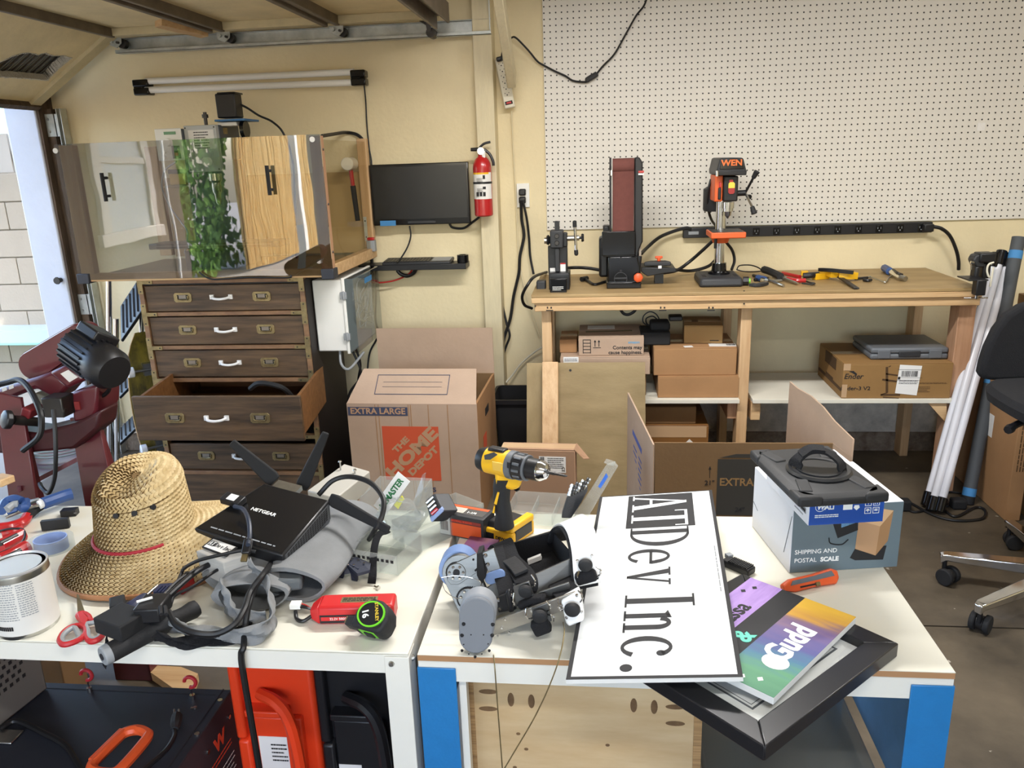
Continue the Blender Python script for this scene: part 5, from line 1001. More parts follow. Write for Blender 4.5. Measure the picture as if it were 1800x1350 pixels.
b = MB(); P_ = [V((*fp(*q), .0006)) for q in ((1573, 691), (1611, 695), (1621, 643), (1582, 641))]; b.slab([F_ @ q for q in P_], (0, -.0006, 0)); lb = b.out('shipping_label', 'label', T)
lx, ly = fp(1597, 667); Tl = F_ @ TR(lx, ly, .0014) @ RZ(-1)
bars(lb, Tl @ TR(.002, .026, 0), .07, .026); lines(lb, Tl @ TR(0, -.012, 0), .08, .02, 3, seed=8)
b = MB(); b.box(-.046, -.036, -.0, .012, 0, .0004, Tl); b.box(-.05, .05, .044, .0455, 0, .0004, Tl); b.box(-.05, .05, .008, .009, 0, .0004, Tl @ TR(.006, 0, 0)); b.box(-.05, .05, -.004, -.003, 0, .0004, Tl); b.out('label_mark', 'ink', lb)
for (xa, ya, xb, yb, n) in ((1616, 672, 1664, 675, 2), (1614, 679, 1634, 690, 4)):
    (x0, y0), (x1, y1) = fp(xa, ya), fp(xb, yb); lines(T, F_ @ TR((x0+x1)/2, (y0+y1)/2, 0), x1-x0, abs(y1-y0), n, brn, seed=xa)
b = MB(); b.box(-w/2-.0005, -w/2+.022, -.03, .03, 0, .0005, F_ @ TR(0, -h/2+.035, 0)); b.box(-w/2, -w/2+.03, -.015, .015, 0, .0005, F_ @ TR(0, h/2-.016, 0)); b.out('packing_tape', 'tape_clear', T)
S_ = left_(w, d, h)
b = MB(); b.box(-.09, .09, .02, .075, 0, .0005, S_); b.out('printed_panel', brn, T); b = MB(); b.box(-.19, .19, -h/2+.03, -h/2+.045, 0, .0005, S_); b.out('printed_band', brn, T); lines(T, S_ @ TR(0, -.03, 0), .12, .035, 1, brn)
zt_ = sz+h
p, q = Y(1529, 620, 3.62), Y(1668, 597, 3.62)
T = thing('tool_case', 'flat grey plastic tool case lying on the long printer carton', 'case', TR((p.x+q.x)/2, 3.74, zt_+.0015))
w_ = q.x-p.x
for z_, nm in ((0, 'lower_shell'), (.027, 'upper_shell')):
    b = MB(); b.box(-w_/2, w_/2, -.135, .14, z_, z_+.0265); b.out(nm, mat('casegrey', '5f6368', .5), T, bev=.009)
for x in (-w_*.33, w_*.33):
    b = MB(); b.box(x-.027, x+.027, -.139, -.132, .006, .044); b.out('latch', 'casegrey', T, bev=.003)
b = MB(); b.box(-w_*.14, w_*.14, -.14, -.125, .012, .04); b.out('handle', 'greyblack', T, bev=.004)
# ---------------------------------------------------------------- plywood, board, bin in front of the bench
PB, PT_ = 3.16, 3.46
def lean(name, label, px0, px1, py, m_, yb, yt, th, cat, group=None, ztop=None):
    a_, e_ = Y(px0, py, yt), Y(px1, py, yt); z = (a_.z+e_.z)/2 if ztop is None else ztop
    T = thing(name, label, cat, TR((a_.x+e_.x)/2, yb, 0), group)
    d_ = V((0, yt-yb, z)); w_ = e_.x-a_.x; an = math.atan2(yt-yb, z)
    b = MB(); b.box(-w_/2, w_/2, 0, th, .0, d_.length, M.Rotation(-an, 4, 'X') @ TR(0, 0, th*sin(an)*.0)); return T, b, w_, d_.length, an
T, b, w_, L_, an = lean('plywood_sheet', 'broad plywood sheet leaning on the bench right of the upright board', 981, 1134, 637, 'plyy', PB+.09, PT_+.012, .012, 'plywood'); b.out('sheet', 'plyy', T)
b = MB(); b.cyl((-w_/2+.055, 0, 0), (-w_/2+.055, .004, 0), .006, n=8); o = b.out('knot_hole', 'ink', T); o.matrix_local = M.Rotation(-an, 4, 'X') @ TR(0, -.0012, L_-.035)
T, b, w_, L_, an = lean('plywood_sheet', 'narrow plywood strip showing left of the upright board', 926, 953, 638, 'ply', PB+.09, PT_+.012, .018, 'plywood'); b.out('sheet', 'ply', T)
T, b, w_, L_, an = lean('wooden_board', 'upright pine stud leaning between the two plywood sheets', 953, 981, 636, 'pinez', PB+.02, PT_-.035, .038, 'board'); b.out('board', 'pinez', T, bev=.003)
for zz in (.33, .27):
    b = MB(); b.cyl((.012, 0, 0), (.012, .002, 0), .006, n=8); o = b.out('knot', 'oldwood', T); o.matrix_local = M.Rotation(-an, 4, 'X') @ TR(0, -.0008, zz)
p = Y(903, 690, 3.84); T = thing('trash_bin', 'tall black plastic trash bin in the corner by the wall post', 'bin', TR(Y(905, 700, 3.84).x, 3.86, 0))
zt_ = Y(905, 700, 3.76).z; r0, r1 = .085, .105
def rr(w, d, z, n=5, c=.03):
    o = []
    for sx_, sy_, a0 in ((1, -1, -90), (1, 1, 0), (-1, 1, 90), (-1, -1, 180)):
        for i in range(n): a = R(a0+90*i/(n-1)); o.append((sx_*(w-c)+c*cos(a), sy_*(d-c)+c*sin(a), z))
    return o
b = MB(); b.loft([rr(.075, .10, .001), rr(.10, .125, zt_), rr(.097, .122, zt_), rr(.073, .098, .012)]); b.out('bin_body', 'blackmatte', T)
b = MB(); b.loft([rr(.112, .137, zt_-.022), rr(.112, .137, zt_), rr(.097, .122, zt_), rr(.097, .122, zt_-.022)], close=True); b.out('rim', 'black', T)
# ---------------------------------------------------------------- large moving box at the left
HY = 3.20; p, q = Y(608, 713, HY), Y(838, 706, HY)
hw, hd_, hh = q.x-p.x, .50, (p.z+q.z)/2
T = thing('moving_box', 'tall open cardboard moving box with orange square logo beside the chest', 'box', TR((p.x+q.x)/2, HY, 0) @ RZ(-1.5), 'open cardboard moving boxes')
th = .006
b = MB(); b.box(-hw/2, hw/2, 0, th, .0, hh); fr_ = b.out('front_wall', 'card', T, bev=.001)
b = MB(); b.box(-hw/2, hw/2, hd_-th, hd_, 0, hh); b.out('back_wall', 'cardin', T)
for s in (-1, 1): b = MB(); b.box(s*hw/2-(th if s > 0 else 0), s*hw/2+(th if s < 0 else 0), th, hd_-th, 0, hh); b.out('side_wall', 'card2', T)
b = MB(); b.box(-hw/2+th, hw/2-th, th, hd_-th, .001, .01); b.out('bottom', 'cardin', T)
fe = MW[T.name].inverted() @ Y(735, 648, HY+.14); fz = fe.z
b = MB(); b.slab([(-hw/2+.002, .001, hh), (hw/2-.002, .001, hh), (hw/2-.02, .14, fz), (-hw/2+.045, .14, fz)], (0, .004, -.003)); ff = b.out('front_flap', 'card', T)
bt = MW[T.name].inverted() @ Y(750, 577, HY+hd_+.02)
b = MB(); b.slab([(-hw/2+.0, hd_, hh), (hw/2, hd_, hh), (hw/2-.005, hd_+.02, bt.z), (-hw/2-.005, hd_+.02, bt.z)], (0, .005, 0)); b.out('back_flap', 'card', T)
b = MB(); b.slab([(hw/2-th, .02, hh), (hw/2-th, hd_-.02, hh), (hw/2-.12, hd_-.03, hh-.2), (hw/2-.12, .03, hh-.2)], (-.004, 0, 0)); b.out('side_flap', 'card2', T)
b = MB(); b.slab([(-hw/2, .002, hh), (-hw/2, hd_-.01, hh), (-hw/2+.10, hd_-.02, hh-.22), (-hw/2+.10, .01, hh-.22)], (.004, 0, 0)); b.out('side_flap', 'cardin', T)
for x in (-.16, -.145, -.012, -.002, .075, .16):                        # vertical creases
    b = MB(); b.box(x-.0015, x+.0015, -.001, .001, .01, hh-.005); b.out('crease', 'card2', fr_)
def hp(px_, py_): q = MW[T.name].inverted() @ Y(px_, py_, HY); return q.x, q.z
FT = TR(0, -.0007, 0) @ RX(90)
(x0, y1), (x1, y0) = hp(610, 716), hp(717, 731)
ex = .29; b = MB(); b.box(x0, x1, y0, y1, 0, .0004, FT); b.out('size_panel', 'inkblue', fr_)
text('EXTRA LARGE', (y1-y0)*.98, mat('cardtext', 'b18c6b', .85), fr_, FT @ TR((x0+x1)/2, (y0+y1)/2, .0005), bold=.025, sx=1.02)
(x0, y1), (x1, y0) = hp(671, 749), hp(776, 845); lw = ((x1-x0)+(y1-y0))/2; cx_, cz_ = (x0+x1)/2, (y0+y1)/2
b = MB(); b.box(cx_-lw/2, cx_+lw/2, cz_-lw/2, cz_+lw/2, 0, .0004, FT); sq = b.out('logo_square', mat('boxorange', 'c4502e', .85), fr_)
for s, sz_, u, v, sx_ in (('THE', .037, -.005, .062, 1.35), ('HOME', .078, 0, 0, 1.42), ('DEPOT', .042, .012, -.062, 1.38)):
    text(s, sz_*lw/.26*1.0, 'cardtext', sq, FT @ TR(cx_, cz_, .0006) @ RZ(44) @ TR(u*lw/.26, v*lw/.26, 0), bold=.05, sx=sx_)
for s, pxx, pyy in (('ers', 756, 859), ('doses', 768, 872)):
    x, y = hp(pxx, pyy); text(s, .046, 'inkblue', fr_, FT @ TR(x, y, .0002), bold=.012)
# fill-in panel on the front flap
u0 = V((0, .14, fz-hh)); un_ = u0.normalized(); TF = frame((0, -.0006, hh+.0009), (1, 0, 0), V((0, -un_.z, un_.y))); Lf = u0.length
b = MB(); x0, x1, y0, y1 = -.17, .155, Lf*.25, Lf*.82
for a_ in ((x0, x1, y0, y0+.003), (x0, x1, y1-.003, y1), (x0, x0+.003, y0, y1), (x1-.003, x1, y0, y1)): b.box(*a_, 0, .0005, TF)
for k in (.38, .62): b.box(x0+.03, x1-.03, y0+(y1-y0)*k, y0+(y1-y0)*k+.0012, 0, .0005, TF)
b.out('address_frame', 'inkblue', ff)
x = hw/2+.0005
b = MB(); b.slab([(x+.001, .12, hh-.19), (x+.001, .20, hh-.19), (x+.001, .20, hh-.26), (x+.001, .12, hh-.26)], (.0008, 0, 0)); b.out('print_patch', 'boxorange', T); b = MB(); b.box(x-.001, x+.0012, .2, .29, hh-.12, hh-.085); b.out('hand_hole', 'ink', T)
# ---------------------------------------------------------------- open box behind the right table
QY = 2.72; p, q = Y(1150, 785, QY), Y(1465, 772, QY); qw, qh, qd = q.x-p.x, (p.z+q.z)/2, .5
T = thing('moving_box', 'open cardboard moving box standing behind the right table', 'box', TR((p.x+q.x)/2, QY, 0) @ RZ(0), 'open cardboard moving boxes')
b = MB(); b.box(-qw/2, qw/2, 0, th, 0, qh); fr_ = b.out('front_wall', 'cardin', T, bev=.001)
I = MW[T.name].inverted()
P_ = [I @ V((p.x, QY, 0)), I @ Y(1148, 782, QY), I @ Y(1103, 690, 3.24), I @ V((Y(1103, 690, 3.24).x, 3.24, 0))]
b = MB(); b.slab(P_, (.006, 0, 0)); sw = b.out('side_wall', 'card', T)
b = MB(); b.box(-qw/2+th, qw/2-th, th, qd-th, .001, .01); b.out('bottom', 'cardin', T)
P2 = [I @ Y(x, y, yv) for x, y, yv in ((1496, 803, QY+.005), (1499, 772, QY+.02), (1466, 740, QY+.2), (1446, 715, QY+.33), (1425, 696, QY+.42), (1402, 683, QY+.50), (1388, 671, QY+.54))]
b = MB(); b.slab([V((P2[0].x, P2[0].y, .001))]+P2+[V((P2[-1].x, P2[-1].y, .001))], (.006, 0, 0)); b.out('side_wall', 'card', T)
b = MB(); b.slab([V((qw/2, .001, .001)), V((P2[0].x, .003, .001)), P2[0]+V((0, -.002, 0)), V((qw/2, .001, qh-.0))], (0, .006, 0)); b.out('side_flap', 'card', T)
def qp(px_, py_): r_ = I @ Y(px_, py_, QY); return r_.x, r_.z
FT = TR(0, -.0007, 0) @ RX(90)
x0, y0 = qp(1258, 905); x1, y1 = qp(1425, 808)
b = MB(); b.box(x0, x1, y0, y1, 0, .0004, FT); pn = b.out('printed_box', mat('inkgrey', '33302b', .8), fr_)
b = MB(); xa, ya = qp(1268, 809); xb, yb = qp(1294, 798); xc, yc = qp(1440, 792); b.slab([FT @ V(v_) for v_ in ((x0+.006, y1+.006, 0), (x1+.01, y1+.006, 0), (xc, yb, 0), (xb, yb, 0))], (0, -.0004, 0)); b.out('printed_lid', 'inkgrey', fr_)
xt, yt_ = qp(1302, 848); text('EXTRA LARGE', .041, mat('cardtext2', '8c6c42', .85), pn, FT @ TR(x0+.008, yt_, .0005), bold=.02, sx=.95, align='LEFT')
xt, yt_ = qp(1247, 849); text('21"', .026, 'ink', fr_, FT @ TR(xt, yt_, 0), bold=.01); b = MB(); b.box(xt-.001, xt+.001, yt_+.02, yt_+.055, 0, .0004, FT); b.add([(xt-.005, yt_+.052, .0004), (xt+.005, yt_+.052, .0004), (xt, yt_+.066, .0004)], [(0, 1, 2)], FT); b.out('arrow', 'ink', fr_)
xt, yt_ = qp(1300, 896); text('24"', .026, 'ink', fr_, FT @ TR(xt, yt_, .0006), bold=.01)
# print on the left wall (seen from the aisle)
A_, B_, C_ = P_[1], P_[2], P_[0]
TL = frame(B_+V((-.0008, 0, 0)), (A_-B_), V((-1, 0, 0))); Lw = (A_-B_).length
b = MB()
for k in (-.11, -.45): b.box(Lw*.25, Lw*.62, k-.022, k, 0, .0005, TL)
b.out('printed_band', mat('bluehp', '4a5a9a', .8), sw); lines(sw, TL @ TR(Lw*.36, -.27, 0), Lw*.14, .22, 9, 'bluehp', seed=2); lines(sw, TL @ TR(Lw*.56, -.27, 0), Lw*.12, .22, 9, 'bluehp', seed=5)
# small carton with a label behind the drill
T, w, d, h = carton('carton', 'plain carton with white CE label behind the cordless drill', 886, 790, 1012, 930, 2.78, .07, mat('cardpk', '9f7d62', .85, var=.06), 0, None, rz=-3)
F_ = front(w, d, h); r_ = MW[T.name].inverted() @ Y(971, 817, 2.775); Tl = F_ @ TR(r_.x, r_.z-h/2, 0)
b = MB(); b.box(-.05, .05, -.032, .032, 0, .0005, Tl); lb = b.out('label', 'label', T); bars(lb, Tl @ TR(-.038, .018, .0006), .016, .024); lines(lb, Tl @ TR(.012, .006, .0006), .06, .045, 6, seed=9); text('CE', .016, 'ink', lb, Tl @ TR(.04, -.018, .0006) @ RZ(-90), bold=.01)
b = MB(); b.slab([(w/2-.004, -d/2, h), (w/2, d/2, h), (w/2+.05, d/2-.03, h-.05), (w/2+.03, -d/2+.01, h-.04)], (0, 0, .003)); b.out('side_flap', 'cardpk', T)
# flat cartons leaning at the right
for i, (nm, x0, x1, y0, y1, z1, lab) in enumerate((('a', 1.70, 1.76, 3.27, 3.98, .74, 'tall flat carton with dark print standing at the right bench end'), ('b', 1.80, 1.88, 3.16, 3.98, .70, 'tall flat carton with black tape strip behind the chair'), ('c', 1.94, 2.1, 3.12, 3.9, .86, 'dark brown carton furthest right behind the chair'))):
    T = thing('flat_carton', lab, 'box', TR((x0+x1)/2, (y0+y1)/2, 0), 'flat cartons leaning at the right')
    b = MB(); b.box(x0, x1, y0, y1, 0.0005, z1); b.out('body', ['card2', 'cardbr', 'carddk'][i], T, world=True, bev=.003)
    b = MB(); b.box(x0+.001, x1-.001, y0-.0005, y0+.0, .02, z1-.02) if i == 2 else b.box(x0-.0006, x0, y0+.2, y0+.3, .3, .4); b.out('tape' if i == 2 else 'label', 'tape_clear' if i == 2 else 'label', T, world=True)
    lines(T, MW[T.name].inverted() @ TR((x0+x1)/2, y0-.0006, z1*.45) @ RX(90) @ RZ(90), .22, .035, 3, brn, seed=i)
    if i == 1:
        b = MB(); b.box(x0+.015, x1-.02, y0-.0012, y0-.0002, .36, .62); st = b.out('black_strip', 'blackgloss', T, world=True); text('NO', .03, 'white_print', st, MW[T.name].inverted() @ TR((x0+x1)/2-.003, y0-.0014, .42) @ RX(90) @ RZ(100), bold=.03)
# ---------------------------------------------------------------- tubes, pole
def pole(name, label, cat, tx, ty, bx, by, r, m_, zb, ytop, group=None, caps=True):
    B_ = Z(bx, by, zb); A_ = Y(tx, ty, ytop)
    T = thing(name, label, cat, TR(B_.x, B_.y, 0), group); b = MB(); b.cyl(B_, A_, r, n=18); b.out('tube', m_, T, world=True)
    d_ = (A_-B_).normalized()
    if caps:
        for c_, s in ((B_, -1), (A_, 1)): b = MB(); b.cyl(c_-d_*(.02*s), c_+d_*(.045*s), r*1.35, n=14); b.out('end_cap', 'blackgloss', T, world=True, bev=.003)
    return T, B_, A_, d_
mat('ledtube', 'cfcfd4', .25, var=.04, vs=4)
for i, (tx, ty, bx, by) in enumerate(((1746, 462, 1632, 872), (1757, 458, 1641, 880), (1771, 463, 1655, 882))):
    pole('tube_light', ['white tube light leaning leftmost of three beside the bench end', 'white tube light leaning in the middle of three beside the bench end', 'white tube light leaning nearest the grey pole'][i], 'tube light', tx, ty, bx, by, .0165, 'ledtube', .05, 3.72, 'tube lights leaning at the bench end')
T, B_, A_, d_ = pole('foam_pole', 'dark grey pole with blue tape bands leaning right of the tube lights', 'pole', 1791, 417, 1700, 885, .027, mat('polegrey', '46494c', .7, var=.06), .0, 3.72, None, False)
for k in (.045, .47, .935):
    c_ = B_.lerp(A_, k); b = MB(); b.cyl(c_-d_*.018, c_+d_*.018, .0278, n=18); b.out('tape_band', 'bluetape', T, world=True)
b = MB(); b.cyl(B_, B_+d_*.05, .0275, n=18); b.out('foot', 'blackmatte', T, world=True)
cord('floor_cord', 'black cord lying in loops on the floor around the tube lights', [Z(1556, 870, .006), Z(1580, 876, .006), Z(1600, 884, .006), Z(1640, 905, .006), Z(1680, 915, .006), Z(1725, 912, .006), Z(1732, 898, .006), Z(1715, 892, .006), Z(1680, 908, .006), Z(1660, 895, .006), Z(1655, 885, .006)], .006)
cord('floor_cord', 'black cord coiled on the floor between tube lights and pole', [Z(1560, 888, .006), Z(1590, 893, .006), Z(1610, 900, .006), Z(1650, 890, .006), Z(1668, 888, .006), Z(1660, 870, .006), Z(1670, 865, .006), Z(1690, 867, .006)], .005)
b = MB(); c = Z(1586, 896, 0); b.box(c.x-.03, c.x+.03, c.y-.025, c.y+.025, .001, .05); tag(b.out('plug_adapter', 'blackmatte', bev=.008), 'black plug adapter on the floor left of the tube lights', 'adapter')
b = MB(); c = Z(1683, 893, 0); b.box(c.x-.03, c.x+.03, c.y-.025, c.y+.025, .001, .045); tag(b.out('plug_adapter', 'blackmatte', bev=.008), 'black plug adapter on the floor touching the foot of the grey pole', 'adapter')
# ---------------------------------------------------------------- office chair
cw = Z(1880, 1012, .09); C_ = V((cw.x, cw.y, 0))
T = thing('office_chair', 'black office chair with chrome star base at the right edge', 'chair', TR(C_))
ends = [Z(1663, 972, .115), Z(1726, 1058, .115)]
R0 = (ends[0]-V((C_.x, C_.y, .115))).length; a0 = math.atan2(ends[0].y-C_.y, ends[0].x-C_.x); a1 = math.atan2(ends[1].y-C_.y, ends[1].x-C_.x)
angs = [a0, a1]+[a0-R(72)*k for k in (1, 2, 3)]
for i, a_ in enumerate(angs):
    e_ = C_+V((cos(a_)*R0, sin(a_)*R0, .115)) if i > 1 else ends[i]
    d_ = (e_-C_); d_.z = 0; d_.normalize(); n_ = V((-d_.y, d_.x, 0)); s_ = C_+d_*.03+V((0, 0, .13))
    b = MB(); b.loft([[s_+n_*-.03, s_+n_*.03, s_+n_*.024+V((0, 0, -.05)), s_+n_*-.024+V((0, 0, -.05))], [e_+n_*-.019, e_+n_*.019, e_+n_*.017+V((0, 0, -.025)), e_+n_*-.017+V((0, 0, -.025))], [e_+d_*.02+n_*-.014+V((0, 0, -.006)), e_+d_*.02+n_*.014+V((0, 0, -.006)), e_+d_*.015+n_*.013+V((0, 0, -.04)), e_+d_*.015+n_*-.013+V((0, 0, -.04))]])
    b.out('base_arm', 'chrome', T, world=True, bev=.004)
    ph = a_+.9+i; w_ = V((cos(ph), sin(ph), 0)); k_ = V((-w_.y, w_.x, 0)); c_ = e_+k_*.018; c_.z = .032
    b = MB(); b.cyl(V((e_.x, e_.y, .04)), V((e_.x, e_.y, .10)), .008); b.cyl(c_-w_*.010, c_+w_*.010, .024, n=16); ct = b.out('caster', 'black', T, world=True)
    for s in (-1, 1): b = MB(); b.cyl(c_+w_*(s*.012), c_+w_*(s*.030), .0315, n=22); b.out('wheel', 'blackmatte', ct, world=True, bev=.004)
b = MB(); b.cyl(C_+V((0, 0, .07)), C_+V((0, 0, .14)), .042, n=20); b.out('hub', 'chrome', T, world=True); b = MB(); b.cyl(C_+V((0, 0, .14)), C_+V((0, 0, .62)), .024, n=18); b.out('gas_lift', 'black', T, world=True)
s0, s1 = Z(1742, 652, .66), Z(1800, 742, .60)
b = MB()
SC_ = V((C_.x+.0, C_.y+.1, .70)); ZO = .10
def seat_ring(k, z):
    o = []
    for j in range(28):
        a_ = 2*pi*j/28; u, v_ = cos(a_), sin(a_); q_ = 3.2; rr_ = (abs(u)**q_+abs(v_)**q_)**(-1/q_); o.append((SC_.x+.25*k*rr_*u, SC_.y+.25*k*rr_*v_, z))
    return o
b.loft([seat_ring(k_, z_+ZO) for k_, z_ in ((.9, .545), (1, .56), (1.02, .59), (.97, .612), (.8, .618))]); b.out('seat', 'fabric_black', T, world=True)
b = MB(); b.box(SC_.x-.16, SC_.x+.16, SC_.y-.13, SC_.y+.13, .52+ZO, .546+ZO); b.out('seat_plate', 'greyblack', T, world=True, bev=.004)
b = MB(); b.tube([SC_+V((-.17, -.02, -.07)), SC_+V((-.22, -.05, -.075)), SC_+V((-.26, -.08, -.085))], .012, 8, scale=[1]*9+[1.2, 1.3, 1.3, 1.2]); b.out('lever', 'black', T, world=True)
# backrest: an upholstered shell seen from behind
BP = [(1718, 655), (1722, 635), (1730, 610), (1745, 578), (1765, 552), (1790, 536), (1815, 528), (1850, 524), (1920, 530), (1960, 560), (1985, 620), (1985, 660), (1900, 668), (1800, 664), (1740, 666), (1724, 664)]
b = MB(); r0 = [Y(x, y, 2.98) for x, y in BP]; cc = sum(r0, V())/len(r0)
b.loft([[cc+(q-cc)*.94+V((0, -.028, 0)) for q in r0], [cc+(q-cc)*1.0+V((0, -.018, 0)) for q in r0], [cc+(q-cc)*1.0+V((0, .018, 0)) for q in r0], [cc+(q-cc)*.94+V((0, .03, 0)) for q in r0]]); b.out('backrest', 'fabric_black', T, world=True, bev=.008)
b = MB(); b.ribbon([(cc.x, 3.0, cc.z-.05), (cc.x, 3.03, .68), (cc.x, 2.98, .66), (cc.x, SC_.y+.1, .63)], .07, .012, (0, 1, 0)); b.out('back_bar', 'black', T, world=True)
# ================================================================ the two work tables
TZ, TF_ = .75, 1.14
T = thing('white_table', 'white painted steel work table at the left foreground', 'table', TR(-.95, 1.42, 0))
tx0, tx1, tb = -1.75, -.322, 1.70
b = MB(); b.box(tx0, tx1, TF_, tb, TZ-.004, TZ); b.out('top', 'tabletop', T, world=True, bev=.0015)
for a_ in ((tx0, tx1, TF_, TF_+.003), (tx0, tx1, tb-.003, tb), (tx1-.003, tx1, TF_+.003, tb-.003)):
    b = MB(); b.box(*a_, TZ-.040, TZ-.0042); b.out('apron', 'tablesteel', T, world=True)
def angle_leg(x, y, sx_, sy_, w_, m_, z1, nm='leg', par=None):
    b = MB(); P_ = [(0, 0), (w_, 0), (w_, .003), (.003, .003), (.003, w_), (0, w_)]
    b.slab([(x+sx_*u, y+sy_*v, 0) for u, v in P_], (0, 0, z1)); return b.out(nm, m_, par or T, world=True, bev=.0015)
for x, sx_ in ((tx0, 1), (tx1, -1)):
    for y, sy_ in ((TF_-.0035, 1), (tb+.0035, -1)): angle_leg(x-sx_*.001, y, sx_, sy_, .043, 'tablesteel', TZ-.006)
screw(T, Y(688, 1167, TF_-.004), .006, world=True); screw(T, V((tx1+.0015, TF_+.02, TZ-.022)), .006, (1, 0, 0), world=True)
T = thing('blue_leg_table', 'work table with white top and blue angle steel legs in the foreground', 'table', TR(.12, 1.41, 0))
ux0, ux1, ub = -.306, .553, 1.69
b = MB(); b.box(ux0, ux1, TF_-.002, ub, TZ-.012, TZ-.0015); b.out('core_board', 'mdf', T, world=True); b = MB(); b.box(ux0, ux1, TF_-.002, ub, TZ-.0014, TZ); b.out('top', 'tabletop', T, world=True)
for a_ in ((ux0, ux1, TF_, TF_+.003), (ux0, ux1, ub-.003, ub), (ux0, ux0+.003, TF_+.003, ub-.003), (ux1-.003, ux1, TF_+.003, ub-.003)):
    b = MB(); b.box(*a_, TZ-.052, TZ-.0125); b.out('apron', 'tablesteel', T, world=True)
zl = Y(1630, 1203, TF_).z
for x, sx_ in ((ux0, 1), (ux1, -1)):
    for y, sy_ in ((TF_-.0035, 1), (ub+.0035, -1)): angle_leg(x-sx_*.002, y, sx_, sy_, .066, 'bluesteel', zl)
for x in (ux0+.01, ux1-.02):
    b = MB(); b.box(x, x+.003, TF_+.02, ub-.02, .42, .62) if x > 0 else b.box(x, x+.003, TF_+.02, ub-.02, .5, .56); b.out('side_rail', mat('bluelight', '6aa2d8', .45, var=.08, vs=20) if x < 0 else 'bluelight', T, world=True)
b = MB(); b.box(ux0+.066, ux0+.078, TF_+.01, TF_+.03, .2, TZ-.055); b.out('inner_post', 'tablesteel', T, world=True)
# ---------------------------------------------------------------- under the left table
bz_ = .42; k0, k1 = Z(100, 1205, bz_), Z(404, 1222, bz_)
T = thing('laser_case', 'big black metal case with orange handle under the white table', 'case', TR(-1.15, 1.2, 0))
cx1 = -.822; cy1 = 1.455
b = MB(); b.box(-1.60, cx1, .80, cy1, .02, bz_); b.out('body', mat('navyblack', '20232c', .55, var=.1, vs=8), T, world=True, bev=.003)
b = MB(); b.box(-1.60, cx1-.03, cy1-.022, cy1-.02, bz_-.0005, bz_+.001); b.box(cx1-.022, cx1-.020, .80, cy1, bz_-.0005, bz_+.001); b.out('lid_seam', 'ink', T, world=True)
for px_, py_ in ((390, 1232), (346, 1291)): q = Z(px_, py_, bz_); b = MB(); b.cyl((cx1-.01, q.y, bz_), (cx1-.01, q.y, bz_+.003), .0055, n=10); b.out('screw', 'chrome', T, world=True)
for px_, py_ in ((402, 1260), (365, 1322)): q = X(px_, py_, cx1); b = MB(); b.cyl((cx1, q.y, q.z), (cx1+.003, q.y, q.z), .005, n=10); b.out('screw', 'chrome', T, world=True)
q = X(386, 1303, cx1); PT = TR(cx1+.001, q.y, q.z) @ RZ(90) @ RX(90)
text('W', .045, mat('brightorange', 'd4442a', .5), T, PT @ TR(0, .006, 0) if False else MW[T.name].inverted() @ PT, bold=.04)
lines(T, MW[T.name].inverted() @ PT @ TR(.0, -.035, 0), .09, .02, 2, 'brightorange', seed=4); lines(T, MW[T.name].inverted() @ PT @ TR(0, -.085, 0), .1, .05, 4, 'white_print', seed=6, th=.15)
for px_, py_ in ((158, 1216), (339, 1229)):
    q = Z(px_, py_, bz_); b = MB(); b.cyl(q, q+V((0, 0, .012)), .006, n=10); b.cyl(q+V((0, 0, .012)), q+V((0, 0, .026)), .002, n=6); hk = b.out('hook_stud', 'chrome', T, world=True)
    b = MB(); c_ = q+V((0, 0, .044)); b.tube([c_+V((.013*cos(R(a_)), 0, .013*sin(R(a_)))) for a_ in range(-100, 200, 25)][::-1], .0042, 8, k=2); b.out('hook', mat('hookred', 'a8232a', .5), hk, world=True)
q = Z(340, 1245, bz_); b = MB(); b.box(q.x-.006, q.x+.002, q.y-.002, q.y+.002, bz_, bz_+.002); b.cyl(q+V((.004, 0, 0)), q+V((.004, 0, .004)), .004, n=8); b.out('latch_screw', 'steel', T, world=True)
# orange handle: a flattened loop
A_, B_ = Z(250, 1283, bz_+.03), Z(186, 1350, bz_+.03); ax_ = (B_-A_); L_ = ax_.length; Th = frame(A_, ax_, (0, 0, 1))
o_ = [(L_*.02, -.012), (L_*.12, -.03), (L_*.3, -.034), (L_*.9, -.034), (L_*1.1, -.02), (L_*1.1, .02), (L_*.9, .03), (L_*.2, .026), (L_*.05, .012)]
b = MB(); b.tube([Th @ V((u, v, 0)) for u, v in o_], .0105, 8, closed=True); b.out('handle', 'orange', T, world=True)
b = MB(); b.bar(Th @ V((L_*.12, -.034, .0)), Th @ V((L_*.95, -.036, -.0)), .014, .02); b.out('handle_rail', 'orange', T, world=True, bev=.002)
cord('case_lead', 'black mains lead with plug lying on the black case under the white table', [Z(306, 1282, bz_+.012), Z(306, 1295, bz_+.01), Z(292, 1318, bz_+.008), Z(268, 1340, bz_+.008), Z(245, 1360, bz_+.008)], .005)
T = thing('mains_plug', 'black two pin mains plug resting on the black case', 'plug', TR(Z(308, 1270, bz_+.01)))
b = MB(); b.tube([Z(308, 1282, bz_+.013), Z(309, 1272, bz_+.014), Z(311, 1258, bz_+.014)], .011, 8, k=4, scale=[.6, .7, .8, .95, 1, 1, 1.05, 1.05, 1]); b.out('body', 'rubber', T, world=True)
for dx in (-4, 4): b = MB(); b.cyl(Z(311+dx, 1258, bz_+.014), Z(310+dx, 1247, bz_+.016), .002, n=6); b.out('pin', 'steel', T, world=True)
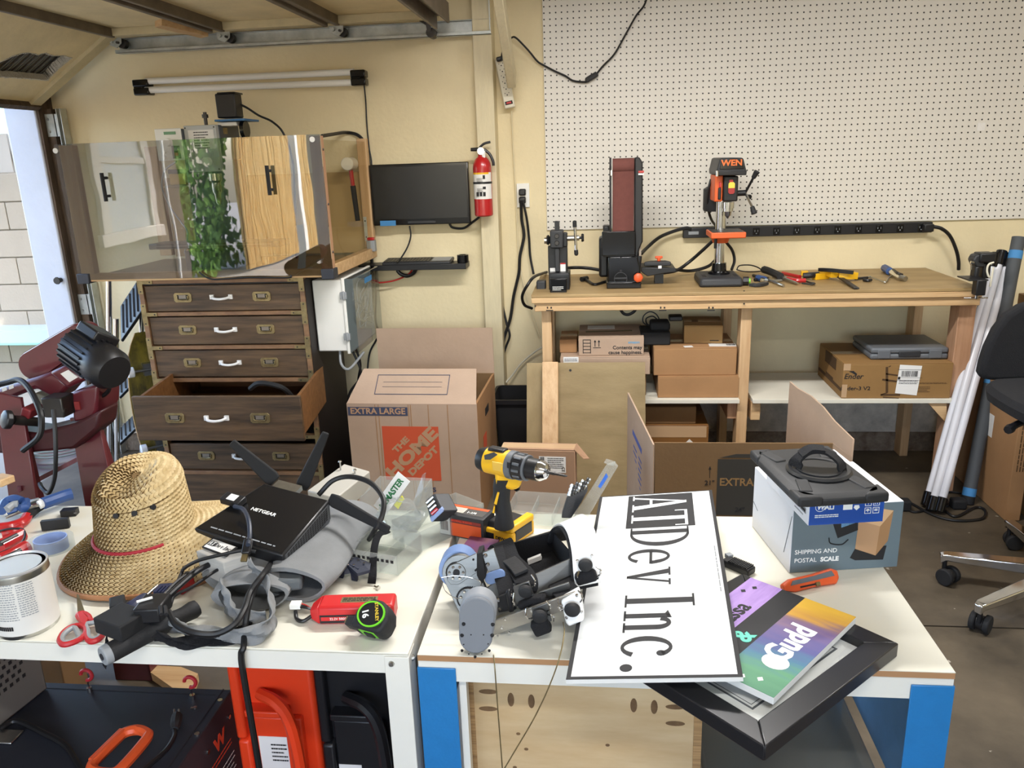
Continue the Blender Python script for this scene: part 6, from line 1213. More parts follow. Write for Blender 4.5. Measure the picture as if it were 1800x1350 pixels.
cord('front_lead', 'dim black lead snaking along the front of the black case', [Z(0, 1280, bz_+.01), Z(30, 1268, bz_+.008), Z(80, 1290, bz_+.008), Z(115, 1310, bz_+.008), Z(135, 1340, bz_+.008), Z(150, 1365, bz_+.008)], .006)
q = Z(8, 1296, bz_+.002); b = MB(); b.box(q.x-.03, q.x+.03, q.y-.02, q.y+.02, bz_+.001, bz_+.006); tag(b.out('metal_latch', 'steel', bev=.002), 'small steel latch plate on the left of the black case', 'latch')
# grey computer case standing on it
P_ = [Z(-40, 1310, bz_+.001), Z(33, 1264, bz_+.001), Z(84, 1210, bz_+.001)]; d_ = (P_[2]-P_[0]); d_.z = 0; d_.normalize(); n_ = V((-d_.y, d_.x, 0))
T = thing('computer_case', 'grey perforated computer case standing at the far left under the white table', 'computer', frame(P_[2], -d_, (0, 0, 1)))
b = MB(); b.box(0, .40, -.2, 0, 0, .26) if (MW[T.name].to_3x3() @ V((0, 1, 0))).x > 0 else b.box(0, .40, 0, .2, 0, .26); b.out('body', mat('casedim', '6e6a64', .5), T, bev=.004)
sgn = .0006 if (MW[T.name].to_3x3() @ V((0, 1, 0))).x > 0 else -.0006
b = MB()
for i in range(8):
    for j in range(11):
        x = .05+j*.0165+(i % 2)*.008; z = .07+i*.0165; b.box(x-.004, x+.004, min(0, sgn), max(0, sgn), z-.004, z+.004)
b.out('vent_holes', 'ink', T, kind='stuff')
# orange and black tool boxes
def toolbox(name, label, xa, xb, m_, px0, y):
    T = thing(name, label, 'tool box', TR((xa+xb)/2, y+.1, 0), 'plastic tool boxes standing under the white table')
    b = MB(); b.box(xa+.012, xb-.006, y+.03, y+.22, .0, .68); b.out('shell', m_, T, world=True, bev=.01)
    b = MB(); b.box(xa, xa+.022, y+.01, y+.23, .36, .69); b.box(xa+.004, xa+.03, y+.005, y+.23, 0, .36); b.out('side_edge', m_, T, world=True, bev=.006)
    for z0, z1, yy, x0, x1 in ((.575, .60, .012, .02, .075), (.555, .615, .018, .015, .09), (.425, .44, .0, .03, .12)):
        b = MB(); b.box(xa+x0, xa+x1, y+yy, y+.04, z0, z1); b.out('latch', m_, T, world=True, bev=.003)
    for z in (.655, .622): b = MB(); b.box(xa+.02, xb-.008, y+.024, y+.032, z, z+.004); b.out('ridge', m_, T, world=True, bev=.001)
    xx = xa+.062; b = MB(); b.tube([(xx, y+.02, .47), (xx+.05, y-.012, .475), (xx+.075, y-.02, .44), (xx+.085, y-.02, .36), (xx+.09, y-.02, .2)], .013, 8); b.out('carry_handle', m_, T, world=True)
    b = MB(); b.box(xa+.03, xb-.035, y+.015, y+.032, .12, .415); b.out('front_panel', m_, T, world=True, bev=.004)
    return T
T = toolbox('tool_box', 'bright orange plastic tool box standing under the white table', Y(407, 1240, 1.37).x, Y(552, 1240, 1.37).x, mat('hotorange', 'e0401c', .38), 405, 1.36)
q0, q1 = Y(462, 1350, 1.374), Y(504, 1296, 1.374); b = MB(); b.box(q0.x, q1.x, 1.3735, 1.3745, q0.z-.04, q1.z); lb = b.out('paper_label', 'label', T, world=True); lines(lb, MW[T.name].inverted() @ TR((q0.x+q1.x)/2+.012, 1.373, q1.z-.04) @ RX(90), .035, .05, 5)
T = toolbox('tool_box', 'black plastic tool box standing under the white table beside the leg', Y(556, 1240, 1.37).x, Y(700, 1240, 1.37).x, 'black', 548, 1.36)
q0 = Y(620, 1347, 1.374); b = MB(); b.box(q0.x-.03, q0.x+.02, 1.3735, 1.3745, q0.z-.08, q0.z+.004); b.out('paper_label', 'label', T, world=True)
b = MB(); P_ = [Z(245, 1168, .03), Z(318, 1172, .03), Z(348, 1184, .03), Z(336, 1215, .03), Z(305, 1210, .03)]; b.slab(P_, (0, 0, -.028)); tag(b.out('plywood_offcut', 'pine'), 'knotty plywood offcut lying on the floor behind the black case', 'plywood')
b = MB(); p = Z(110, 1205, .05); b.box(p.x-.06, p.x+.05, p.y-.05, p.y+.05, 0, .6); tag(b.out('wood_post', 'carddk', bev=.003), 'short brown timber post behind the black case', 'timber')
# ---------------------------------------------------------------- under the right table
T = thing('plywood_crate', 'plywood crate with oval pocket holes under the blue legged table', 'crate', TR(-.03, 1.4, 0))
p, q = Y(832, 1210, 1.205), Y(1222, 1210, 1.205); x0, x1 = p.x, q.x; zc_ = Y(1020, 1196, 1.205).z
b = MB(); b.box(x0+.0, x1-.0, 1.207, 1.219, 0, zc_); fc = b.out('front_board', mat('crateply', 'd2b98f', .6, c2='bd9d70', vs=3, stretch=(1, 5, 5)), T, world=True)
for a_, e_ in ((x0-.012, x0), (x1, x1+.014)): b = MB(); b.box(a_, e_, 1.205, 1.6, 0, zc_); b.out('side_board', 'plyedge', T, world=True)
b = MB(); b.box(x0, x1, 1.588, 1.6, 0, zc_); b.out('back_board', 'ply', T, world=True)
for i, (px_, py_, v_) in enumerate(((858, 1216, 0), (858, 1246, 0), (898, 1230, 1), (934, 1233, 1), (1114, 1240, 1), (1150, 1243, 1), (1187, 1243, 0), (1187, 1272, 0))):
    q = Y(px_, py_, 1.2065); rx_, rz_ = (.006, .0145) if v_ else (.017, .005)
    b = MB(); b.slab([q+V((rx_*cos(2*pi*j/16), 0, rz_*sin(2*pi*j/16))) for j in range(16)], (0, .003, 0)); b.out('pocket_hole', mat('pocket', '7c5f3e', .8, c2='5f462c', vs=40) if i == 0 else 'pocket', fc, world=True)
for px_, py_ in ((911, 1290), (925, 1317), (1068, 1310), (905, 1349)):
    q = Y(px_, py_, 1.2066); b = MB(); b.slab([q+V((.004*cos(2*pi*j/10), 0, .003*sin(2*pi*j/10))) for j in range(10)], (0, .002, 0)); b.out('knot', 'pocket', fc, world=True)
T = thing('storage_tote', 'cloudy clear plastic tote under the right half of the blue legged table', 'tote', TR(.36, 1.45, 0))
ta, tb_ = Z(1252, 1290, .40), Z(1490, 1225, .40); tx, ty0, ty1 = x1+.035, 1.215, 1.66
b = MB(); b.loft([[(u+dx, v+dy_, z) for u, v, dx, dy_ in ((tx, ty0, o_, o_), (.50, ty0, -o_, o_), (.50, ty1, -o_, -o_), (tx, ty1, o_, -o_))] for z, o_ in ((.0, .03), (.42, .004))]); b.out('body', 'totecl', T, world=True, bev=.01)
b = MB(); b.box(tx-.008, .508, ty0-.008, ty1+.008, .42, .44); b.out('lid', 'totecl', T, world=True, bev=.008)
b = MB(); b.box(tx-.012, .512, ty0-.012, ty0, .405, .428); b.out('rim', 'totecl', T, world=True, bev=.004)
r = random.Random(8)
for i in range(5):
    b = MB(); x = tx+.06+r.random()*.2; y = ty0+.06+i*.07; b.box(x, x+.07+.05*r.random(), y, y+.05, .02, .25+.12*r.random(), TR(0, 0, 0)); tag(b.out('stored_box', ['label', 'card', 'greyplastic', 'carddk', 'white'][i], bev=.004), 'vague '+['white', 'tan', 'grey', 'brown', 'ivory'][i]+' packet inside the cloudy storage tote', 'packet')
# ================================================================ on the white table
def P(x, y, h=0): return Z(x, y, TZ+h)
# paint can
c = P(48, 1098); cr = .0515; chh = .122
T = thing('paint_can', 'quart paint can with shiny lid at the left table edge', 'can', TR(c.x+.004, c.y, TZ))
b = MB(); b.lathe([(cr*.97, 0), (cr, .003), (cr, chh-.004), (cr*.985, chh)], 40); b.out('body', 'steel', T)
b = MB(); b.lathe([(cr+.0006, .008), (cr+.0006, chh-.012)], 40, caps=False); lb = b.out('wrap_label', mat('paintlabel', 'd8d6d0', .45), T)
b = MB(); b.loft([[(r_*cos(2*pi*j/40), r_*sin(2*pi*j/40), z) for j in range(40)] for r_, z in ((cr*.985, chh), (cr*1.0, chh+.003), (cr*.95, chh+.004), (cr*.90, chh-.004), (cr*.82, chh-.004), (cr*.80, chh+.001))]); b.out('lid', mat('lidmetal', 'd4d6d8', .4, .6), T)
for (a0, a1, z0, z1, n) in ((-100, -62, .035, .108, 16), (-58, -28, .04, .105, 15), (-140, -105, .03, .105, 14)):
    b = MB(); r = random.Random(n)
    for i in range(n):
        z = z1-(z1-z0)*i/n; a = a0
        while a < a1-2:
            w_ = r.uniform(2, 7); e_ = min(a1, a+w_); b.add([((cr+.0012)*cos(R(t)), (cr+.0012)*sin(R(t)), zz) for t, zz in ((a, z), (e_, z), (e_, z+.0018), (a, z+.0018))], [(0, 1, 2, 3)]); a = e_+1.2
    b.out('fine_print', 'greyplastic', lb)
b = MB()
for a in range(-112, -78, 4): b.add([((cr+.0012)*cos(R(t)), (cr+.0012)*sin(R(t)), zz) for t, zz in ((a, .02), (a+3.4, .02), (a+3.4, .028), (a, .028))], [(0, 1, 2, 3)])
b.out('maker_band', 'ink', lb); b = MB(); b.add([((cr+.0013)*cos(R(t)), (cr+.0013)*sin(R(t)), zz) for t, zz in ((-118, .02), (-113, .02), (-113, .028), (-118, .028))], [(0, 1, 2, 3)]); b.out('maker_mark', 'red', lb)
# scissors
T = thing('scissors', 'red and grey handled scissors lying beside the paint can', 'scissors', TR(P(150, 1090)))
h_ = .012
b = MB(); b.slab([P(135, 1046, h_), P(139, 1048, h_), P(150, 1078, h_), P(147, 1086, h_), P(137, 1084, h_)], (0, 0, .003)); b.out('blade', 'chrome', T, world=True)
for pts, m_ in (([(137, 1082), (146, 1078), (156, 1084), (160, 1092), (172, 1090), (182, 1096), (184, 1108), (176, 1122), (162, 1128), (153, 1122), (151, 1108), (147, 1096)], 'redhandle'), ([(143, 1100), (150, 1104), (151, 1112), (143, 1122), (127, 1130), (112, 1133), (105, 1126), (110, 1114), (122, 1104), (134, 1100)], 'redhandle')):
    b = MB(); b.tube([P(x, y, h_) for x, y in pts], .0052, 8, closed=True, k=4); b.out('handle', m_, T, world=True)
    cx_ = sum(p[0] for p in pts[3:])/len(pts[3:]); cy_ = sum(p[1] for p in pts[3:])/len(pts[3:])
    b = MB(); b.tube([P(cx_+(x-cx_)*.80, cy_+(y-cy_)*.80, h_+.001) for x, y in pts[3:]], .0045, 8, closed=True, k=4); b.out('grip_lining', 'greyplastic', T, world=True)
b = MB(); b.slab([P(136, 1084, h_), P(146, 1078, h_), P(156, 1090, h_), P(150, 1104, h_), P(141, 1098, h_)], (0, 0, .006)); b.out('hinge_shoulder', 'redhandle', T, world=True, bev=.002)
# ---------------------------------------------------------------- straw hat
HC = V((-.945, 1.475, TZ+.004))
T = thing('straw_hat', 'woven straw lifeguard hat with red cord lying on the white table', 'hat', TR(HC) @ RZ(8))
mat('straw', 'd8c294', .6, c2='b59a68', vs=40, bump=.1); mat('strawdk', '6e5632', .8)
CRX, CRY, CH = .090, .112, .146
def hat_pt(s, a):                                          # s 0..1: crown top to brim edge
    ca, sa = cos(a), sin(a)
    if s < .22:                                            # top with lengthwise crease
        k = s/.22; x, y = CRX*.80*k*ca, CRY*.84*k*sa
        z = .052+CH-.020*k**4-.024*max(0, 1-(x/.05)**2)**2*max(0, 1-((y+.02)/.12)**2)+.018*(y/CRY)
    elif s < .30:
        k = (s-.22)/.08; f = .80+.13*sin(k*pi/2); x, y = CRX*f*ca, CRY*(f+.03)*sa; z = .052+CH-.020-.03*k+.018*(y/CRY)*(1-.3*k)
    elif s < .62:
        k = (s-.30)/.32; f = .93+.10*k-.05*sin(pi*k)*abs(sa if sa < 0 else 0)*0; x, y = CRX*f*ca, CRY*f*sa; z = .052+(CH-.05)*(1-k)+.0126*(y/CRY)*(1-k)
    else:
        k = (s-.62)/.38; x, y = (CRX*1.03+(.192-CRX)*k)*ca, (CRY*1.03+(.205-CRY)*k)*sa
        z = .052-.048*k**1.35*(1-.55*max(0, cos(a-R(40)))**2)+.004*sin(3*a)*k
    o_ = 1 if s < .62 else 1-(s-.62)/.38
    return V((x-.026*o_, y, z))
NS, NA = 52, 72
b = MB(); b.loft([[hat_pt(max(.004, i/NS), 2*pi*j/NA) for j in range(NA)] for i in range(NS+1)], caps=False); b.out('base_layer', 'strawdk', T)
b = MB(); rows = 31
for i in range(1, rows):
    s0, s1 = i/rows, (i+1)/rows; m_ = hat_pt((s0+s1)/2, pi/2); n = max(14, int((abs(m_.y)+.01)*2*pi/.0125))
    for j in range(n):
        da = 2*pi/n; sh = .55*da
        for (u0, u1, dd) in ((s0-.002, (s0+s1)/2+.001, 1), ((s0+s1)/2-.001, s1+.002, -1)):
            a0 = j*da; q = [hat_pt(min(1, u0), a0), hat_pt(min(1, u0), a0+da*.80), hat_pt(min(1, u1), a0+da*.80+dd*sh), hat_pt(min(1, u1), a0+dd*sh)]
            n_ = (q[1]-q[0]).cross(q[3]-q[0])
            if n_.length < 1e-9: continue
            n_.normalize(); up = -1 if n_.z < 0 and s0 > .62 else (1 if n_.z >= 0 else -1)
            if .3 < s0 < .62 and n_.dot(V((q[0].x+.026, q[0].y, 0))) < 0: up = -1
            elif .3 < s0 < .62: up = 1
            n_ *= up; b.add([q[0]+n_*.0004, q[1]+n_*.0042, q[2]+n_*.0042, q[3]+n_*.0004, q[0]-n_*.001, q[1]-n_*.001], [(0, 1, 2, 3), (0, 1, 5, 4)])
o = b.out('straw_weave', 'straw', T, smooth=False); o['kind'] = 'stuff'
b = MB(); b.tube([hat_pt(1, 2*pi*j/60)+V((0, 0, -.001)) for j in range(60)], .0055, 8, closed=True, k=1); b.out('edge_binding', mat('binding', '9a6a44', .7), T)
b = MB(); b.tube([hat_pt(.63, R(a))+V((cos(R(a))*.004, sin(R(a))*.004, .004)) for a in range(178, 322, 8)], .0036, 8, k=2); b.out('cord', mat('cordred', '9c1c2a', .7), T)
for a in (-92, -70, -48):
    p = hat_pt(.31, R(a)); n_ = V((cos(R(a)), sin(R(a)), .1)).normalized(); b = MB(); b.cyl(p+n_*.002, p+n_*.0075, .0056, n=12); b.out('eyelet', 'ink', T)
p = hat_pt(.93, R(-52)); b = MB(); b.box(-.0085, .0085, -.0085, .0085, 0, .0012, frame(p+V((0, 0, .003)), V((.8, .3, .02)), V((.25, -.35, 1)))); b.out('logo_patch', 'ink', T)
# ---------------------------------------------------------------- grey apron bundle, foam block
T = thing('apron_bundle', 'crumpled grey fabric apron bundled under the wifi router', 'fabric', TR(P(470, 1040)))
def cloth(pts_px, name, m_, wd, seed=1, k=10, th=.002):
    pts = spline([P(x, y, h) for x, y, h in pts_px], k); b = MB(); r = random.Random(seed); rows_ = []
    for i, p in enumerate(pts):
        t = (pts[min(i+1, len(pts)-1)]-pts[max(i-1, 0)]).normalized(); w_ = wd[0]+(wd[1]-wd[0])*i/len(pts); 
        rows_.append([p+V((0, 0, w_*(j/5-.5)))+V((t.y, -t.x, 0))*(.006*sin(j*1.7+i*.35+seed)) for j in range(6)])
    n = 6; vs = [q for rr_ in rows_ for q in rr_]; b.add(vs, [(i*n+j, i*n+j+1, (i+1)*n+j+1, (i+1)*n+j) for i in range(len(rows_)-1) for j in range(n-1)])
    return b.out(name, m_, T, world=True, solid=th)
# main roll: a flattened tube rising to the back right, open end at the front
def rollring(c, rx, rz, d, tw=0, n=26, wob=.0):
    d = V(d).normalized(); s_ = V((d.y, -d.x, 0)).normalized(); u = s_.cross(d)
    return [c+s_*(rx*cos(2*pi*j/n)*(1+wob*sin(3*2*pi*j/n+tw)))+u*(rz*sin(2*pi*j/n)*(1+wob*cos(2*2*pi*j/n+tw))) for j in range(n)]
e0_, e1_ = P(512, 1028, .037), P(620, 905, .04); dd = e1_-e0_
b = MB(); R_ = [rollring(e0_+dd*t, .066+.006*sin(7*t), .034+.003*cos(5*t), dd, 1+2*t, wob=.06) for t in [i/10 for i in range(11)]]; Ri = [rollring(e0_+dd*t, .060, .028, dd, 1, wob=.06) for t in (.6, .3, 0)]
b.loft(R_[::-1]+Ri[::-1]); b.out('rolled_layer', 'cloth', T, world=True)
b = MB(); e2 = P(440, 1050, .034); d2 = P(466, 995, .036)-e2; b.loft([rollring(e2+d2*t, .07, .030+.004*sin(6*t), d2, t*3, wob=.08) for t in [i/8 for i in range(9)]][::-1]+[rollring(e2+d2*t, .060, .030, d2, 1, wob=.08) for t in (0, .5)]); b.out('rolled_layer', 'cloth', T, world=True)
b = MB(); e3 = P(400, 1020, .03); d3 = P(440, 970, .04)-e3; b.loft([rollring(e3+d3*t, .05, .03, d3, t*3, wob=.1) for t in [i/6 for i in range(7)]]); b.out('rolled_layer', 'cloth', T, world=True)
cloth([(300, 1098, .03), (330, 1108, .028), (370, 1116, .022), (420, 1118, .02), (462, 1112, .024), (478, 1088, .03), (476, 1050, .045), (462, 1020, .06), (440, 1000, .075)], 'fabric_strip', 'cloth', (.026, .045), 2)
cloth([(395, 1035, .04), (400, 1060, .04), (415, 1082, .035), (440, 1090, .03), (468, 1085, .03)], 'fabric_strip', 'cloth', (.05, .03), 5)
cloth([(270, 1118, .02), (310, 1128, .014), (350, 1130, .012), (400, 1122, .012), (440, 1105, .015), (458, 1090, .02)], 'strap', 'fabric_black', (.02, .024), 3)
cloth([(190, 1128, .01), (186, 1145, -.005), (182, 1165, -.03)], 'strap', 'fabric_black', (.026, .03), 7)
b = MB(); d_ = V((1, .2, 0)); b.box(-.035, .035, -.02, .02, -.012, .012, frame(P(500, 1022, .045), (1, .25, 0), (0, 0, 1))); b.out('grey_pouch', mat('pouch', '54595c', .7), T, world=True, bev=.006)
q = [P(358, 985, .06), P(425, 1002, .055), P(460, 985, .06), P(400, 968, .065)]
T = thing('foam_block', 'pale grey foam block carrying a small printed name card', 'block', TR(P(400, 1000)))
b = MB(); tp_ = [P(344, 968, .085), P(392, 990, .08), P(436, 974, .085), P(390, 955, .09)]; b.slab(tp_, (.004, -.0, -.05)); b.out('block', mat('foamgrey', 'a9a6a0', .8, var=.08, vs=20, stretch=(1, 1, 8)), T, world=True, bev=.002)
cpts = [P(355, 962, .0885), P(398, 978, .0855), P(418, 963, .0880), P(374, 947, .0915)]
b = MB(); b.slab([q+V((0, 0, .0015)) for q in cpts], (0, 0, -.003)); cb = b.out('card_border', 'ink', T, world=True)
cc = sum(cpts, V())/4; ci = [cc+(q-cc)*.88+V((0, 0, .0022)) for q in cpts]; b = MB(); b.slab(ci, (0, 0, -.0006)); b.out('name_card', 'label', T, world=True)
xa_ = (cpts[1]-cpts[0]); ya_ = (cpts[3]-cpts[0]); Tc = frame(cc+V((0, 0, .0028)), xa_, xa_.cross(ya_))
CARD_T = MW[T.name].inverted() @ Tc; CARD_P, CARD_W = T, xa_.length
# ---------------------------------------------------------------- wifi router
L, Fp, Rr, Bk = Z(339, 929, .86), Z(497, 977, .835), Z(580, 879, .875), Z(464, 849, .90)
nrm = (Fp-L).cross(Rr-L).normalized(); d_ = ray(464, 849); Bk = EYE+d_*((L-EYE).dot(nrm)/d_.dot(nrm))
T = thing('wifi_router', 'black wifi router with four angled antennas resting on grey fabric', 'router', frame(L, Fp-L, nrm))
b = MB(); up_ = nrm*.004
lo = [q-nrm*k for q, k in ((L, .012), (Fp, .046), (Rr, .052), (Bk, .03))]
cen = (L+Fp+Rr+Bk)/4; lo = [q.lerp(cen, .025) for q in lo]
b.hexa([*lo, L, Fp, Rr, Bk]); b.out('case', mat('routerblk', '1d1d1f', .34), T, world=True, bev=.004)
b = MB(); ins = [q.lerp(cen, .05)+nrm*.0008 for q in (L, Fp, Rr, Bk)]; b.slab(ins, nrm*-.001); b.out('top_panel', mat('routertop', '151517', .22), T, world=True)
# side vent grille
b = MB()
s0, s1, s2, s3 = lo[1], lo[2], Rr, Fp
sn = (s1-s0).cross(s3-s0).normalized(); sn = sn if sn.x > 0 else -sn
for i in range(17):
    for j in range(6):
        u0, u1, v0, v1 = .08+i*.05, .08+i*.05+.036, .2+j*.11, .2+j*.11+.075
        f = lambda u, v: s0.lerp(s1, u).lerp(s3.lerp(s2, u), v)+sn*.0008
        b.slab([f(u0, v0), f(u1, v0), f(u1, v1), f(u0, v1)], -sn*.0006)
b.out('vent_grille', 'ink', T, world=True, kind='stuff')
b = MB(); b.slab([s0.lerp(s1, .04)+sn*.0004, s0.lerp(s1, .96)+sn*.0004, s3.lerp(s2, .96).lerp(s0.lerp(s1, .96), .1)+sn*.0004, s3.lerp(s2, .04).lerp(s0.lerp(s1, .04), .1)+sn*.0004], -sn*.002); b.out('side_grille_frame', mat('grillegrey', '505255', .5), T, world=True)
Tn = frame(cen+nrm*.0014, Fp-L, nrm)
I = MW[T.name].inverted()
text('NETGEAR', .0125, 'white_print', T, I @ frame(L.lerp(Fp, .42).lerp(Bk.lerp(Rr, .42), .53)+nrm*.0012, Fp-L, nrm), bold=.01, sx=1.1)
lines(T, I @ frame(L.lerp(Fp, .5).lerp(Bk.lerp(Rr, .5), .09)+nrm*.0012, Fp-L, nrm), (Fp-L).length*.72, .008, 1, 'greyplastic', seed=3, name='indicator_print')
def antenna(base, pts, w0, w1, nrm_):
    b = MB(); ps = [base]+pts; d_ = (ps[-1]-ps[0]).normalized(); s_ = d_.cross(V(nrm_)).normalized(); n_ = s_.cross(d_)
    def ring(c, w_, t): return [c+s_*w_/2+n_*t/2, c-s_*w_/2+n_*t/2, c-s_*w_/2-n_*t/2, c+s_*w_/2-n_*t/2]
    l = ps[-1]-ps[0]
    b.loft([ring(ps[0], w0*.8, .010), ring(ps[0]+l*.10, w0, .012), ring(ps[0]+l*.55, (w0+w1)/2, .010), ring(ps[-1], w1, .008)]); b.out('antenna', 'blackmatte', T, world=True, bev=.003)
by_ = 1.55
antenna(Y(484, 846, by_), [Y(407, 777, by_+.0)], .034, .017, (.2, -1, .3))
antenna(Y(529, 860, by_), [Y(573, 760, by_+.02)], .030, .015, (.6, -1, .2))
antenna(Y(580, 876, 1.49), [Y(684, 932, 1.42)], .028, .016, (-.3, -1, .6))
b = MB(); b.box(-.03, .03, -.012, .012, -.006, .006, frame(Z(505, 858, .88), Rr-Bk, nrm)); b.out('rear_port', 'steel', T, world=True)
# usb dongle with its lead
T = thing('usb_dongle', 'small black dongle with white sticker lying on the router', 'dongle', frame(L.lerp(Fp, .03).lerp(Bk.lerp(Rr, .03), .54)+nrm*.009, Fp-L, nrm))
b = MB(); b.box(-.026, .022, -.013, .013, -.007, .007); b.out('case', 'black', T, bev=.002); b = MB(); b.box(-.012, .008, -.009, .009, .007, .0075); b.out('sticker', 'label', T)
cord('dongle_lead', 'blue black dongle lead hanging over the router front', [Z(412, 890, .89), Z(428, 896, .89), Z(437, 915, .885), Z(439, 940, .87), Z(436, 958, .865)], .0045, mat('leadblue', '2a3140', .4))
T = thing('usb_plug', 'black dongle plug with brass tip hanging below the router edge', 'plug', TR(Z(432, 980, .84))); b = MB(); b.bar(Z(437, 948, .868), Z(432, 974, .85), .016, .010); b.out('body', 'black', T, world=True, bev=.002)
b = MB(); b.bar(Z(432, 972, .85), Z(428, 987, .84), .011, .0045); b.out('tip', 'brass', T, world=True)
# grey square tube with bolts behind the router
T = thing('square_tube', 'pale grey square steel tube with two screws behind the router', 'tube', TR(P(590, 890)))
zt0 = .80; Q_ = [Z(540, 862, zt0), Z(605, 815, zt0), Z(650, 828, zt0), Z(590, 876, zt0)]
b = MB(); b.slab(Q_, (0, 0, -.0495)); tb2 = b.out('tube', mat('tubegrey', 'b0ada4', .45, var=.05), T, world=True, bev=.003)
for (px_, py_, hh_) in ((599, 826, .022), (624, 832, .008)):
    q = Z(px_, py_, zt0); b = MB(); b.cyl(q, q+V((0, 0, hh_)), .0022, n=8); b.cyl(q+V((0, 0, hh_)), q+V((0, 0, hh_+.003)), .005, .0035, 10); b.out('screw', 'steel', T, world=True)
cord('router_cable', 'black router cable arching up and down to the clear bins', [Z(560, 870, .86), Y(585, 845, 1.55), Y(615, 838, 1.55), Y(650, 848, 1.52), Y(673, 875, 1.48), Y(672, 905, 1.45), Y(660, 930, 1.43), P(649, 948, .03)], .0055)
cord('hanging_cable', 'long black cable draping from the router over the table edge to the floor', [Z(480, 985, .80), P(470, 1000, .07), P(450, 1030, .065), P(436, 1070, .05), P(430, 1110, .02), P(428, 1138, .008), V((P(427, 1141).x, TF_-.012, TZ-.005)), V((P(427, 1141).x, TF_-.014, TZ-.05)), V((P(427, 1141).x+.005, TF_-.016, .5)), V((P(427, 1141).x+.008, TF_-.016, .2)), V((P(427, 1141).x+.01, TF_-.02, .03))], .0055)
cord('looping_cable', 'black cable looping from the adapters across the grey fabric', [P(296, 1075, .06), P(310, 1098, .05), P(340, 1112, .05), P(380, 1114, .045), P(412, 1098, .055), P(430, 1070, .065), P(440, 1040, .07), P(462, 1010, .085), Z(478, 990, .81)], .0055)
# adapters and tools beside the fabric
def blk(name, label, cat, a_, e_, w_, h_, m_='black', bev=.003, up=(0, 0, 1)):
    T = thing(name, label, cat, TR(a_.lerp(e_, .5))); b = MB(); b.bar(a_, e_, w_, h_, up); b.out('case', m_, T, world=True, bev=bev); return T
T = blk('power_adapter', 'matt black power adapter leaning on the black cylinder beside the scissors', 'adapter', P(188, 1108, .05), P(240, 1078, .05), .07, .030, 'blackmatte')
T = blk('power_adapter', 'small square black adapter left of the screwdriver handle', 'adapter', P(194, 1072, .018), P(222, 1065, .018), .04, .032, 'blackmatte')
b = MB(); b.cyl(P(190, 1086, .012), P(197, 1082, .014), .006); b.out('connector', 'greyplastic', T, world=True)
T = blk('power_adapter', 'black connector block with white edge on top of the adapter pile', 'adapter', P(246, 1070, .06), P(292, 1068, .06), .055, .028, 'black')
b = MB(); b.bar(P(240, 1058, .078), P(268, 1050, .078), .004, .003); b.out('pale_edge', 'label', T, world=True)
for dx in (0, 8): b = MB(); b.cyl(P(282+dx, 1066, .074), P(284+dx, 1080, .07), .0035, n=6); b.out('socket_slot', 'ink', T, world=True)
T = thing('torch', 'long black flashlight tube jutting over the front table edge', 'flashlight', TR(P(250, 1120)))
f0, f1 = Z(192, 1148, TZ+.020), P(300, 1092, .024)
b = MB(); b.cyl(f0, f1, .0175, .0165, 24); b.out('barrel', 'rubber', T, world=True); d_ = (f1-f0).normalized()
b = MB(); b.cyl(f0-d_*.012, f0+d_*.002, .0165, .0178, 24); b.out('tail_cap', 'greyplastic', T, world=True, bev=.002); b = MB(); b.cyl(f0-d_*.0135, f0-d_*.0118, .006, n=12); b.out('button', 'greyblack', T, world=True)
b = MB(); b.tube([f1, P(325, 1080, .026), P(346, 1068, .028)], .0165, 12, k=3, scale=[1, .95, .9, .9, .95, 1, .9]); b.out('barrel_head', 'rubber', T, world=True)
T = thing('screwdriver', 'screwdriver with dark blue handle lying under the hat brim', 'screwdriver', TR(P(240, 1060)))
b = MB(); b.tube([P(222, 1074, .014), P(235, 1066, .016), P(248, 1055, .016), P(256, 1048, .016)], .0125, 10, k=4, scale=[.8, .95, 1.05, 1.05, 1.05, 1, .95, .9, .85, .8, .75, .7, .6]); b.out('handle', mat('navyhandle', '232b4a', .5), T, world=True)
b = MB(); b.cyl(P(256, 1048, .016), P(285, 1022, .018), .0035); b.cyl(P(285, 1022, .018), P(298, 1014, .018), .005, n=8); b.cyl(P(298, 1014, .018), P(312, 1004, .018), .003); b.out('shaft', 'steel', T, world=True)
T = thing('pen_probe', 'slim black probe pen lying across the adapters towards the foam block', 'pen', TR(P(330, 1020)))
b = MB(); b.tube([P(288, 1055, .055), P(315, 1030, .06), P(345, 1005, .062), P(372, 990, .064)], .0055, 10, k=4); b.out('barrel', 'black', T, world=True)
T = thing('pen_probe', 'thin black probe resting just behind the slim probe pen', 'pen', TR(P(320, 1015))); b = MB(); b.tube([P(285, 1050, .05), P(315, 1020, .054), P(350, 998, .056)], .004, 8, k=4); b.out('barrel', 'black', T, world=True)
cord('probe_lead', 'thin black lead running from the hat brim over the foam block to the router', [P(300, 1062, .05), P(310, 1030, .05), P(318, 1010, .05), P(325, 998, .06), P(350, 985, .085), P(390, 975, .095), P(425, 968, .098), P(450, 970, .095)], .0035)
cord('probe_lead', 'second thin black lead crossing the red pliers beside the hat', [P(295, 1070, .045), P(306, 1048, .05), P(340, 1030, .055), P(372, 1008, .06), P(385, 1000, .06)], .003)
T = blk('ribbed_clip', 'dark blue ribbed plastic clip beside the red piece', 'clip', P(276, 1042, .012), P(300, 1040, .014), .03, .024, 'navyhandle')
for i in range(4): b = MB(); q = P(279+i*6, 1036, .028); b.box(q.x-.0015, q.x+.0015, q.y-.012, q.y+.012, q.z-.002, q.z+.002); b.out('rib', 'navyhandle', T, world=True)
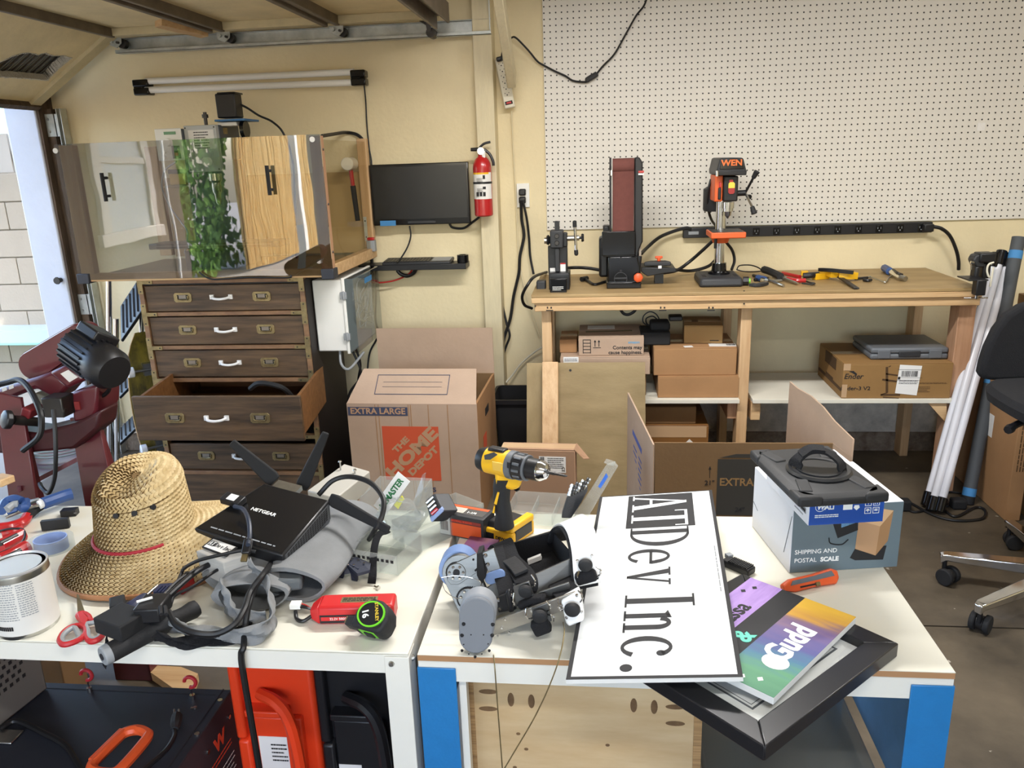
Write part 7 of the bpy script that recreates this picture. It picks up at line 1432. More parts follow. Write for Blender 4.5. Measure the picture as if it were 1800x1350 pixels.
T = blk('red_tool', 'red plastic tool piece half hidden beneath the probe leads', 'tool', P(312, 1036, .012), P(336, 1020, .014), .022, .022, 'red')
# battery
Q_ = [P(553, 1062, .038), P(695, 1050, .038), P(697, 1092, .003), P(558, 1102, .003)]
b0, b1 = P(548, 1100), P(694, 1096); bx_ = (b1-b0); Tb = frame(b0+V((0, 0, .0005)), bx_, (0, 0, 1)); Lb = bx_.length
T = thing('lipo_battery', 'red battery pack with white plug lying beside the tape measure', 'battery', Tb)
b = MB(); b.box(.012, Lb, 0, .047, 0, .036); b.out('pack', mat('batred', 'c8282a', .35), T, bev=.006)
b = MB(); b.hexa([(-.004, .012, .006), (.014, .001, .001), (.014, .046, .001), (-.004, .036, .006), (-.004, .012, .024), (.014, .001, .035), (.014, .046, .035), (-.004, .036, .024)]); b.out('end_wrap', 'batred', T, bev=.002)
b = MB(); b.box(.052, .118, .014, .032, .036, .0366); lb = b.out('spec_label', mat('goldlabel', '9c8a66', .35, .6), T); lines(lb, TR(.085, .023, .037), .06, .014, 3)
b = MB(); b.box(.016, Lb-.004, -.0006, 0, .004, .02); k = b.out('black_band', 'ink', T); b = MB(); b.box(.018, .10, -.0011, -.0005, .009, .0165); b.out('band_print', 'batred', T)
text('22.2V 5000mAh', .0065, 'white_print', T, TR(.055, -.0014, .0128) @ RX(90))
b = MB(); b.box(-.046, -.026, .028, .044, .016, .026); b.out('balance_plug', 'white', T, bev=.001)
for i, c_ in enumerate(('black', 'black', 'redwire')): b = MB(); b.tube([(-.026, .030+i*.005, .02), (-.012, .022+i*.003, .022), (0, .022, .018)], .002, 6); b.out('wire', c_, T)
b = MB(); b.tube([(0, .016, .012), (-.016, .006, .006), (-.03, .014, .006), (-.036, .03, .012)], .0035, 8); b.out('lead', 'black', T)
# tape measure
c = P(656, 1122); T = thing('tape_measure', 'green and black tape measure standing in front of the battery', 'tape measure', TR(c.x, c.y, TZ+.001) @ RZ(-20))
pro = [(-.030, .0), (.028, 0), (.036, .010), (.037, .028), (.030, .044), (.014, .056), (-.006, .056), (-.022, .046), (-.030, .030)]
Tt = RX(38)
b = MB(); b.slab([(u, v, 0) for u, v in pro], (0, 0, .040), Tt @ TR(0, 0, .0)); b.out('case', 'rubber', T, bev=.006, seg=3)
o_ = [(0.003+.027*cos(2*pi*j/28), .028+.023*sin(2*pi*j/28)) for j in range(28)]
b = MB(); b.loft([[Tt @ V((.003+(u-.003)*k, .028+(v-.028)*k, z)) for u, v in o_] for k, z in ((1, .040), (1, .0425), (.88, .0425), (.88, .040))], close=True); b.out('trim_ring', mat('lime', '6fc92c', .4), T)
b = MB(); b.loft([[Tt @ V((.003+(u-.003)*.88, .028+(v-.028)*.88, z)) for u, v in o_] for z in (.040, .0418)]); fp_ = b.out('face', 'black', T)
text('STANLEY', .0085, mat('yel2', 'd8b83a', .5), T, Tt @ TR(.012, .034, .0422) @ RZ(-62), bold=.02); text('16', .016, 'white_print', T, Tt @ TR(-.008, .026, .0422) @ RZ(-62), bold=.03)
b = MB(); b.slab([Tt @ V(q) for q in ((-.016, -.0008, .006), (.016, -.0008, .006), (.018, -.0008, .034), (-.014, -.0008, .034))], Tt.to_3x3() @ V((0, .003, 0))); b.out('belt_panel', 'lime', T, bev=.001); b = MB(); b.slab([Tt @ V(q) for q in ((-.006, -.003, .010), (.012, -.003, .010), (.013, -.003, .030), (-.004, -.003, .030))], Tt.to_3x3() @ V((0, .003, 0))); b.out('lock_button', 'rubber', T, bev=.002)
b = MB(); b.slab([Tt @ V(q) for q in ((-.030, .002, .010), (-.046, .002, .010), (-.046, .018, .010), (-.030, .022, .010))], Tt.to_3x3() @ V((0, 0, .022))); b.out('mouth', 'rubber', T, bev=.002); b = MB(); b.slab([Tt @ V(q) for q in ((-.046, .006, .012), (-.05, .006, .012), (-.05, .018, .012), (-.046, .018, .012))], Tt.to_3x3() @ V((0, 0, .016))); b.out('blade_hook', 'chrome', T)
# ---------------------------------------------------------------- clear bins and neighbours
def tray(name, label, x0, x1, y0, y1, h_, T_, cat='bin', m_='bincl', divs=(), th=.0022, group=None, slope=0):
    T = thing(name, label, cat, T_, group); b = MB(); b.box(x0, x1, y0, y1, 0, th); b.out('base', m_, T)
    for a_ in ((x0, x1, y0, y0+th), (x0, x1, y1-th, y1), (x0, x0+th, y0+th, y1-th), (x1-th, x1, y0+th, y1-th)):
        b = MB(); b.box(*a_, th, h_ if a_[2] != y0 or not slope else h_*slope); b.out('wall', m_, T)
    for x in divs: b = MB(); b.box(x-.001, x+.001, y0+th, y1-th, th, h_*.75); b.out('divider', m_, T)
    return T
n0, n1, n2 = P(648, 958), P(741, 1006), P(779, 948)
T = tray('clear_bin', 'empty clear plastic bin nearest the table edge with moulded print', -.062, .052, -.05, .055, .042, frame(P(682, 985, .001), (1, -.28, 0), (0, 0, 1)), divs=(.01,), group='clear plastic bins on the white table'); b = MB()
for i in range(9): b.box(-.05+i*.011, -.05+i*.011+.006, -.0512, -.0500, .026, .032)
b.out('moulded_print', 'ink', T, kind='stuff')
T = tray('clear_bin', 'long clear plastic bin reaching towards the table corner', -.03, .16, -.045, .05, .045, frame(P(735, 950, .001), (.55, .72, 0), (0, 0, 1)), group='clear plastic bins on the white table')
T = tray('clear_bin', 'tall clear bin holding small bags in front of the cardboard box', -.065, .065, -.06, .07, .075, frame(P(700, 912, .001), (1, -.1, 0), (0, 0, 1)), group='clear plastic bins on the white table', slope=.5)
T = thing('parts_bag', 'clear plastic parts bag with green print inside the tall clear bin', 'bag', TR(P(705, 905, .03)))
r = random.Random(3); c = P(700, 903, .075)
def crumple(c, rx, ry, rz, seed, n=14, m_=9):
    r = random.Random(seed); b = MB(); rings = []
    for i in range(m_+1):
        a_ = -pi/2+pi*i/m_; rr_ = max(cos(a_), .05)
        rings.append([c+V((rx*rr_*cos(2*pi*j/n), ry*rr_*sin(2*pi*j/n), rz*sin(a_)))*(1+r.uniform(-.22, .22)) for j in range(n)])
    b.loft(rings); return b
crumple(c, .05, .04, .032, 3).out('film', 'bagcl', T, world=True, smooth=False)
b = MB(); q0 = Y(712, 895, 1.60); b.slab([Y(715, 900, 1.6), Y(728, 878, 1.6), Y(742, 836, 1.62), Y(748, 832, 1.62), Y(744, 860, 1.6), Y(738, 885, 1.59)], (0, .006, 0)); b.out('film_tip', 'bagcl', T, world=True, smooth=False)
b = MB(); b.slab([Y(664, 885, 1.56), Y(676, 862, 1.57), Y(682, 858, 1.57), Y(680, 880, 1.56)], (0, .004, 0)); b.out('yellow_card', mat('lemon', 'd8d43a', .5), T, world=True); b = MB(); b.slab([Y(692, 888, 1.56), Y(706, 872, 1.57), Y(710, 878, 1.57), Y(700, 895, 1.56)], (0, .004, 0)); b.out('yellow_card', 'lemon', T, world=True)
q = Y(688, 868, 1.545); Tg = frame(q, Y(700, 848, 1.55)-Y(674, 884, 1.55), V((0, -1, .4)))
b = MB(); b.box(-.05, .05, -.017, .017, -.002, -.001, Tg); b.out('bag_label', 'label', T, world=True); text('McMASTER', .019, mat('greenprint', '1f6b3a', .6), T, MW[T.name].inverted() @ Tg, bold=.03, sx=.9)
# velcro strap, bracket, screw
b = MB(); b.ribbon([P(681, 932, .045), P(666, 940, .05), P(659, 958, .042), P(656, 985, .03), P(655, 1010, .018), P(653, 1026, .004)], .017, .002, (-.2, -1, .5)); tag(b.out('strap', 'fabric_black'), 'short black strap curving down in front of the clear bin', 'strap')
T = thing('printed_bracket', 'dark blue plastic bracket with bolt holes left of the strap', 'bracket', TR(P(620, 1000)))
b = MB(); b.slab([P(606, 988, .03), P(625, 978, .034), P(652, 990, .03), P(650, 1002, .028), P(628, 1008, .028)], (0, 0, -.006)); b.slab([P(592, 1014, .002), P(606, 988, .03), P(630, 1000, .03), P(628, 1022, .002), P(618, 1020, .002), P(616, 1008, .012), P(605, 1010, .012), P(603, 1017, .002)], (.0, .006, 0)); b.out('plate', mat('navyplastic', '272c3c', .5), T, world=True)
for x, y in ((618, 984), (630, 985), (640, 990), (612, 992), (622, 993)): q = P(x, y, .0325); b = MB(); b.cyl(q, q+V((0, 0, .001)), .0022, n=8); b.out('bolt', 'chrome', T, world=True)
T = thing('loose_screw', 'loose steel screw lying at the foot of the strap', 'screw', TR(P(662, 1031))); b = MB(); b.cyl(P(658, 1030, .004), P(664, 1033, .003), .0018, n=8); b.cyl(P(664, 1033, .003), P(666, 1034, .003), .0045, n=10); b.out('body', 'chrome', T, world=True)
# drill bit case and screw carton at the corner
T = thing('bit_case', 'grey and black bit case standing on edge beside the screw carton', 'bit case', TR(P(772, 915, .02)))
q0 = [Y(749, 888, 1.60), Y(764, 868, 1.60), Y(774, 900, 1.55), Y(754, 914, 1.55)]; nn = (q0[1]-q0[0]).cross(q0[3]-q0[0]).normalized(); nn = -nn if nn.y < 0 else nn
b = MB(); b.slab([Y(747, 880, 1.60), Y(763, 867, 1.60), Y(779, 898, 1.55), Y(757, 918, 1.55)], V((.03, .02, -.008))); b.out('tray', 'greyblack', T, world=True, bev=.003); n_ = V((-.6, -.75, .25)).normalized()
for i, m_ in enumerate(('steel', 'chrome', 'steel', 'red')):
    a_, e_ = Y(752+i*3, 884+i*6.5, 1.585-i*.01), Y(764+i*2.5, 873+i*7, 1.59-i*.01); b = MB(); b.cyl(a_+n_*.004, e_+n_*.004, .004, n=8); b.out('bit', m_, T, world=True)
b = MB(); b.slab([Y(755, 912, 1.548), Y(776, 893, 1.548), Y(780, 899, 1.548), Y(759, 919, 1.548)], (0, .012, 0)); b.out('blue_edge', mat('paleblue', '8fa3cf', .4), T, world=True, bev=.002)
T = thing('screw_carton', 'black and orange screw carton lying beside the drill', 'box', TR(P(815, 930)))
c0 = P(776, 931, .012); c1 = P(845, 950, .004); xa = (c1-c0); xa.z = 0; Tk = frame(V((c0.x, c0.y, TZ+.0008)), xa, (0, 0, 1)) @ TR(-.004, 0, 0); wl = xa.length+.012
MW[T.name] = Tk; T.matrix_world = Tk
b = MB(); b.box(0, wl, 0, .055, 0, .052); b.out('carton', 'greyblack', T, bev=.0015)
b = MB(); b.box(.028, wl-.006, -.0006, 0, .003, .034); b.out('orange_front', mat('cartorange', 'd4531f', .5), T); b = MB(); b.box(.001, .027, -.0008, 0, .003, .043); lb = b.out('barcode_label', 'label', T); bars(lb, TR(.013, -.001, .024) @ RX(90), .019, .022)
b = MB(); b.box(.030, wl-.006, -.0007, 0, .036, .043); b.out('red_band', mat('bandred', '8a2a20', .5), T); text('DRYWALL SCREWS', .006, 'brightorange', T, TR(.056, -.0012, .0395) @ RX(90), bold=.02)
b = MB(); b.box(.006, wl-.008, .012, .046, .052, .0525); b.out('grey_top', 'cartgrey' if 'cartgrey' in MATS else mat('cartgrey', '4a4744', .5), T); b = MB(); b.box(.008, wl-.008, .04, .05, .0524, .0529); b.out('orange_top', 'cartorange', T); b = MB(); b.box(.010, .052, .016, .039, .0525, .053); kk = b.out('picture', mat('cream', 'd8ccb8', .6), T)
b = MB()
for i in range(11): b.box(.013+i*.0034, .0142+i*.0034, .018, .037, .053, .0534)
b.out('screw_picture', 'greyplastic', kk); text('1-1/4', .011, 'white_print', T, TR(.07, .022, .053), bold=.02)
cord('none', 'x y z w', [V((0, 0, 0)), V((0, 0, .01))], .001) if False else None
# ---------------------------------------------------------------- far left corner of the white table
def px_tool(name, label, cat, parts, group=None):
    T = thing(name, label, cat, TR(P(*parts[0][2][0])), group)
    for nm, m_, pts, r_ in parts:
        b = MB(); pp = [P(*q) for q in pts]
        b.tube(pp, r_, 10, k=5 if len(pp) > 2 else 0) if not isinstance(r_, tuple) else b.ribbon(pp, r_[0], r_[1], (0, 0, 1), k=4 if len(pp) > 2 else 0)
        b.out(nm, m_, T, world=True, bev=.001 if isinstance(r_, tuple) else 0)
px_tool('screwdriver', 'blue handled screwdriver pointing left at the table corner', 'screwdriver', [('handle', 'bluehandle', [(126, 868, .03), (112, 872, .03), (90, 880, .03), (76, 885, .03)], .015), ('collar', 'white', [(76, 884, .03), (68, 888, .028)], .011), ('shaft', 'steel', [(68, 888, .028), (30, 902, .018), (10, 910, .014)], .004)])
px_tool('pliers', 'blue and grey handled pliers left of the screwdriver', 'pliers', [('handle', 'bluehandle', [(2, 898, .03), (10, 884, .035), (24, 878, .04), (38, 882, .035)], .012), ('handle', 'bluehandle', [(46, 882, .03), (44, 892, .028), (34, 894, .024), (14, 900, .02)], .011), ('grip_lining', 'greyplastic', [(12, 896, .032), (22, 888, .036), (32, 886, .036)], .009), ('jaw', 'steel', [(30, 900, .02), (52, 884, .03), (70, 878, .03)], (.014, .008))])
px_tool('pliers', 'red handled wire strippers lying in front of the blue pliers', 'pliers', [('handle', 'red', [(0, 928, .012), (20, 925, .012), (40, 918, .012), (48, 908, .014)], .012), ('handle', 'red', [(4, 940, .012), (20, 936, .012), (36, 928, .012)], .010), ('jaw', 'blackmatte', [(44, 912, .014), (60, 898, .016), (72, 890, .016)], (.02, .012))])
px_tool('hose_clamp', 'red and black clamp handle nearest the paint can lid', 'clamp', [('handle', 'red', [(0, 960, .014), (20, 950, .014), (40, 940, .014)], .015), ('grip', 'black', [(0, 956, .022), (18, 947, .022), (30, 941, .022)], .006), ('handle', 'red', [(0, 985, .014), (24, 975, .014), (46, 962, .014)], .016), ('grip', 'black', [(0, 985, .024), (24, 974, .024), (36, 968, .024)], .006)])
cord('red_black_lead', 'thin black lead looping over the red clamp', [P(-5, 935, .02), P(15, 930, .025), P(38, 930, .025), P(44, 940, .022), P(36, 956, .02), P(10, 968, .02), P(-8, 975, .02)], .0025)
b = MB(); b.bar(P(73, 924, .013), P(122, 918, .013), .012, .024); tag(b.out('magnet_bar', 'black', bev=.001), 'long black rectangular block standing by the hat brim', 'block')
T = thing('corner_clip', 'small black bracket block behind the long black block', 'block', TR(P(122, 903))); b = MB(); b.bar(P(109, 901, .008), P(136, 899, .008), .022, .016); b.out('block', 'black', T, world=True, bev=.001); q = P(132, 902, .018); b = MB(); b.cyl(q, q+V((0, 0, .001)), .003, n=10); b.out('hole_rim', 'steel', T, world=True)
T = thing('clear_tape', 'roll of clear packing tape lying between hat and paint can', 'tape', TR(P(92, 965, .001)) @ RZ(20))
b = MB(); b.loft([[(r_*cos(2*pi*j/28), r_*.9*sin(2*pi*j/28), z) for j in range(28)] for r_, z in ((.046, 0), (.046, .026), (.034, .026), (.034, 0))], close=True); b.out('roll', 'bincl', T); b = MB(); b.loft([[(r_*cos(2*pi*j/28), r_*.9*sin(2*pi*j/28), z) for j in range(28)] for r_, z in ((.034, 0), (.034, .027), (.032, .027), (.032, 0))], close=True); b.out('core', 'paleblue', T)
b = MB(); b.bar(P(-8, 842, .04), P(14, 846, .04), .04, .02); tag(b.out('wood_block', 'pine', bev=.003), 'small wooden block peeking in at the left table corner', 'block')
# ================================================================ on the right table
# cordless drill
T = thing('cordless_drill', 'yellow and black cordless drill standing on its battery', 'drill', TR(P(890, 940)))
DYc = 1.53
def dq(x, y, o=0): return Y(x, y, DYc+o)
b = MB()                                                    # battery block
bt0, bt1, bt2, bt3 = P(845, 947, 0), P(902, 962, 0), P(940, 936, 0), P(884, 918, 0)
tops = [q+V((0, 0, .030)) for q in (bt0, bt1, bt2, bt3)]; b.hexa([bt0, bt1, bt2, bt3, *tops]); b.out('battery', 'yellow', T, world=True, bev=.004)
cB = (bt0+bt1+bt2+bt3)/4; b = MB(); b.hexa([q.lerp(cB, .12) for q in tops]+[q.lerp(cB, .3)+V((0, 0, .022)) for q in tops]); b.out('foot', 'black', T, world=True, bev=.005)
b = MB(); f_ = lambda u, v: bt1.lerp(bt2, u)+V((0, 0, .030*v)); nb = (bt2-bt1).cross(V((0, 0, 1))).normalized(); b.slab([f_(.12, .25)+nb*.001, f_(.88, .25)+nb*.001, f_(.88, 1.1)+nb*.001, f_(.12, 1.1)+nb*.001], -nb*.004); b.out('release_button', 'black', T, world=True, bev=.003)
b = MB(); b.slab([q+V((0, 0, .0)) for q in (tops[1].lerp(tops[0], .22), tops[1], tops[2], tops[2].lerp(tops[3], .22))], (0, 0, .016)); b.out('battery_latch', 'yellow', T, world=True, bev=.004)
b = MB(); g_ = lambda u, v: bt0.lerp(bt1, u)+V((0, 0, .030*v)); ng = (bt1-bt0).cross(V((0, 0, 1))).normalized(); b.slab([g_(.1, .2)+ng*.0008, g_(.42, .2)+ng*.0008, g_(.42, .7)+ng*.0008, g_(.1, .7)+ng*.0008], -ng*.001); b.out('battery_label', 'black', T, world=True)
text('DEWALT', .010, 'ink', T, MW[T.name].inverted() @ frame(g_(.72, .42)+ng*.001, bt1-bt0, ng), bold=.03)
# grip
gc = [(dq(886, 925), .026, .034), (dq(886, 905), .021, .031), (dq(882, 880), .020, .029), (dq(882, 855), .022, .031), (dq(886, 838), .024, .034)]
b = MB(); b.loft([[c+V((rx*cos(2*pi*j/18)*.85, ry*sin(2*pi*j/18)*.7, 0)) for j in range(18)] for c, rx, ry in gc]); b.out('grip', 'rubber', T, world=True)
b = MB(); b.slab([dq(868, 886, -.024), dq(874, 866, -.024), dq(878, 866, -.024), dq(873, 888, -.024)], (0, .01, 0)); b.slab([dq(865, 902, -.022), dq(868, 890, -.022), dq(870, 891, -.022), dq(869, 903, -.022)], (0, .01, 0)); b.out('grip_inlay', 'yellow', T, world=True, bev=.001)
b = MB(); b.slab([dq(869, 832, -.02), dq(884, 826, -.02), dq(912, 836, -.02), dq(919, 842, -.02), dq(913, 860, -.02), dq(900, 864, -.02), dq(880, 858, -.02), dq(871, 860, -.02)], (0, .04, 0)); b.out('trigger_housing', 'yellow', T, world=True, bev=.008)
b = MB(); b.slab([dq(901, 849, -.012), dq(913, 848, -.012), dq(914, 862, -.012), dq(909, 866, -.012), dq(902, 862, -.012)], (0, .024, 0)); b.out('trigger', 'blackgloss', T, world=True, bev=.003)
# head: motor body, collar, chuck along one axis
h0, h1 = dq(847, 806, .02), dq(963, 830, -.05); ax_ = h1-h0; Lh = ax_.length; Td = frame(h0, ax_, (0, 0, 1)) @ RY(90) @ M.Diagonal((.87, .87, 1, 1))
def seg(z0, z1, r0, r1, m_, nm, n=28, bev=.003):
    b = MB(); b.lathe([(r0*.96, Lh*z0), (r0, Lh*z0+.001), (r1, Lh*z1-.001), (r1*.96, Lh*z1)], n, Td); return b.out(nm, m_, T, world=True, bev=0)
b = MB(); b.lathe([(.012, -.006), (.026, -.003), (.0305, Lh*.06), (.031, Lh*.12)], 28, Td); b.out('end_cap', 'black', T, world=True)
mh = seg(.10, .45, .0315, .0325, 'yellow', 'motor_housing')
seg(.44, .53, .034, .034, 'casegrey', 'gear_ring'); seg(.53, .70, .0315, .030, 'black', 'clutch_ring'); 
b = MB()
for i in range(12): b.box(.029, .0325, -.0032, .0032, Lh*.56, Lh*.66, Td @ M.Rotation(2*pi*i/12, 4, 'Z'))
b.out('clutch_rib', 'casegrey', T, world=True, bev=.001, kind='stuff')
seg(.69, .72, .031, .031, 'casegrey', 'collar'); seg(.72, .88, .026, .026, 'black', 'chuck_sleeve'); b = MB(); b.lathe([(.0245, Lh*.88), (.024, Lh*.92), (.017, Lh*.985), (.010, Lh), (.008, Lh*1.002)], 24, Td); b.out('chuck', 'chrome', T, world=True)
b = MB(); d_ = ax_.normalized(); b.cyl(h1-d_*.006, h1+d_*.016, .0038, n=8); b.cyl(h1+d_*.015, h1+d_*.038, .003, .0027, 8); b.cyl(h1+d_*.038, h1+d_*.044, .003, .001, 6); b.out('bit', 'darksteel', T, world=True)
b = MB(); b.cbox((0, -.0, 0), (.04, .02, .012), frame(h0.lerp(h1, .26)+V((0, 0, .0255)), ax_, (0, 0, 1))); b.out('speed_switch', 'black', T, world=True, bev=.003)
b = MB()
for i in range(5): b.box(.029, .0325, -.0014, .0014, Lh*.08, Lh*.15, Td @ M.Rotation(R(68+i*13), 4, 'Z'))
b.out('vent_slot', 'ink', T, world=True, kind='stuff')
b = MB(); q0, q1, q2, q3 = dq(865, 812, -.034), dq(888, 816, -.036), dq(888, 831, -.034), dq(866, 826, -.032); b.slab([q0, q1, q2, q3], (0, .004, 0)); lb = b.out('rating_label', mat('labelyel', 'd9b04a', .5), T, world=True)
b = MB(); b.slab([dq(851, 801, -.033), dq(868, 796, -.03), dq(874, 800, -.033), dq(862, 808, -.036), dq(852, 808, -.034)], (0, .004, 0)); b.out('side_flash', 'black', T, world=True)
b = MB(); b.slab([dq(891, 812, -.045), dq(897, 813, -.045), dq(897, 824, -.045), dq(891, 823, -.045)], (0, .012, 0)); b.out('selector', 'black', T, world=True, bev=.001)
# compartment box with raised lid, drill bit bundle
T = tray('compartment_box', 'clear compartment box with raised lid behind the drill', -.075, .075, -.055, .055, .032, frame(P(955, 905, .001), (1, -.12, 0), (0, 0, 1)), 'box', divs=(-.02, .03))
b = MB(); b.slab([Y(1005, 912, 1.60), Y(1028, 915, 1.58), Y(1084, 820, 1.63), Y(1078, 812, 1.65), Y(1066, 816, 1.66)], (.004, .004, .0)); b.out('lid', 'bincl', T, world=True, bev=.001)
b = MB(); b.slab([Y(1052, 855, 1.618), Y(1066, 832, 1.628), Y(1069, 838, 1.628), Y(1056, 858, 1.618)], (-.001, -.001, 0)); b.out('blue_sticker', mat('bluesticker', '3a6fd0', .5), T, world=True); b = MB(); b.slab([Y(1062, 814, 1.645), Y(1066, 808, 1.645), Y(1082, 813, 1.645), Y(1080, 820, 1.645)], (0, .006, 0)); b.out('lid_clasp', 'bincl', T, world=True)
T = thing('drill_bit_roll', 'bundle of steel drill bits in a black holder beside the raised lid', 'drill bits', TR(P(1005, 905)))
b = MB(); b.slab([Y(986, 912, 1.58), Y(1004, 912, 1.56), Y(1022, 885, 1.58), Y(1034, 862, 1.6), Y(1022, 858, 1.62), Y(996, 880, 1.6)], (0, .03, 0)); b.out('holder', 'rubber', T, world=True, bev=.004)
for i in range(11):
    a_ = Y(1000+i*2.6, 872-i*1.2, 1.585+.003*(i % 3)); e_ = Y(1006+i*3.2, 852-i*1.4+3*(i % 3), 1.6+.003*(i % 3)); b = MB(); b.cyl(a_, e_, .0042-.0002*i, n=8)
    for k in range(3): b.sph(a_.lerp(e_, .3+.3*k), .005-.0002*i, n=6, m=4)
    b.out('drill_bit', 'darksteel' if i % 2 else 'steel', T, world=True)
# purple book
b = MB(); b.slab([P(800, 978, .012), P(826, 942, .012), P(878, 948, .012), P(862, 985, .012)], (0, 0, -.011)); T = b.out('booklet', mat('purplebrown', '6b4038', .4, c2='5a2a66', vs=16), bev=.001); tag(T, 'glossy brown and purple booklet under the screw carton', 'booklet')
# ---------------------------------------------------------------- serif lettering for the company sign
def glyphs(par, T_, s, m_='ink', tone=None, k=1.0):
    """a condensed roman: A T on a dark block, then D e v  I n c ."""
    pen = [0]; st = .14; hair = .045; sf = .03
    def Q(b, pts): b.slab([T_ @ V((x*s, y*s, 0)) for x, y in pts], T_.to_3x3() @ V((0, 0, .0005)))
    def rect(b, x0, y0, x1, y1): Q(b, [(x0, y0), (x1, y0), (x1, y1), (x0, y1)])
    def arc(b, cx, cy, rx, ry, t0, t1, wv, wh, n=22):       # stroke thicker at the sides
        p = []
        for i in range(n+1):
            a = R(t0+(t1-t0)*i/n); c, q = cos(a), sin(a); p.append(((cx+rx*c, cy+ry*q), (cx+(rx-wv)*c, cy+(ry-wh)*q)))
        for i in range(n): Q(b, [p[i][0], p[i+1][0], p[i+1][1], p[i][1]])
    def serif(b, x0, x1, y): rect(b, x0, y, x1, y+sf)
    def A(b, x):
        Q(b, [(x+.06, 0), (x+.12, 0), (x+.36, .98), (x+.32, 1)]); Q(b, [(x+.50, 0), (x+.66, 0), (x+.40, 1), (x+.30, 1)]); rect(b, x+.16, .32, x+.54, .37); serif(b, x, x+.2, 0); serif(b, x+.42, x+.74, 0); return .74
    def Tt(b, x):
        rect(b, x, .95, x+.66, 1); rect(b, x+.26, 0, x+.40, .96); serif(b, x+.16, x+.50, 0); rect(b, x, .78, x+.03, .96); rect(b, x+.63, .78, x+.66, .96); return .68
    def D(b, x):
        rect(b, x+.10, 0, x+.10+st, 1); serif(b, x, x+.3, 0); serif(b, x, x+.3, 1-sf); arc(b, x+.26, .5, .46, .5, -90, 90, st, hair); return .78
    def e(b, x):
        arc(b, x+.26, .33, .26, .34, 20, 325, .11, .045); rect(b, x+.06, .34, x+.51, .385); arc(b, x+.26, .33, .26, .34, 5, 22, .10, .045, 4); return .58
    def v(b, x):
        Q(b, [(x+.06, .64), (x+.2, .64), (x+.34, .0), (x+.27, 0)]); Q(b, [(x+.44, .64), (x+.49, .64), (x+.33, 0), (x+.28, 0)]); serif(b, x, x+.26, .64); serif(b, x+.38, x+.56, .64); return .56
    def I_(b, x):
        rect(b, x+.1, 0, x+.1+st, 1); serif(b, x, x+.34, 0); serif(b, x, x+.34, 1-sf); return .38
    def n_(b, x):
        rect(b, x+.08, 0, x+.19, .64); Q(b, [(x, .62), (x+.19, .67), (x+.19, .62), (x+.08, .58)]); arc(b, x+.32, .46, .17, .2, 0, 160, .11, .06); rect(b, x+.38, 0, x+.49, .47); serif(b, x, x+.26, 0); serif(b, x+.32, x+.56, 0); return .58
    def c_(b, x):
        arc(b, x+.26, .33, .26, .34, 40, 325, .11, .045); b.slab([T_ @ V(((x+.40+.06*cos(2*pi*j/12))*s, (.52+.06*sin(2*pi*j/12))*s, 0)) for j in range(12)], T_.to_3x3() @ V((0, 0, .0005))); return .54
    def dot(b, x):
        b.slab([T_ @ V(((x+.1+.08*cos(2*pi*j/16))*s, (.08+.08*sin(2*pi*j/16))*s, 0)) for j in range(16)], T_.to_3x3() @ V((0, 0, .0005))); return .2
    b = MB(); rect(b, -.05, -.09, 1.44, 1.12); b.out('dark_block', m_, par)
    T0 = T_; T_ = T0 @ TR(0, 0, .0005)
    x = 0; b = MB(); x += A(b, x); x += Tt(b, x); b.out('lettering', 'white_print', par)
    T_ = T0
    x = 1.46
    for f, gap in ((D, .06), (e, .07), (v, .30), (I_, .07), (n_, .08), (c_, .08), (dot, 0)):
        b = MB(); x += f(b, x)+gap; b.out('lettering', m_, par)
    return x*s
glyphs(CARD_P, CARD_T @ TR(-CARD_W*.40, -.005, .0), CARD_W*.158)
# the large sign board
SP = [Z(1055, 875, .765), Z(1250, 860, .793), Z(1307, 1188, .825), Z(998, 1197, .773)]
xa = ((SP[3]-SP[0])+(SP[2]-SP[1])).normalized(); ya = (SP[1]-SP[0])
nS = xa.cross(ya).normalized(); Ts = frame((SP[0]+SP[1]+SP[2]+SP[3])/4, xa, nS); Is = Ts.inverted()
LS, WS = ((SP[3]-SP[0]).length+(SP[2]-SP[1]).length)/2, ((SP[1]-SP[0]).length+(SP[2]-SP[3]).length)/2
T = thing('sign_board', 'large white foam sign board with black company lettering lying on the right table', 'sign', Ts)
b = MB(); b.box(-LS/2, LS/2, -WS/2, WS/2, -.007, 0); b.out('board', mat('foamcore', 'd8d8d4', .6), T)
b = MB(); bw = .007
for a_ in ((-LS/2, LS/2, -WS/2, -WS/2+bw), (-LS/2, LS/2, WS/2-bw, WS/2), (LS/2-bw, LS/2, -WS/2+bw, WS/2-bw), (-LS/2, -LS/2+.004, -WS/2+bw, WS/2-bw)): b.box(*a_, .0001, .0005)
b.out('border', 'ink', T)
b = MB(); b.box(-LS/2+.004, LS/2-bw, -WS/2+bw, WS/2-bw, 0.0001, .0004); b.out('face', mat('signwhite', 'dcdede', .35), T)
sgl = (LS-.045)/5.62
glyphs(T, TR(-LS/2+.016, -.05, .0006), sgl)
lines(T, TR(.02, WS/2-.013, .0006), .18, .006, 1, 'greyplastic', seed=12)
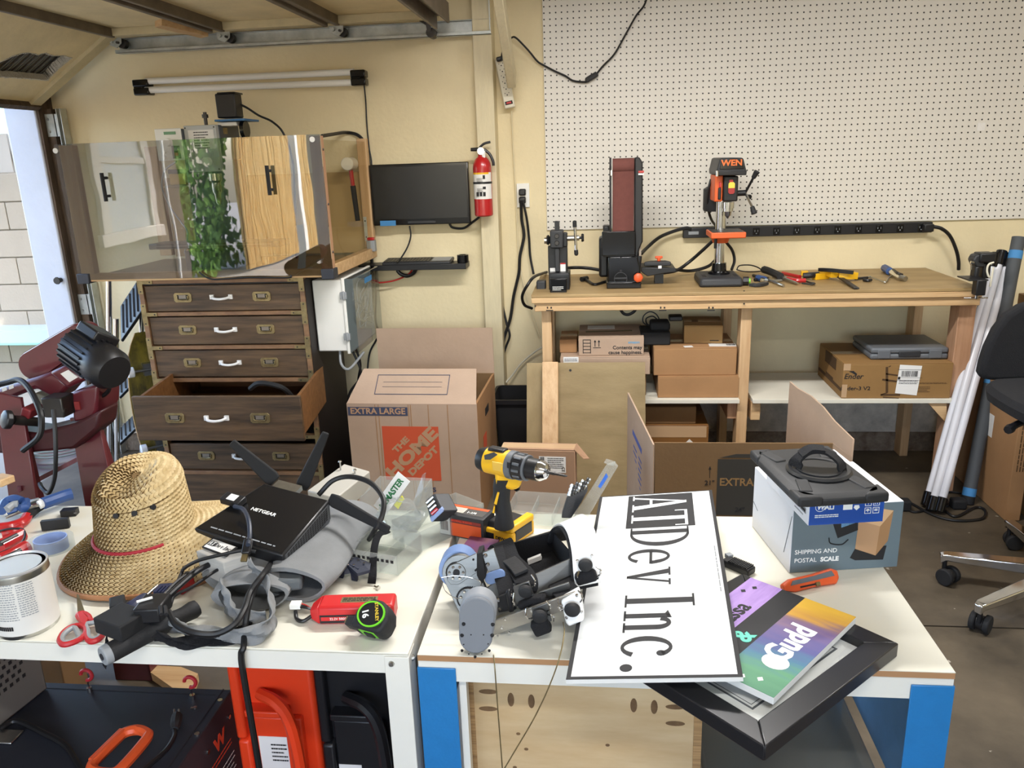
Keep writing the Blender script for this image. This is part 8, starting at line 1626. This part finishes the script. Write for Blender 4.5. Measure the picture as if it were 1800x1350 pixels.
# frame and canvas
FPt = [Z(1580, 1130, .7765), Z(1345, 1312, .7765), Z(1168, 1200, .7765)]; 
fx = (FPt[0]-FPt[1]); fx.z = 0; Lf_ = fx.length; fx.normalize(); fy = V((-fx.y, fx.x, 0)); fw = max(.30, (FPt[2]-FPt[1]).dot(fy)*1.35)
Tf = frame(V((FPt[1].x, FPt[1].y, TZ+.0008)), fx, (0, 0, 1)); T = thing('picture_frame', 'black wooden certificate frame jutting over the table front', 'frame', Tf)
m_ = .038; fh = .025
for nm, a_ in (('frame_rail', [(0, 0), (Lf_, 0), (Lf_-m_, m_), (m_, m_)]), ('frame_rail', [(0, fw), (m_, fw-m_), (Lf_-m_, fw-m_), (Lf_, fw)]), ('frame_stile', [(0, 0), (m_, m_), (m_, fw-m_), (0, fw)]), ('frame_stile', [(Lf_, 0), (Lf_, fw), (Lf_-m_, fw-m_), (Lf_-m_, m_)])):
    b = MB(); b.poly(a_, fh); b.out(nm, mat('frameblk', '1e1e21', .3) if 'frameblk' not in MATS else 'frameblk', T, bev=.002)
b = MB(); b.box(m_-.003, Lf_-m_+.003, m_-.003, fw-m_+.003, .004, .010); b.out('mat_board', mat('paper', 'f4f4f2', .8), T)
b = MB()
for o_, t_ in ((.028, .0035), (.036, .001)):
    x0, x1, y0, y1 = m_+o_, Lf_-m_-o_, m_+o_, fw-m_-o_
    for a_ in ((x0, x1, y0, y0+t_), (x0, x1, y1-t_, y1), (x0, x0+t_, y0+t_, y1-t_), (x1-t_, x1, y0+t_, y1-t_)): b.box(*a_, .0101, .0104)
b.out('printed_border', 'casegrey', T); lines(T, TR(.12, fw-m_-.07, .0102), .07, .008, 2, 'greyplastic')
b = MB(); b.box(m_-.003, Lf_-m_+.003, m_-.003, fw-m_+.003, .0135, .0155); b.out('glass', 'glass', T)
cz = TZ+fh+.0012
C4 = [Z(1505, 1085, cz+.012), Z(1360, 1227, cz+.012), Z(1330, 1008, cz+.012)]
cxv = (C4[0]-C4[1]); cxv.z = 0; cl = cxv.length; cxv.normalize(); cyv = V((-cxv.y, cxv.x, 0)); cwid = abs((C4[2]-C4[0]).dot(cyv))
Tc = frame(V((C4[1].x, C4[1].y, cz)), cxv, (0, 0, 1)); T = thing('painted_canvas', 'small painted canvas with purple, black and rainbow bands on the frame', 'canvas', Tc)
cth = .012
b = MB(); b.box(0, cl, 0, cwid, 0, cth); b.out('canvas', mat('canvaswhite', 'd8d8d4', .8), T, bev=.001)
def band(y0, y1, m_, nm, x0=0, x1=None): b = MB(); b.box(x0, cl if x1 is None else x1, y0, y1, cth+.0001, cth+.0006); return b.out(nm, m_, T)
pm = mat('rainbow', '3a7a52', .5); N = pm.node_tree; tc = N.nodes.new('ShaderNodeTexCoord'); sx = N.nodes.new('ShaderNodeSeparateXYZ'); N.links.new(tc.outputs['Object'], sx.inputs[0])
no = N.nodes.new('ShaderNodeTexNoise'); no.inputs['Scale'].default_value = 9; mpn = N.nodes.new('ShaderNodeMapping'); mpn.inputs['Scale'].default_value = (6, 1, 1); mpn.inputs['Rotation'].default_value = (0, 0, .6); N.links.new(tc.outputs['Object'], mpn.inputs[0]); N.links.new(mpn.outputs[0], no.inputs['Vector'])
def mm(op, a, v_, w_=None):
    n = N.nodes.new('ShaderNodeMath'); n.operation = op; N.links.new(a, n.inputs[0])
    if isinstance(v_, (int, float)): n.inputs[1].default_value = v_
    else: N.links.new(v_, n.inputs[1])
    return n.outputs[0]
t_ = mm('ADD', mm('MULTIPLY', mm('ADD', sx.outputs[0], mm('MULTIPLY', sx.outputs[1], .25)), 1/cl), mm('MULTIPLY', mm('SUBTRACT', no.outputs[0], .5), .25))
rp = N.nodes.new('ShaderNodeValToRGB'); N.links.new(t_, rp.inputs[0]); els = rp.color_ramp.elements
els[0].position = 0; els[0].color = lin('3c7a58'); els[1].position = 1; els[1].color = lin('dcae38')
for p_, c_ in ((.2, '4f8c66'), (.34, '3a6f8a'), (.5, '4c4a86'), (.68, '6a5582'), (.80, '8a6a6e'), (.86, 'c9963c')): el = els.new(p_); el.color = lin(c_)
N.links.new(rp.outputs[0], N.nodes['Principled BSDF'].inputs['Base Color'])
band(0, cwid*.46, pm, 'rainbow_band'); band(cwid*.46, cwid*.68, 'ink', 'black_band'); band(cwid*.68, cwid, mat('lilac', 'b391d0', .5, c2='9a78bd', vs=12, stretch=(1, 6, 1)), 'lilac_band')
ct = cth+.0008
text('Gudd', .058, 'white_print', T, TR(cl*.50, cwid*.235, ct), bold=.035, sx=.85, shear=.05); text('&', .045, mat('mint', '5ec9b0', .5), T, TR(cl*.38, cwid*.56, ct), bold=.03); text('Essa', .042, 'ink', T, TR(cl*.56, cwid*.80, ct), bold=.02)
b = MB(); c = V((cl*.28, cwid*.20)); b.poly([(c.x+.019*cos(2*pi*j/20), c.y+.021*sin(2*pi*j/20)) for j in range(20)], .0003, TR(0, 0, cth+.0007)); b.out('white_swash', 'white_print', T)
for u, v_, m_ in ((.82, .93, 'ink'), (.90, .88, 'ink'), (.09, .18, 'white_print'), (.05, .30, 'white_print')):
    b = MB(); b.poly([(cl*u-.006, cwid*v_), (cl*u, cwid*v_-.005), (cl*u+.006, cwid*v_), (cl*u, cwid*v_+.005)], .0003, TR(0, 0, cth+.0008)); b.out('diamond', m_, T)
# utility knife, comb
T = thing('utility_knife', 'orange utility knife lying in front of the scale carton', 'knife', TR(P(1420, 1020)))
ka, kb_ = P(1374, 1032, .012), P(1471, 1012, .012); Tk = frame(ka, kb_-ka, (.1, -1, .5)); Lk = (kb_-ka).length
b = MB(); b.slab([(0, -.006, 0), (Lk*.2, -.013, 0), (Lk*.6, -.011, 0), (Lk*.93, -.014, 0), (Lk, -.004, 0), (Lk, .010, 0), (Lk*.9, .016, 0), (Lk*.55, .012, 0), (Lk*.15, .011, 0), (0, .004, 0)], (0, 0, .014), Tk @ TR(0, 0, -.007)); b.out('body', 'orange', T, world=True, bev=.003)
b = MB(); b.slab([(Lk*.12, .0, 0), (Lk*.6, .001, 0), (Lk*.92, .002, 0), (Lk*.88, .012, 0), (Lk*.55, .009, 0), (Lk*.17, .008, 0)], (0, 0, .0012), Tk @ TR(0, 0, .007)); b.out('grip_inlay', 'casegrey', T, world=True)
b = MB(); b.box(Lk*.28, Lk*.62, -.0075, -.0045, .0068, .0078, Tk); b.out('slot', 'ink', T, world=True); b = MB(); b.box(Lk*.55, Lk*.62, -.010, -.003, .007, .011, Tk); b.out('slider', 'brass', T, world=True)
T = thing('black_comb', 'black ribbed plastic comb between sign board and scale carton', 'comb', TR(P(1300, 995)))
ca, cb = P(1274, 985, .008), P(1322, 1005, .008); b = MB(); b.bar(ca, cb, .026, .014); b.out('body', 'black', T, world=True, bev=.003); b = MB()
for i in range(12): q = ca.lerp(cb, .25+i*.06); d_ = (cb-ca).normalized(); s_ = V((-d_.y, d_.x, 0)); b.bar(q-s_*.012+V((0, 0, .008)), q+s_*.012+V((0, 0, .008)), .0018, .003)
b.out('ribs', 'black', T, world=True, kind='stuff'); b = MB(); b.bar(P(1277, 978, .014), P(1286, 976, .014), .012, .008); b.out('grey_tip', 'greyplastic', T, world=True)
# ---------------------------------------------------------------- scale carton, mount carton, tablet case
def brick(name, label, cat, p0, p1, p2, z0, h_, m_):       # p0 near left, p1 near right, p2 far left (pixels at base)
    A_, B_, C_ = Z(*p0, z0), Z(*p1, z0), Z(*p2, z0); w_ = (B_-A_).length; x_ = orient(A_, B_, C_); y_ = V((-x_.y, x_.x, 0)); d_ = (C_-A_).dot(y_)
    T = thing(name, label, cat, frame(V((A_.x, A_.y, z0+.0006)), x_, (0, 0, 1))); b = MB(); b.box(0, w_, 0, d_, 0, h_); b.out('carton', m_, T, bev=.0015); return T, w_, d_
zt_ = .140
T, w_, d_ = brick('scale_carton', 'white and grey scale carton with printed parcel picture on the right table', 'box', (1387, 1008), (1580, 1000), (1316, 925), TZ, zt_, mat('cartwhite', 'dcdce0', .5))
b = MB(); b.box(.001, w_-.0005, -.0006, 0, .001, zt_-.001); fr_ = b.out('printed_front', mat('slate', '66757c', .4, var=.05, vs=3), T)
FT = TR(0, -.0008, 0) @ RX(90)
text('SHIPPING AND', .0128, 'white_print', fr_, FT @ TR(.008, .044, 0), align='LEFT', sx=.98); text('POSTAL', .0128, 'white_print', fr_, FT @ TR(.008, .026, 0), align='LEFT', sx=.98); text('SCALE', .0128, 'white_print', fr_, FT @ TR(.060, .026, 0), align='LEFT', bold=.04)
b = MB(); b.slab([FT @ V(q) for q in ((w_*.55, .026, 0), (w_*.60, .050, 0), (w_*.88, .048, 0), (w_*.86, .018, 0), (w_*.6, .020, 0))], (0, -.0002, 0)); b.out('pictured_scale', 'ink', fr_)
for nm, m_, q_ in (('pictured_parcel', mat('parcel_l', 'b08a66', .7), ((.60, .105), (.80, .090), (.785, .028), (.59, .045))), ('pictured_parcel', mat('parcel_t', 'c9a47c', .7), ((.60, .105), (.70, .132), (.91, .122), (.80, .090))), ('pictured_parcel', mat('parcel_r', '9a744e', .7), ((.80, .090), (.91, .122), (.885, .058), (.785, .028)))):
    b = MB(); b.slab([FT @ V((w_*u, v_, .0003)) for u, v_ in q_], (0, -.0002, 0)); b.out(nm, m_, fr_)
for nm, m_, q_ in (('pictured_hand', mat('skin_print', 'b88a72', .7), ((.38, .128), (.46, .138), (.56, .130), (.58, .105), (.42, .112), (.36, .100))), ('pictured_display', 'ink', ((.36, .105), (.58, .122), (.60, .085), (.42, .070))), ('pictured_screen', mat('lcdblue', '7fb4e0', .4), ((.44, .107), (.56, .114), (.565, .100), (.445, .092)))):
    b = MB(); b.slab([FT @ V((w_*u, v_, .0005)) for u, v_ in q_], (0, -.0002, 0)); b.out(nm, m_, fr_)
b = MB(); b.tube([FT @ V((w_*u, v_, .0004)) for u, v_ in ((.34, .072), (.36, .060), (.46, .056), (.52, .066))], .0012, 6); b.out('pictured_cable', 'ink', fr_)
b = MB(); b.box(-.0005, 0, .001, d_-.001, .001, zt_-.001); sd = b.out('side_face', 'cartwhite', T); b = MB()
b.bar((-.0008, .03, .03), (-.0008, .002, zt_-.02), .0008, .0012, (1, 0, 0)); b.bar((-.0008, d_-.03, .05), (-.0008, d_-.004, zt_-.08), .0008, .0012, (1, 0, 0)); b.out('fold_line', 'casegrey', sd)
for i in range(3): lines(T, TR(.03, d_*(.25+.25*i), zt_+.0004) @ RZ(-90), .045, .03, 6, 'greyplastic', seed=20+i)
z2 = TZ+zt_+.0006
T, w_, d_ = brick('mount_carton', 'blue and white wall mount carton on top of the scale carton', 'box', (1420, 925), (1552, 918), (1345, 847), z2, .063, 'cartwhite')
hB = .063
b = MB(); b.box(.001, w_-.0005, -.0006, 0, .001, hB-.001); fr_ = b.out('blue_front', mat('waliblue', '1d4a9c', .4), T)
def ring(b, cx_, cy_, r0, r1, n=22): b.loft([[FT @ V((cx_+r_*cos(2*pi*j/n), cy_+r_*sin(2*pi*j/n), z_)) for j in range(n)] for r_, z_ in ((r0, .0002), (r1, .0002), (r1, 0), (r0, 0))], close=True)
b = MB(); ring(b, .020, .036, .0092, .0082); b.out('emblem_ring', 'white_print', fr_); text('W', .013, 'white_print', fr_, FT @ TR(.0205, .0355, 0), bold=.04, shear=.2); text('ALI', .0125, 'white_print', fr_, FT @ TR(.037, .0345, 0), bold=.03); lines(fr_, FT @ TR(.033, .018, 0), .044, .007, 2, 'white_print', th=.5)
b = MB(); b.box(.062, .079, .028, .040, 0, .0003, FT); b.poly([(.083, .036), (.091, .036), (.0925, .031), (.087, .026), (.0815, .031)], .0003, FT); b.out('icon', 'white_print', fr_)
for u in (0, 1):
    for v_ in (0, 1):
        x, y = w_-.036+u*.015, .018+v_*.015
        b = MB(); 
        for a_ in ((x, x+.012, y, y+.001), (x, x+.012, y+.011, y+.012), (x, x+.001, y+.001, y+.011), (x+.011, x+.012, y+.001, y+.011)): b.box(*a_, 0, .0003, FT)
        if v_ and u: 
            for k in (.0035, .0075): b.box(x+k-.0006, x+k+.0006, y+.003, y+.008, 0, .0003, FT); b.add([FT @ V(q) for q in ((x+k-.002, y+.007, .0003), (x+k+.002, y+.007, .0003), (x+k, y+.010, .0003))], [(0, 1, 2)])
        elif v_: b.poly([(x+.003, y+.009), (x+.009, y+.009), (x+.0065, y+.005), (x+.0065, y+.003), (x+.0055, y+.003), (x+.0055, y+.005)], .0003, FT)
        elif not u: b.poly([(x+.002, y+.006), (x+.004, y+.009), (x+.008, y+.009), (x+.010, y+.006), (x+.0065, y+.006), (x+.0065, y+.003), (x+.0055, y+.003), (x+.0055, y+.006)], .0003, FT)
        else: b.box(x+.003, x+.009, y+.005, y+.007, 0, .0003, FT); b.box(x+.003, x+.009, y+.008, y+.009, 0, .0003, FT)
        b.out('handling_icon', 'white_print', fr_)
SDT = TR(-.0008, 0, 0) @ RZ(-90) @ RX(90); FT0 = FT; FT = SDT
b = MB(); ring(b, -d_+.022, .036, .0095, .0084); b.out('emblem_ring', 'waliblue', T); text('W', .014, 'waliblue', T, SDT @ TR(-d_+.022, .036, 0), bold=.04, shear=.2); text('ALI', .014, 'waliblue', T, SDT @ TR(-d_+.040, .033, 0), bold=.03); lines(T, SDT @ TR(-d_+.10, .03, 0), .07, .024, 3, 'ink', seed=31); lines(T, SDT @ TR(-.035, .02, 0), .05, .022, 3, 'greyplastic', seed=32); bars(T, SDT @ TR(-.022, .024, 0), .02, .01)
FT = FT0
z3 = z2+hB+.0012
A_, B_, C_ = Z(1405, 893, z3), Z(1552, 876, z3), Z(1342, 806, z3); x_ = orient(A_, B_, C_); wt = (B_-A_).length*.98; y_ = V((-x_.y, x_.x, 0)); dt_ = (C_-A_).dot(y_); ht = .020
T = thing('tablet_case', 'rugged black tablet case with hand strap topmost on the carton stack', 'tablet', frame(V((A_.x, A_.y, z3)), x_, (0, 0, 1)))
b = MB(); n = 8
def rrect(x0, x1, y0, y1, c_, z): return [(x1-c_+c_*cos(R(a)), y1-c_+c_*sin(R(a)), z) for a in (0, 45, 90)]+[(x0+c_+c_*cos(R(a)), y1-c_+c_*sin(R(a)), z) for a in (90, 135, 180)]+[(x0+c_+c_*cos(R(a)), y0+c_+c_*sin(R(a)), z) for a in (180, 225, 270)]+[(x1-c_+c_*cos(R(a)), y0+c_+c_*sin(R(a)), z) for a in (270, 315, 360)]
b.loft([rrect(0, wt, 0, dt_, .014, 0), rrect(-.002, wt+.002, -.002, dt_+.002, .015, .004), rrect(-.002, wt+.002, -.002, dt_+.002, .015, ht-.007), rrect(.008, wt-.008, .008, dt_-.008, .014, ht)]); b.out('shell', mat('tabletblk', '1c1d1f', .6, bump=.05, bs=300), T, bev=.002)
for u in (0, 1):
    for v_ in (0, 1):
        x, y = (wt if u else 0), (dt_ if v_ else 0); sx_, sy_ = (-1 if u else 1), (-1 if v_ else 1)
        b = MB(); b.poly([(x-sx_*.003, y-sy_*.003), (x+sx_*.042, y-sy_*.003), (x+sx_*.030, y+sy_*.014), (x+sx_*.014, y+sy_*.030), (x-sx_*.003, y+sy_*.042)], ht-.001, TR(0, 0, .001)); b.out('corner_bumper', 'tabletblk', T, bev=.005)
        b = MB(); b.bar((x+sx_*.02, y+sy_*.02, ht), (wt/2-sx_*.045, dt_/2-sy_*.045, ht+.001), .022, .004); b.out('rib', 'tabletblk', T, bev=.002)
b = MB(); b.cyl((.018, dt_-.016, ht-.002), (.018, dt_-.016, ht+.0015), .006, n=16); b.out('camera_hole', 'ink', T)
b = MB(); b.lathe([(.056, 0), (.058, .003), (.054, .007), (.048, .006), (.046, .004)], 40, TR(wt*.52, dt_*.46, ht)); b.out('swivel_ring', mat('ringblk', '262729', .35), T); b = MB(); b.cyl((wt*.52, dt_*.46, ht+.001), (wt*.52, dt_*.46, ht+.0065), .040, n=32); b.out('swivel_disc', 'ringblk', T)
b = MB(); c_ = V((wt*.52, dt_*.46, ht)); b.ribbon([c_+V((-.040, .012, .006)), c_+V((-.034, .014, .022)), c_+V((-.014, .012, .036)), c_+V((.012, .004, .036)), c_+V((.032, -.008, .022)), c_+V((.038, -.014, .006))], .028, .004, (0, 0, 1)); b.out('hand_strap', 'fabric_black', T)
b = MB(); b.ribbon([c_+V((-.030, .014, .029)), c_+V((-.012, .012, .041)), c_+V((.010, .005, .041))], .030, .004, (0, 0, 1)); b.out('strap_pad', 'fabric_black', T)
# ---------------------------------------------------------------- exoskeleton arm brace on the right table
T = thing('arm_brace', 'aluminium robotic arm brace with grey motor pods and black straps on the right table', 'robot arm', TR(P(900, 1090)))
def rq(x, y, Yv): return Y(x, y, Yv)
def plate(name, pts, Yv, th, m_, par=None, bev=.001, lean=0):
    b = MB(); P_ = [Y(x, y, Yv+(lean*(1100-y)/100)) for x, y in pts]; b.slab(P_, (0, th, 0)); return b.out(name, m_, par or T, world=True, bev=bev)
def stadpx(x0, y0, x1, y1, r0, r1=None, n=10):
    r1 = r1 or r0; a = math.atan2(y1-y0, x1-x0); o = []
    for (x, y, r_, s) in ((x1, y1, r1, -90), (x0, y0, r0, 90)):
        for i in range(n+1): t = a+R(s+180*i/n); o.append((x+r_*cos(t), y+r_*sin(t)))
    return o
def band3(name, pts, axis, wd, th, m_, k=6, bev=.001):
    ps = spline(pts, k); a = V(axis).normalized(); b = MB(); R_ = []
    for i, p in enumerate(ps):
        t = (ps[min(i+1, len(ps)-1)]-ps[max(i-1, 0)]).normalized(); w_ = (a-t*t.dot(a)).normalized()*(wd/2); n_ = w_.cross(t).normalized()*(th/2); R_.append([p-w_-n_, p+w_-n_, p+w_+n_, p-w_+n_])
    b.loft(R_); return b.out(name, m_, T, world=True, bev=bev)
YA = 1.25                                                  # rear joint plane
plate('joint_wheel', stadpx(804, 1002, 805, 1003, 33, n=14), YA+.012, .030, mat('wheelblue', '7089b6', .35), lean=.03)
gp = plate('gear_plate', stadpx(808, 1006, 832, 1060, 31, 30), YA, .006, 'alu', lean=.03)
plate('gear_plate', stadpx(812, 1006, 836, 1060, 29, 28), YA+.045, .005, 'alu', lean=.03)
for (cx_, cy_, r_, m_) in ((802, 1007, 19, 'ink'), (802, 1007, 16.5, 'alu'), (822, 1052, 20, 'ink'), (822, 1052, 17.5, 'alu')):
    plate('hub_ring' if m_ == 'ink' else 'hub', stadpx(cx_, cy_, cx_+.1, cy_, r_), YA-(.002 if m_ == 'ink' else .004), .003, m_, lean=.03)
for (cx_, cy_) in ((802, 1007), (822, 1050)):
    plate('bore', stadpx(cx_, cy_, cx_+.1, cy_, 6), YA-.0052, .002, 'ink', bev=0, lean=.03)
    for i in range(6):
        a = 2*pi*i/6; q = Y(cx_+12*cos(a), cy_+11*sin(a), YA-.005+.03*(1100-cy_-11*sin(a))/100); screw(gp, q, .0028, m='chrome', world=True)
b = MB()
for i in range(26):
    a = R(-170+i*9); x, y = 826+25*cos(a), 1056+25*sin(a); q = Y(x, y, YA-.0006+.03*(1100-y)/100); b.cyl(q, q+V((0, -.0008, 0)), .0011, n=6)
b.out('index_holes', 'ink', gp, world=True, kind='stuff')
lk = plate('link_plate', [(786, 1020), (790, 994), (838, 972), (848, 1000), (806, 1028), (792, 1028)], YA-.0025, .002, 'alu', lean=.03)
for x, y in ((832, 984), (838, 1001), (836, 1003)): screw(lk, Y(x, y, YA-.003+.03*(1100-y)/100), .0022, m='ink', world=True)
plate('black_joint', [(838, 974), (847, 971), (854, 1014), (846, 1028), (838, 1012)], YA-.004, .03, 'blackmatte', lean=.03)
br_ = plate('side_bracket', [(846, 972), (868, 964), (880, 1000), (858, 1006)], YA+.002, .004, 'alu', lean=.03)
for x, y in ((853, 977), (857, 993)): screw(br_, Y(x, y, YA+.001+.03*(1100-y)/100), .0042, m='chrome', world=True)
plate('link_bar', [(832, 1050), (872, 1022), (900, 1016), (906, 1058), (850, 1082)], YA+.01, .004, 'alu', lean=.03)
plate('blue_disc', stadpx(862, 1018, 878, 1012, 10), YA+.004, .006, 'wheelblue', lean=.03)
# upper trough: near wall, far wall, lining
zN = TZ+.13
U = lambda x, y, Yv: Y(x, y, Yv)
n0, n1, n2, n3 = U(902, 1027, 1.25), U(1014, 978, 1.30), U(1022, 1012, 1.29), U(920, 1062, 1.24)
f0, f1 = U(858, 965, 1.43), U(974, 932, 1.47)
b = MB(); b.slab([n0, n1, n2, n3], (0, .003, 0)); nw = b.out('near_wall', 'alu', T, world=True)
b = MB(); b.slab([U(858, 968, 1.425), f1, f1-V((0, .0, .05)), U(858, 968, 1.425)-V((0, 0, .05))], (0, .003, 0)); b.out('far_wall', 'alu', T, world=True)
dn = V((0, 0, -.048))
b = MB(); b.hexa([n0+dn, n1+dn, f1+dn, f0+dn, n0+dn*.9, n1+dn*.9, f1+dn*.9, f0+dn*.9]); b.out('trough_floor', 'fabric_black', T, world=True)
for a_, e_, o_ in ((n0, n1, V((0, .004, 0))), (f0, f1, V((0, -.004, 0))), (n0, f0, V((.004, 0, 0))), (n1, f1, V((-.004, 0, 0)))):
    b = MB(); b.slab([a_+o_, e_+o_, e_+o_+dn*.95, a_+o_+dn*.95], o_*.6); b.out('trough_lining', 'fabric_black', T, world=True)
cfl = (n0+n1+f0+f1)/4+dn*.88; b = MB(); b.slab([U(927, 986, 1.415), U(950, 977, 1.425), U(952, 984, 1.425), U(929, 993, 1.415)], (0, .01, 0)); b.out('metal_window', 'label', T, world=True)
# white cuff: an arch from the far side over to the near pad
A1, A0 = U(1024, 984, 1.275), U(988, 926, 1.45)
cu = [A0+V((-.004, .012, -.03)), A0+V((.006, 0, .008)), A0.lerp(A1, .25)+V((.012, 0, .030)), A0.lerp(A1, .55)+V((.014, -.0, .030)), A0.lerp(A1, .82)+V((.012, -.0, .010)), A1+V((.008, -.004, -.02)), A1+V((.008, -.006, -.045))]
AX = n1-n0
band3('white_cuff', cu, AX, .050, .005, 'whitegloss')
band3('cuff_lining', [q-V((.004, .0, .007)) for q in cu], AX, .050, .006, 'fabric_black')
def pad(x, y, Yv, r_, nm='strap_pad'):
    q = Y(x, y, Yv); b = MB(); b.lathe([(r_, 0), (r_*1.02, .003), (r_*.9, .007), (r_*.6, .009)], 24, TR(q) @ RX(100)); b.out(nm, 'rubber', T, world=True)
def dring(x0, y0, x1, y1, Yv, bulge=(0, 0)):
    a_, e_ = Y(x0, y0, Yv), Y(x1, y1, Yv); m_ = Y((x0+x1)/2+bulge[0], (y0+y1)/2+bulge[1], Yv-.006); b = MB(); b.tube([a_, a_.lerp(m_, .6)+(m_-a_.lerp(e_, .5))*.4, m_, e_.lerp(m_, .6)+(m_-a_.lerp(e_, .5))*.4, e_], .0016, 6); b.out('d_ring', 'chrome', T, world=True)
wp = plate('white_plate', [(1012, 984), (1038, 970), (1048, 1000), (1042, 1016), (1018, 1016)], 1.262, .004, 'whitegloss', bev=.003)
pad(1029, 992, 1.258, .0125)
for x, y in ((1015, 986), (1040, 977), (1042, 1000)): screw(wp, Y(x, y, 1.261), .003, m='chrome', world=True)
b = MB(); b.bar(Y(1012, 1018, 1.26), Y(1048, 1008, 1.26), .02, .022); b.out('buckle_strap', 'fabric_black', T, world=True, bev=.005)
dring(1048, 996, 1047, 1016, 1.258, (8, 0)); dring(1018, 1004, 1022, 1022, 1.258, (-4, 4))
# strap over the trough
band3('strap', [U(872, 962, 1.44), U(884, 955, 1.42), U(896, 985, 1.35), U(914, 1004, 1.29), U(926, 1024, 1.245), U(922, 1042, 1.235)], AX, .040, .006, 'fabric_black')
band3('strap_label', [U(895, 984, 1.34), U(906, 994, 1.30), U(917, 1007, 1.265)], AX, .026, .006, 'rubber')
band3('strap', [U(872, 966, 1.40), U(882, 1008, 1.30), U(890, 1036, 1.25), U(892, 1052, 1.235)], AX, .030, .010, 'fabric_black')
hp_ = plate('hinge_plate', [(870, 1052), (900, 1040), (908, 1072), (876, 1078)], 1.225, .006, 'blackmatte', bev=.002)
plate('hinge_pin', [(888, 1042), (896, 1038), (904, 1076), (894, 1078)], 1.22, .012, 'black', bev=.003)
for x, y in ((876, 1055), (879, 1070), (898, 1046), (902, 1064)): screw(hp_, Y(x, y, 1.224), .0036, m='chrome', world=True)
plate('middle_bracket', [(902, 1032), (930, 1022), (940, 1052), (918, 1070), (906, 1066)], 1.222, .004, 'alu', bev=.001)
pad(924, 1038, 1.216, .0125); dring(934, 1010, 934, 1034, 1.22, (6, 2)); dring(904, 1042, 914, 1062, 1.22, (-5, 8))
b = MB(); b.ribbon([U(912, 1064, 1.22), U(935, 1054, 1.22), U(958, 1052, 1.215)], .022, .012, (0, 0, 1)); b.out('strap_end', 'fabric_black', T, world=True, bev=.004)
band3('strap', [U(984, 1022, 1.28), U(992, 1038, 1.24), U(1002, 1048, 1.215)], AX, .044, .010, 'fabric_black')
b = MB(); b.ribbon([U(934, 1066, 1.21), U(955, 1056, 1.23), U(978, 1046, 1.25)], .03, .012, (0, .3, 1)); b.out('strap', 'fabric_black', T, world=True, bev=.004)
# lower link: pod, bar, white end bracket
lb_ = plate('lower_bar', [(866, 1092), (1012, 1040), (1018, 1064), (866, 1118)], 1.196, .004, mat('alubrown', 'a8a49c', .35, .9, stretch=(1, 1, 20), var=.06), bev=.001)
for x, y in ((888, 1089), (882, 1104), (895, 1112), (875, 1118)): screw(lb_, Y(x, y, 1.195), .0024, m='chrome', world=True)
plate('lower_bar_back', [(866, 1066), (934, 1046), (1000, 1024), (1004, 1036), (866, 1086)], 1.232, .004, 'alu')
plate('motor_pod', stadpx(839, 1078, 836, 1120, 32.5, 30, 12), 1.139, .030, mat('podgrey', '8c9096', .55), bev=.004)
pod = plate('pod_cover', stadpx(838.5, 1082, 836, 1120, 31, 29, 12), 1.134, .006, mat('podface', '7c8086', .5), bev=.002)
for x, y in ((815, 1097), (866, 1098), (812, 1117), (865, 1117), (812, 1144), (860, 1144), (835, 1155)): screw(pod, Y(x, y, 1.1335), .0036 if y < 1140 else .0026, m='ink', world=True)
for x, y in ((828, 1116), (850, 1116), (815, 1133), (858, 1132), (824, 1150), (847, 1150)): screw(pod, Y(x, y, 1.1335), .0013, m='ink', world=True)
mp = plate('middle_plate', [(934, 1070), (962, 1060), (970, 1092), (940, 1100)], 1.192, .004, 'alu', bev=.001)
pad(949, 1082, 1.186, .013); dring(925, 1070, 936, 1086, 1.19, (-4, 6)); dring(961, 1056, 962, 1074, 1.19, (5, 2)); dring(962, 1080, 974, 1092, 1.19, (4, -2))
b = MB(); b.bar(Y(937, 1106, 1.19), Y(966, 1095, 1.19), .022, .026); b.out('strap_end', 'fabric_black', T, world=True, bev=.005)
we = plate('white_end', [(986, 1058), (1018, 1040), (1026, 1074), (1027, 1092), (1000, 1103), (994, 1096)], 1.19, .022, 'whitegloss', bev=.004)
pad(1006, 1070, 1.184, .0135)
for x, y in ((987, 1064), (1014, 1047), (1022, 1076), (996, 1086)): screw(we, Y(x, y, 1.189), .003, m='chrome', world=True)
dring(981, 1052, 992, 1070, 1.188, (-3, 8)); dring(1016, 1038, 1020, 1058, 1.188, (5, 0))
cord('brake_wire', 'thin wire drooping from the arm brace over the table front', [Y(866, 1144, 1.19), Y(869, 1165, 1.12), V((Y(873, 1200, 1.12).x, 1.12, .66)), V((Y(879, 1250, 1.12).x, 1.12, .52)), V((Y(882, 1300, 1.11).x, 1.11, .40)), V((Y(884, 1360, 1.10).x, 1.10, .22))], .0011, 'brass')
cord('brake_wire', 'second thin wire curving from the white bracket down to the crate', [Y(990, 1094, 1.195), Y(992, 1110, 1.15), Y(985, 1150, 1.11), Y(968, 1200, 1.10), Y(940, 1260, 1.10), Y(905, 1320, 1.10), Y(886, 1352, 1.10)], .0011, 'brass')
cord('joint_wire', 'thin clear wire looped across the gear plate of the arm brace', [Y(x, y, 1.235) for x, y in ((776, 1015), (800, 1012), (830, 1016), (846, 1026), (830, 1044), (805, 1052), (784, 1040), (776, 1022))], .0007, 'chrome')
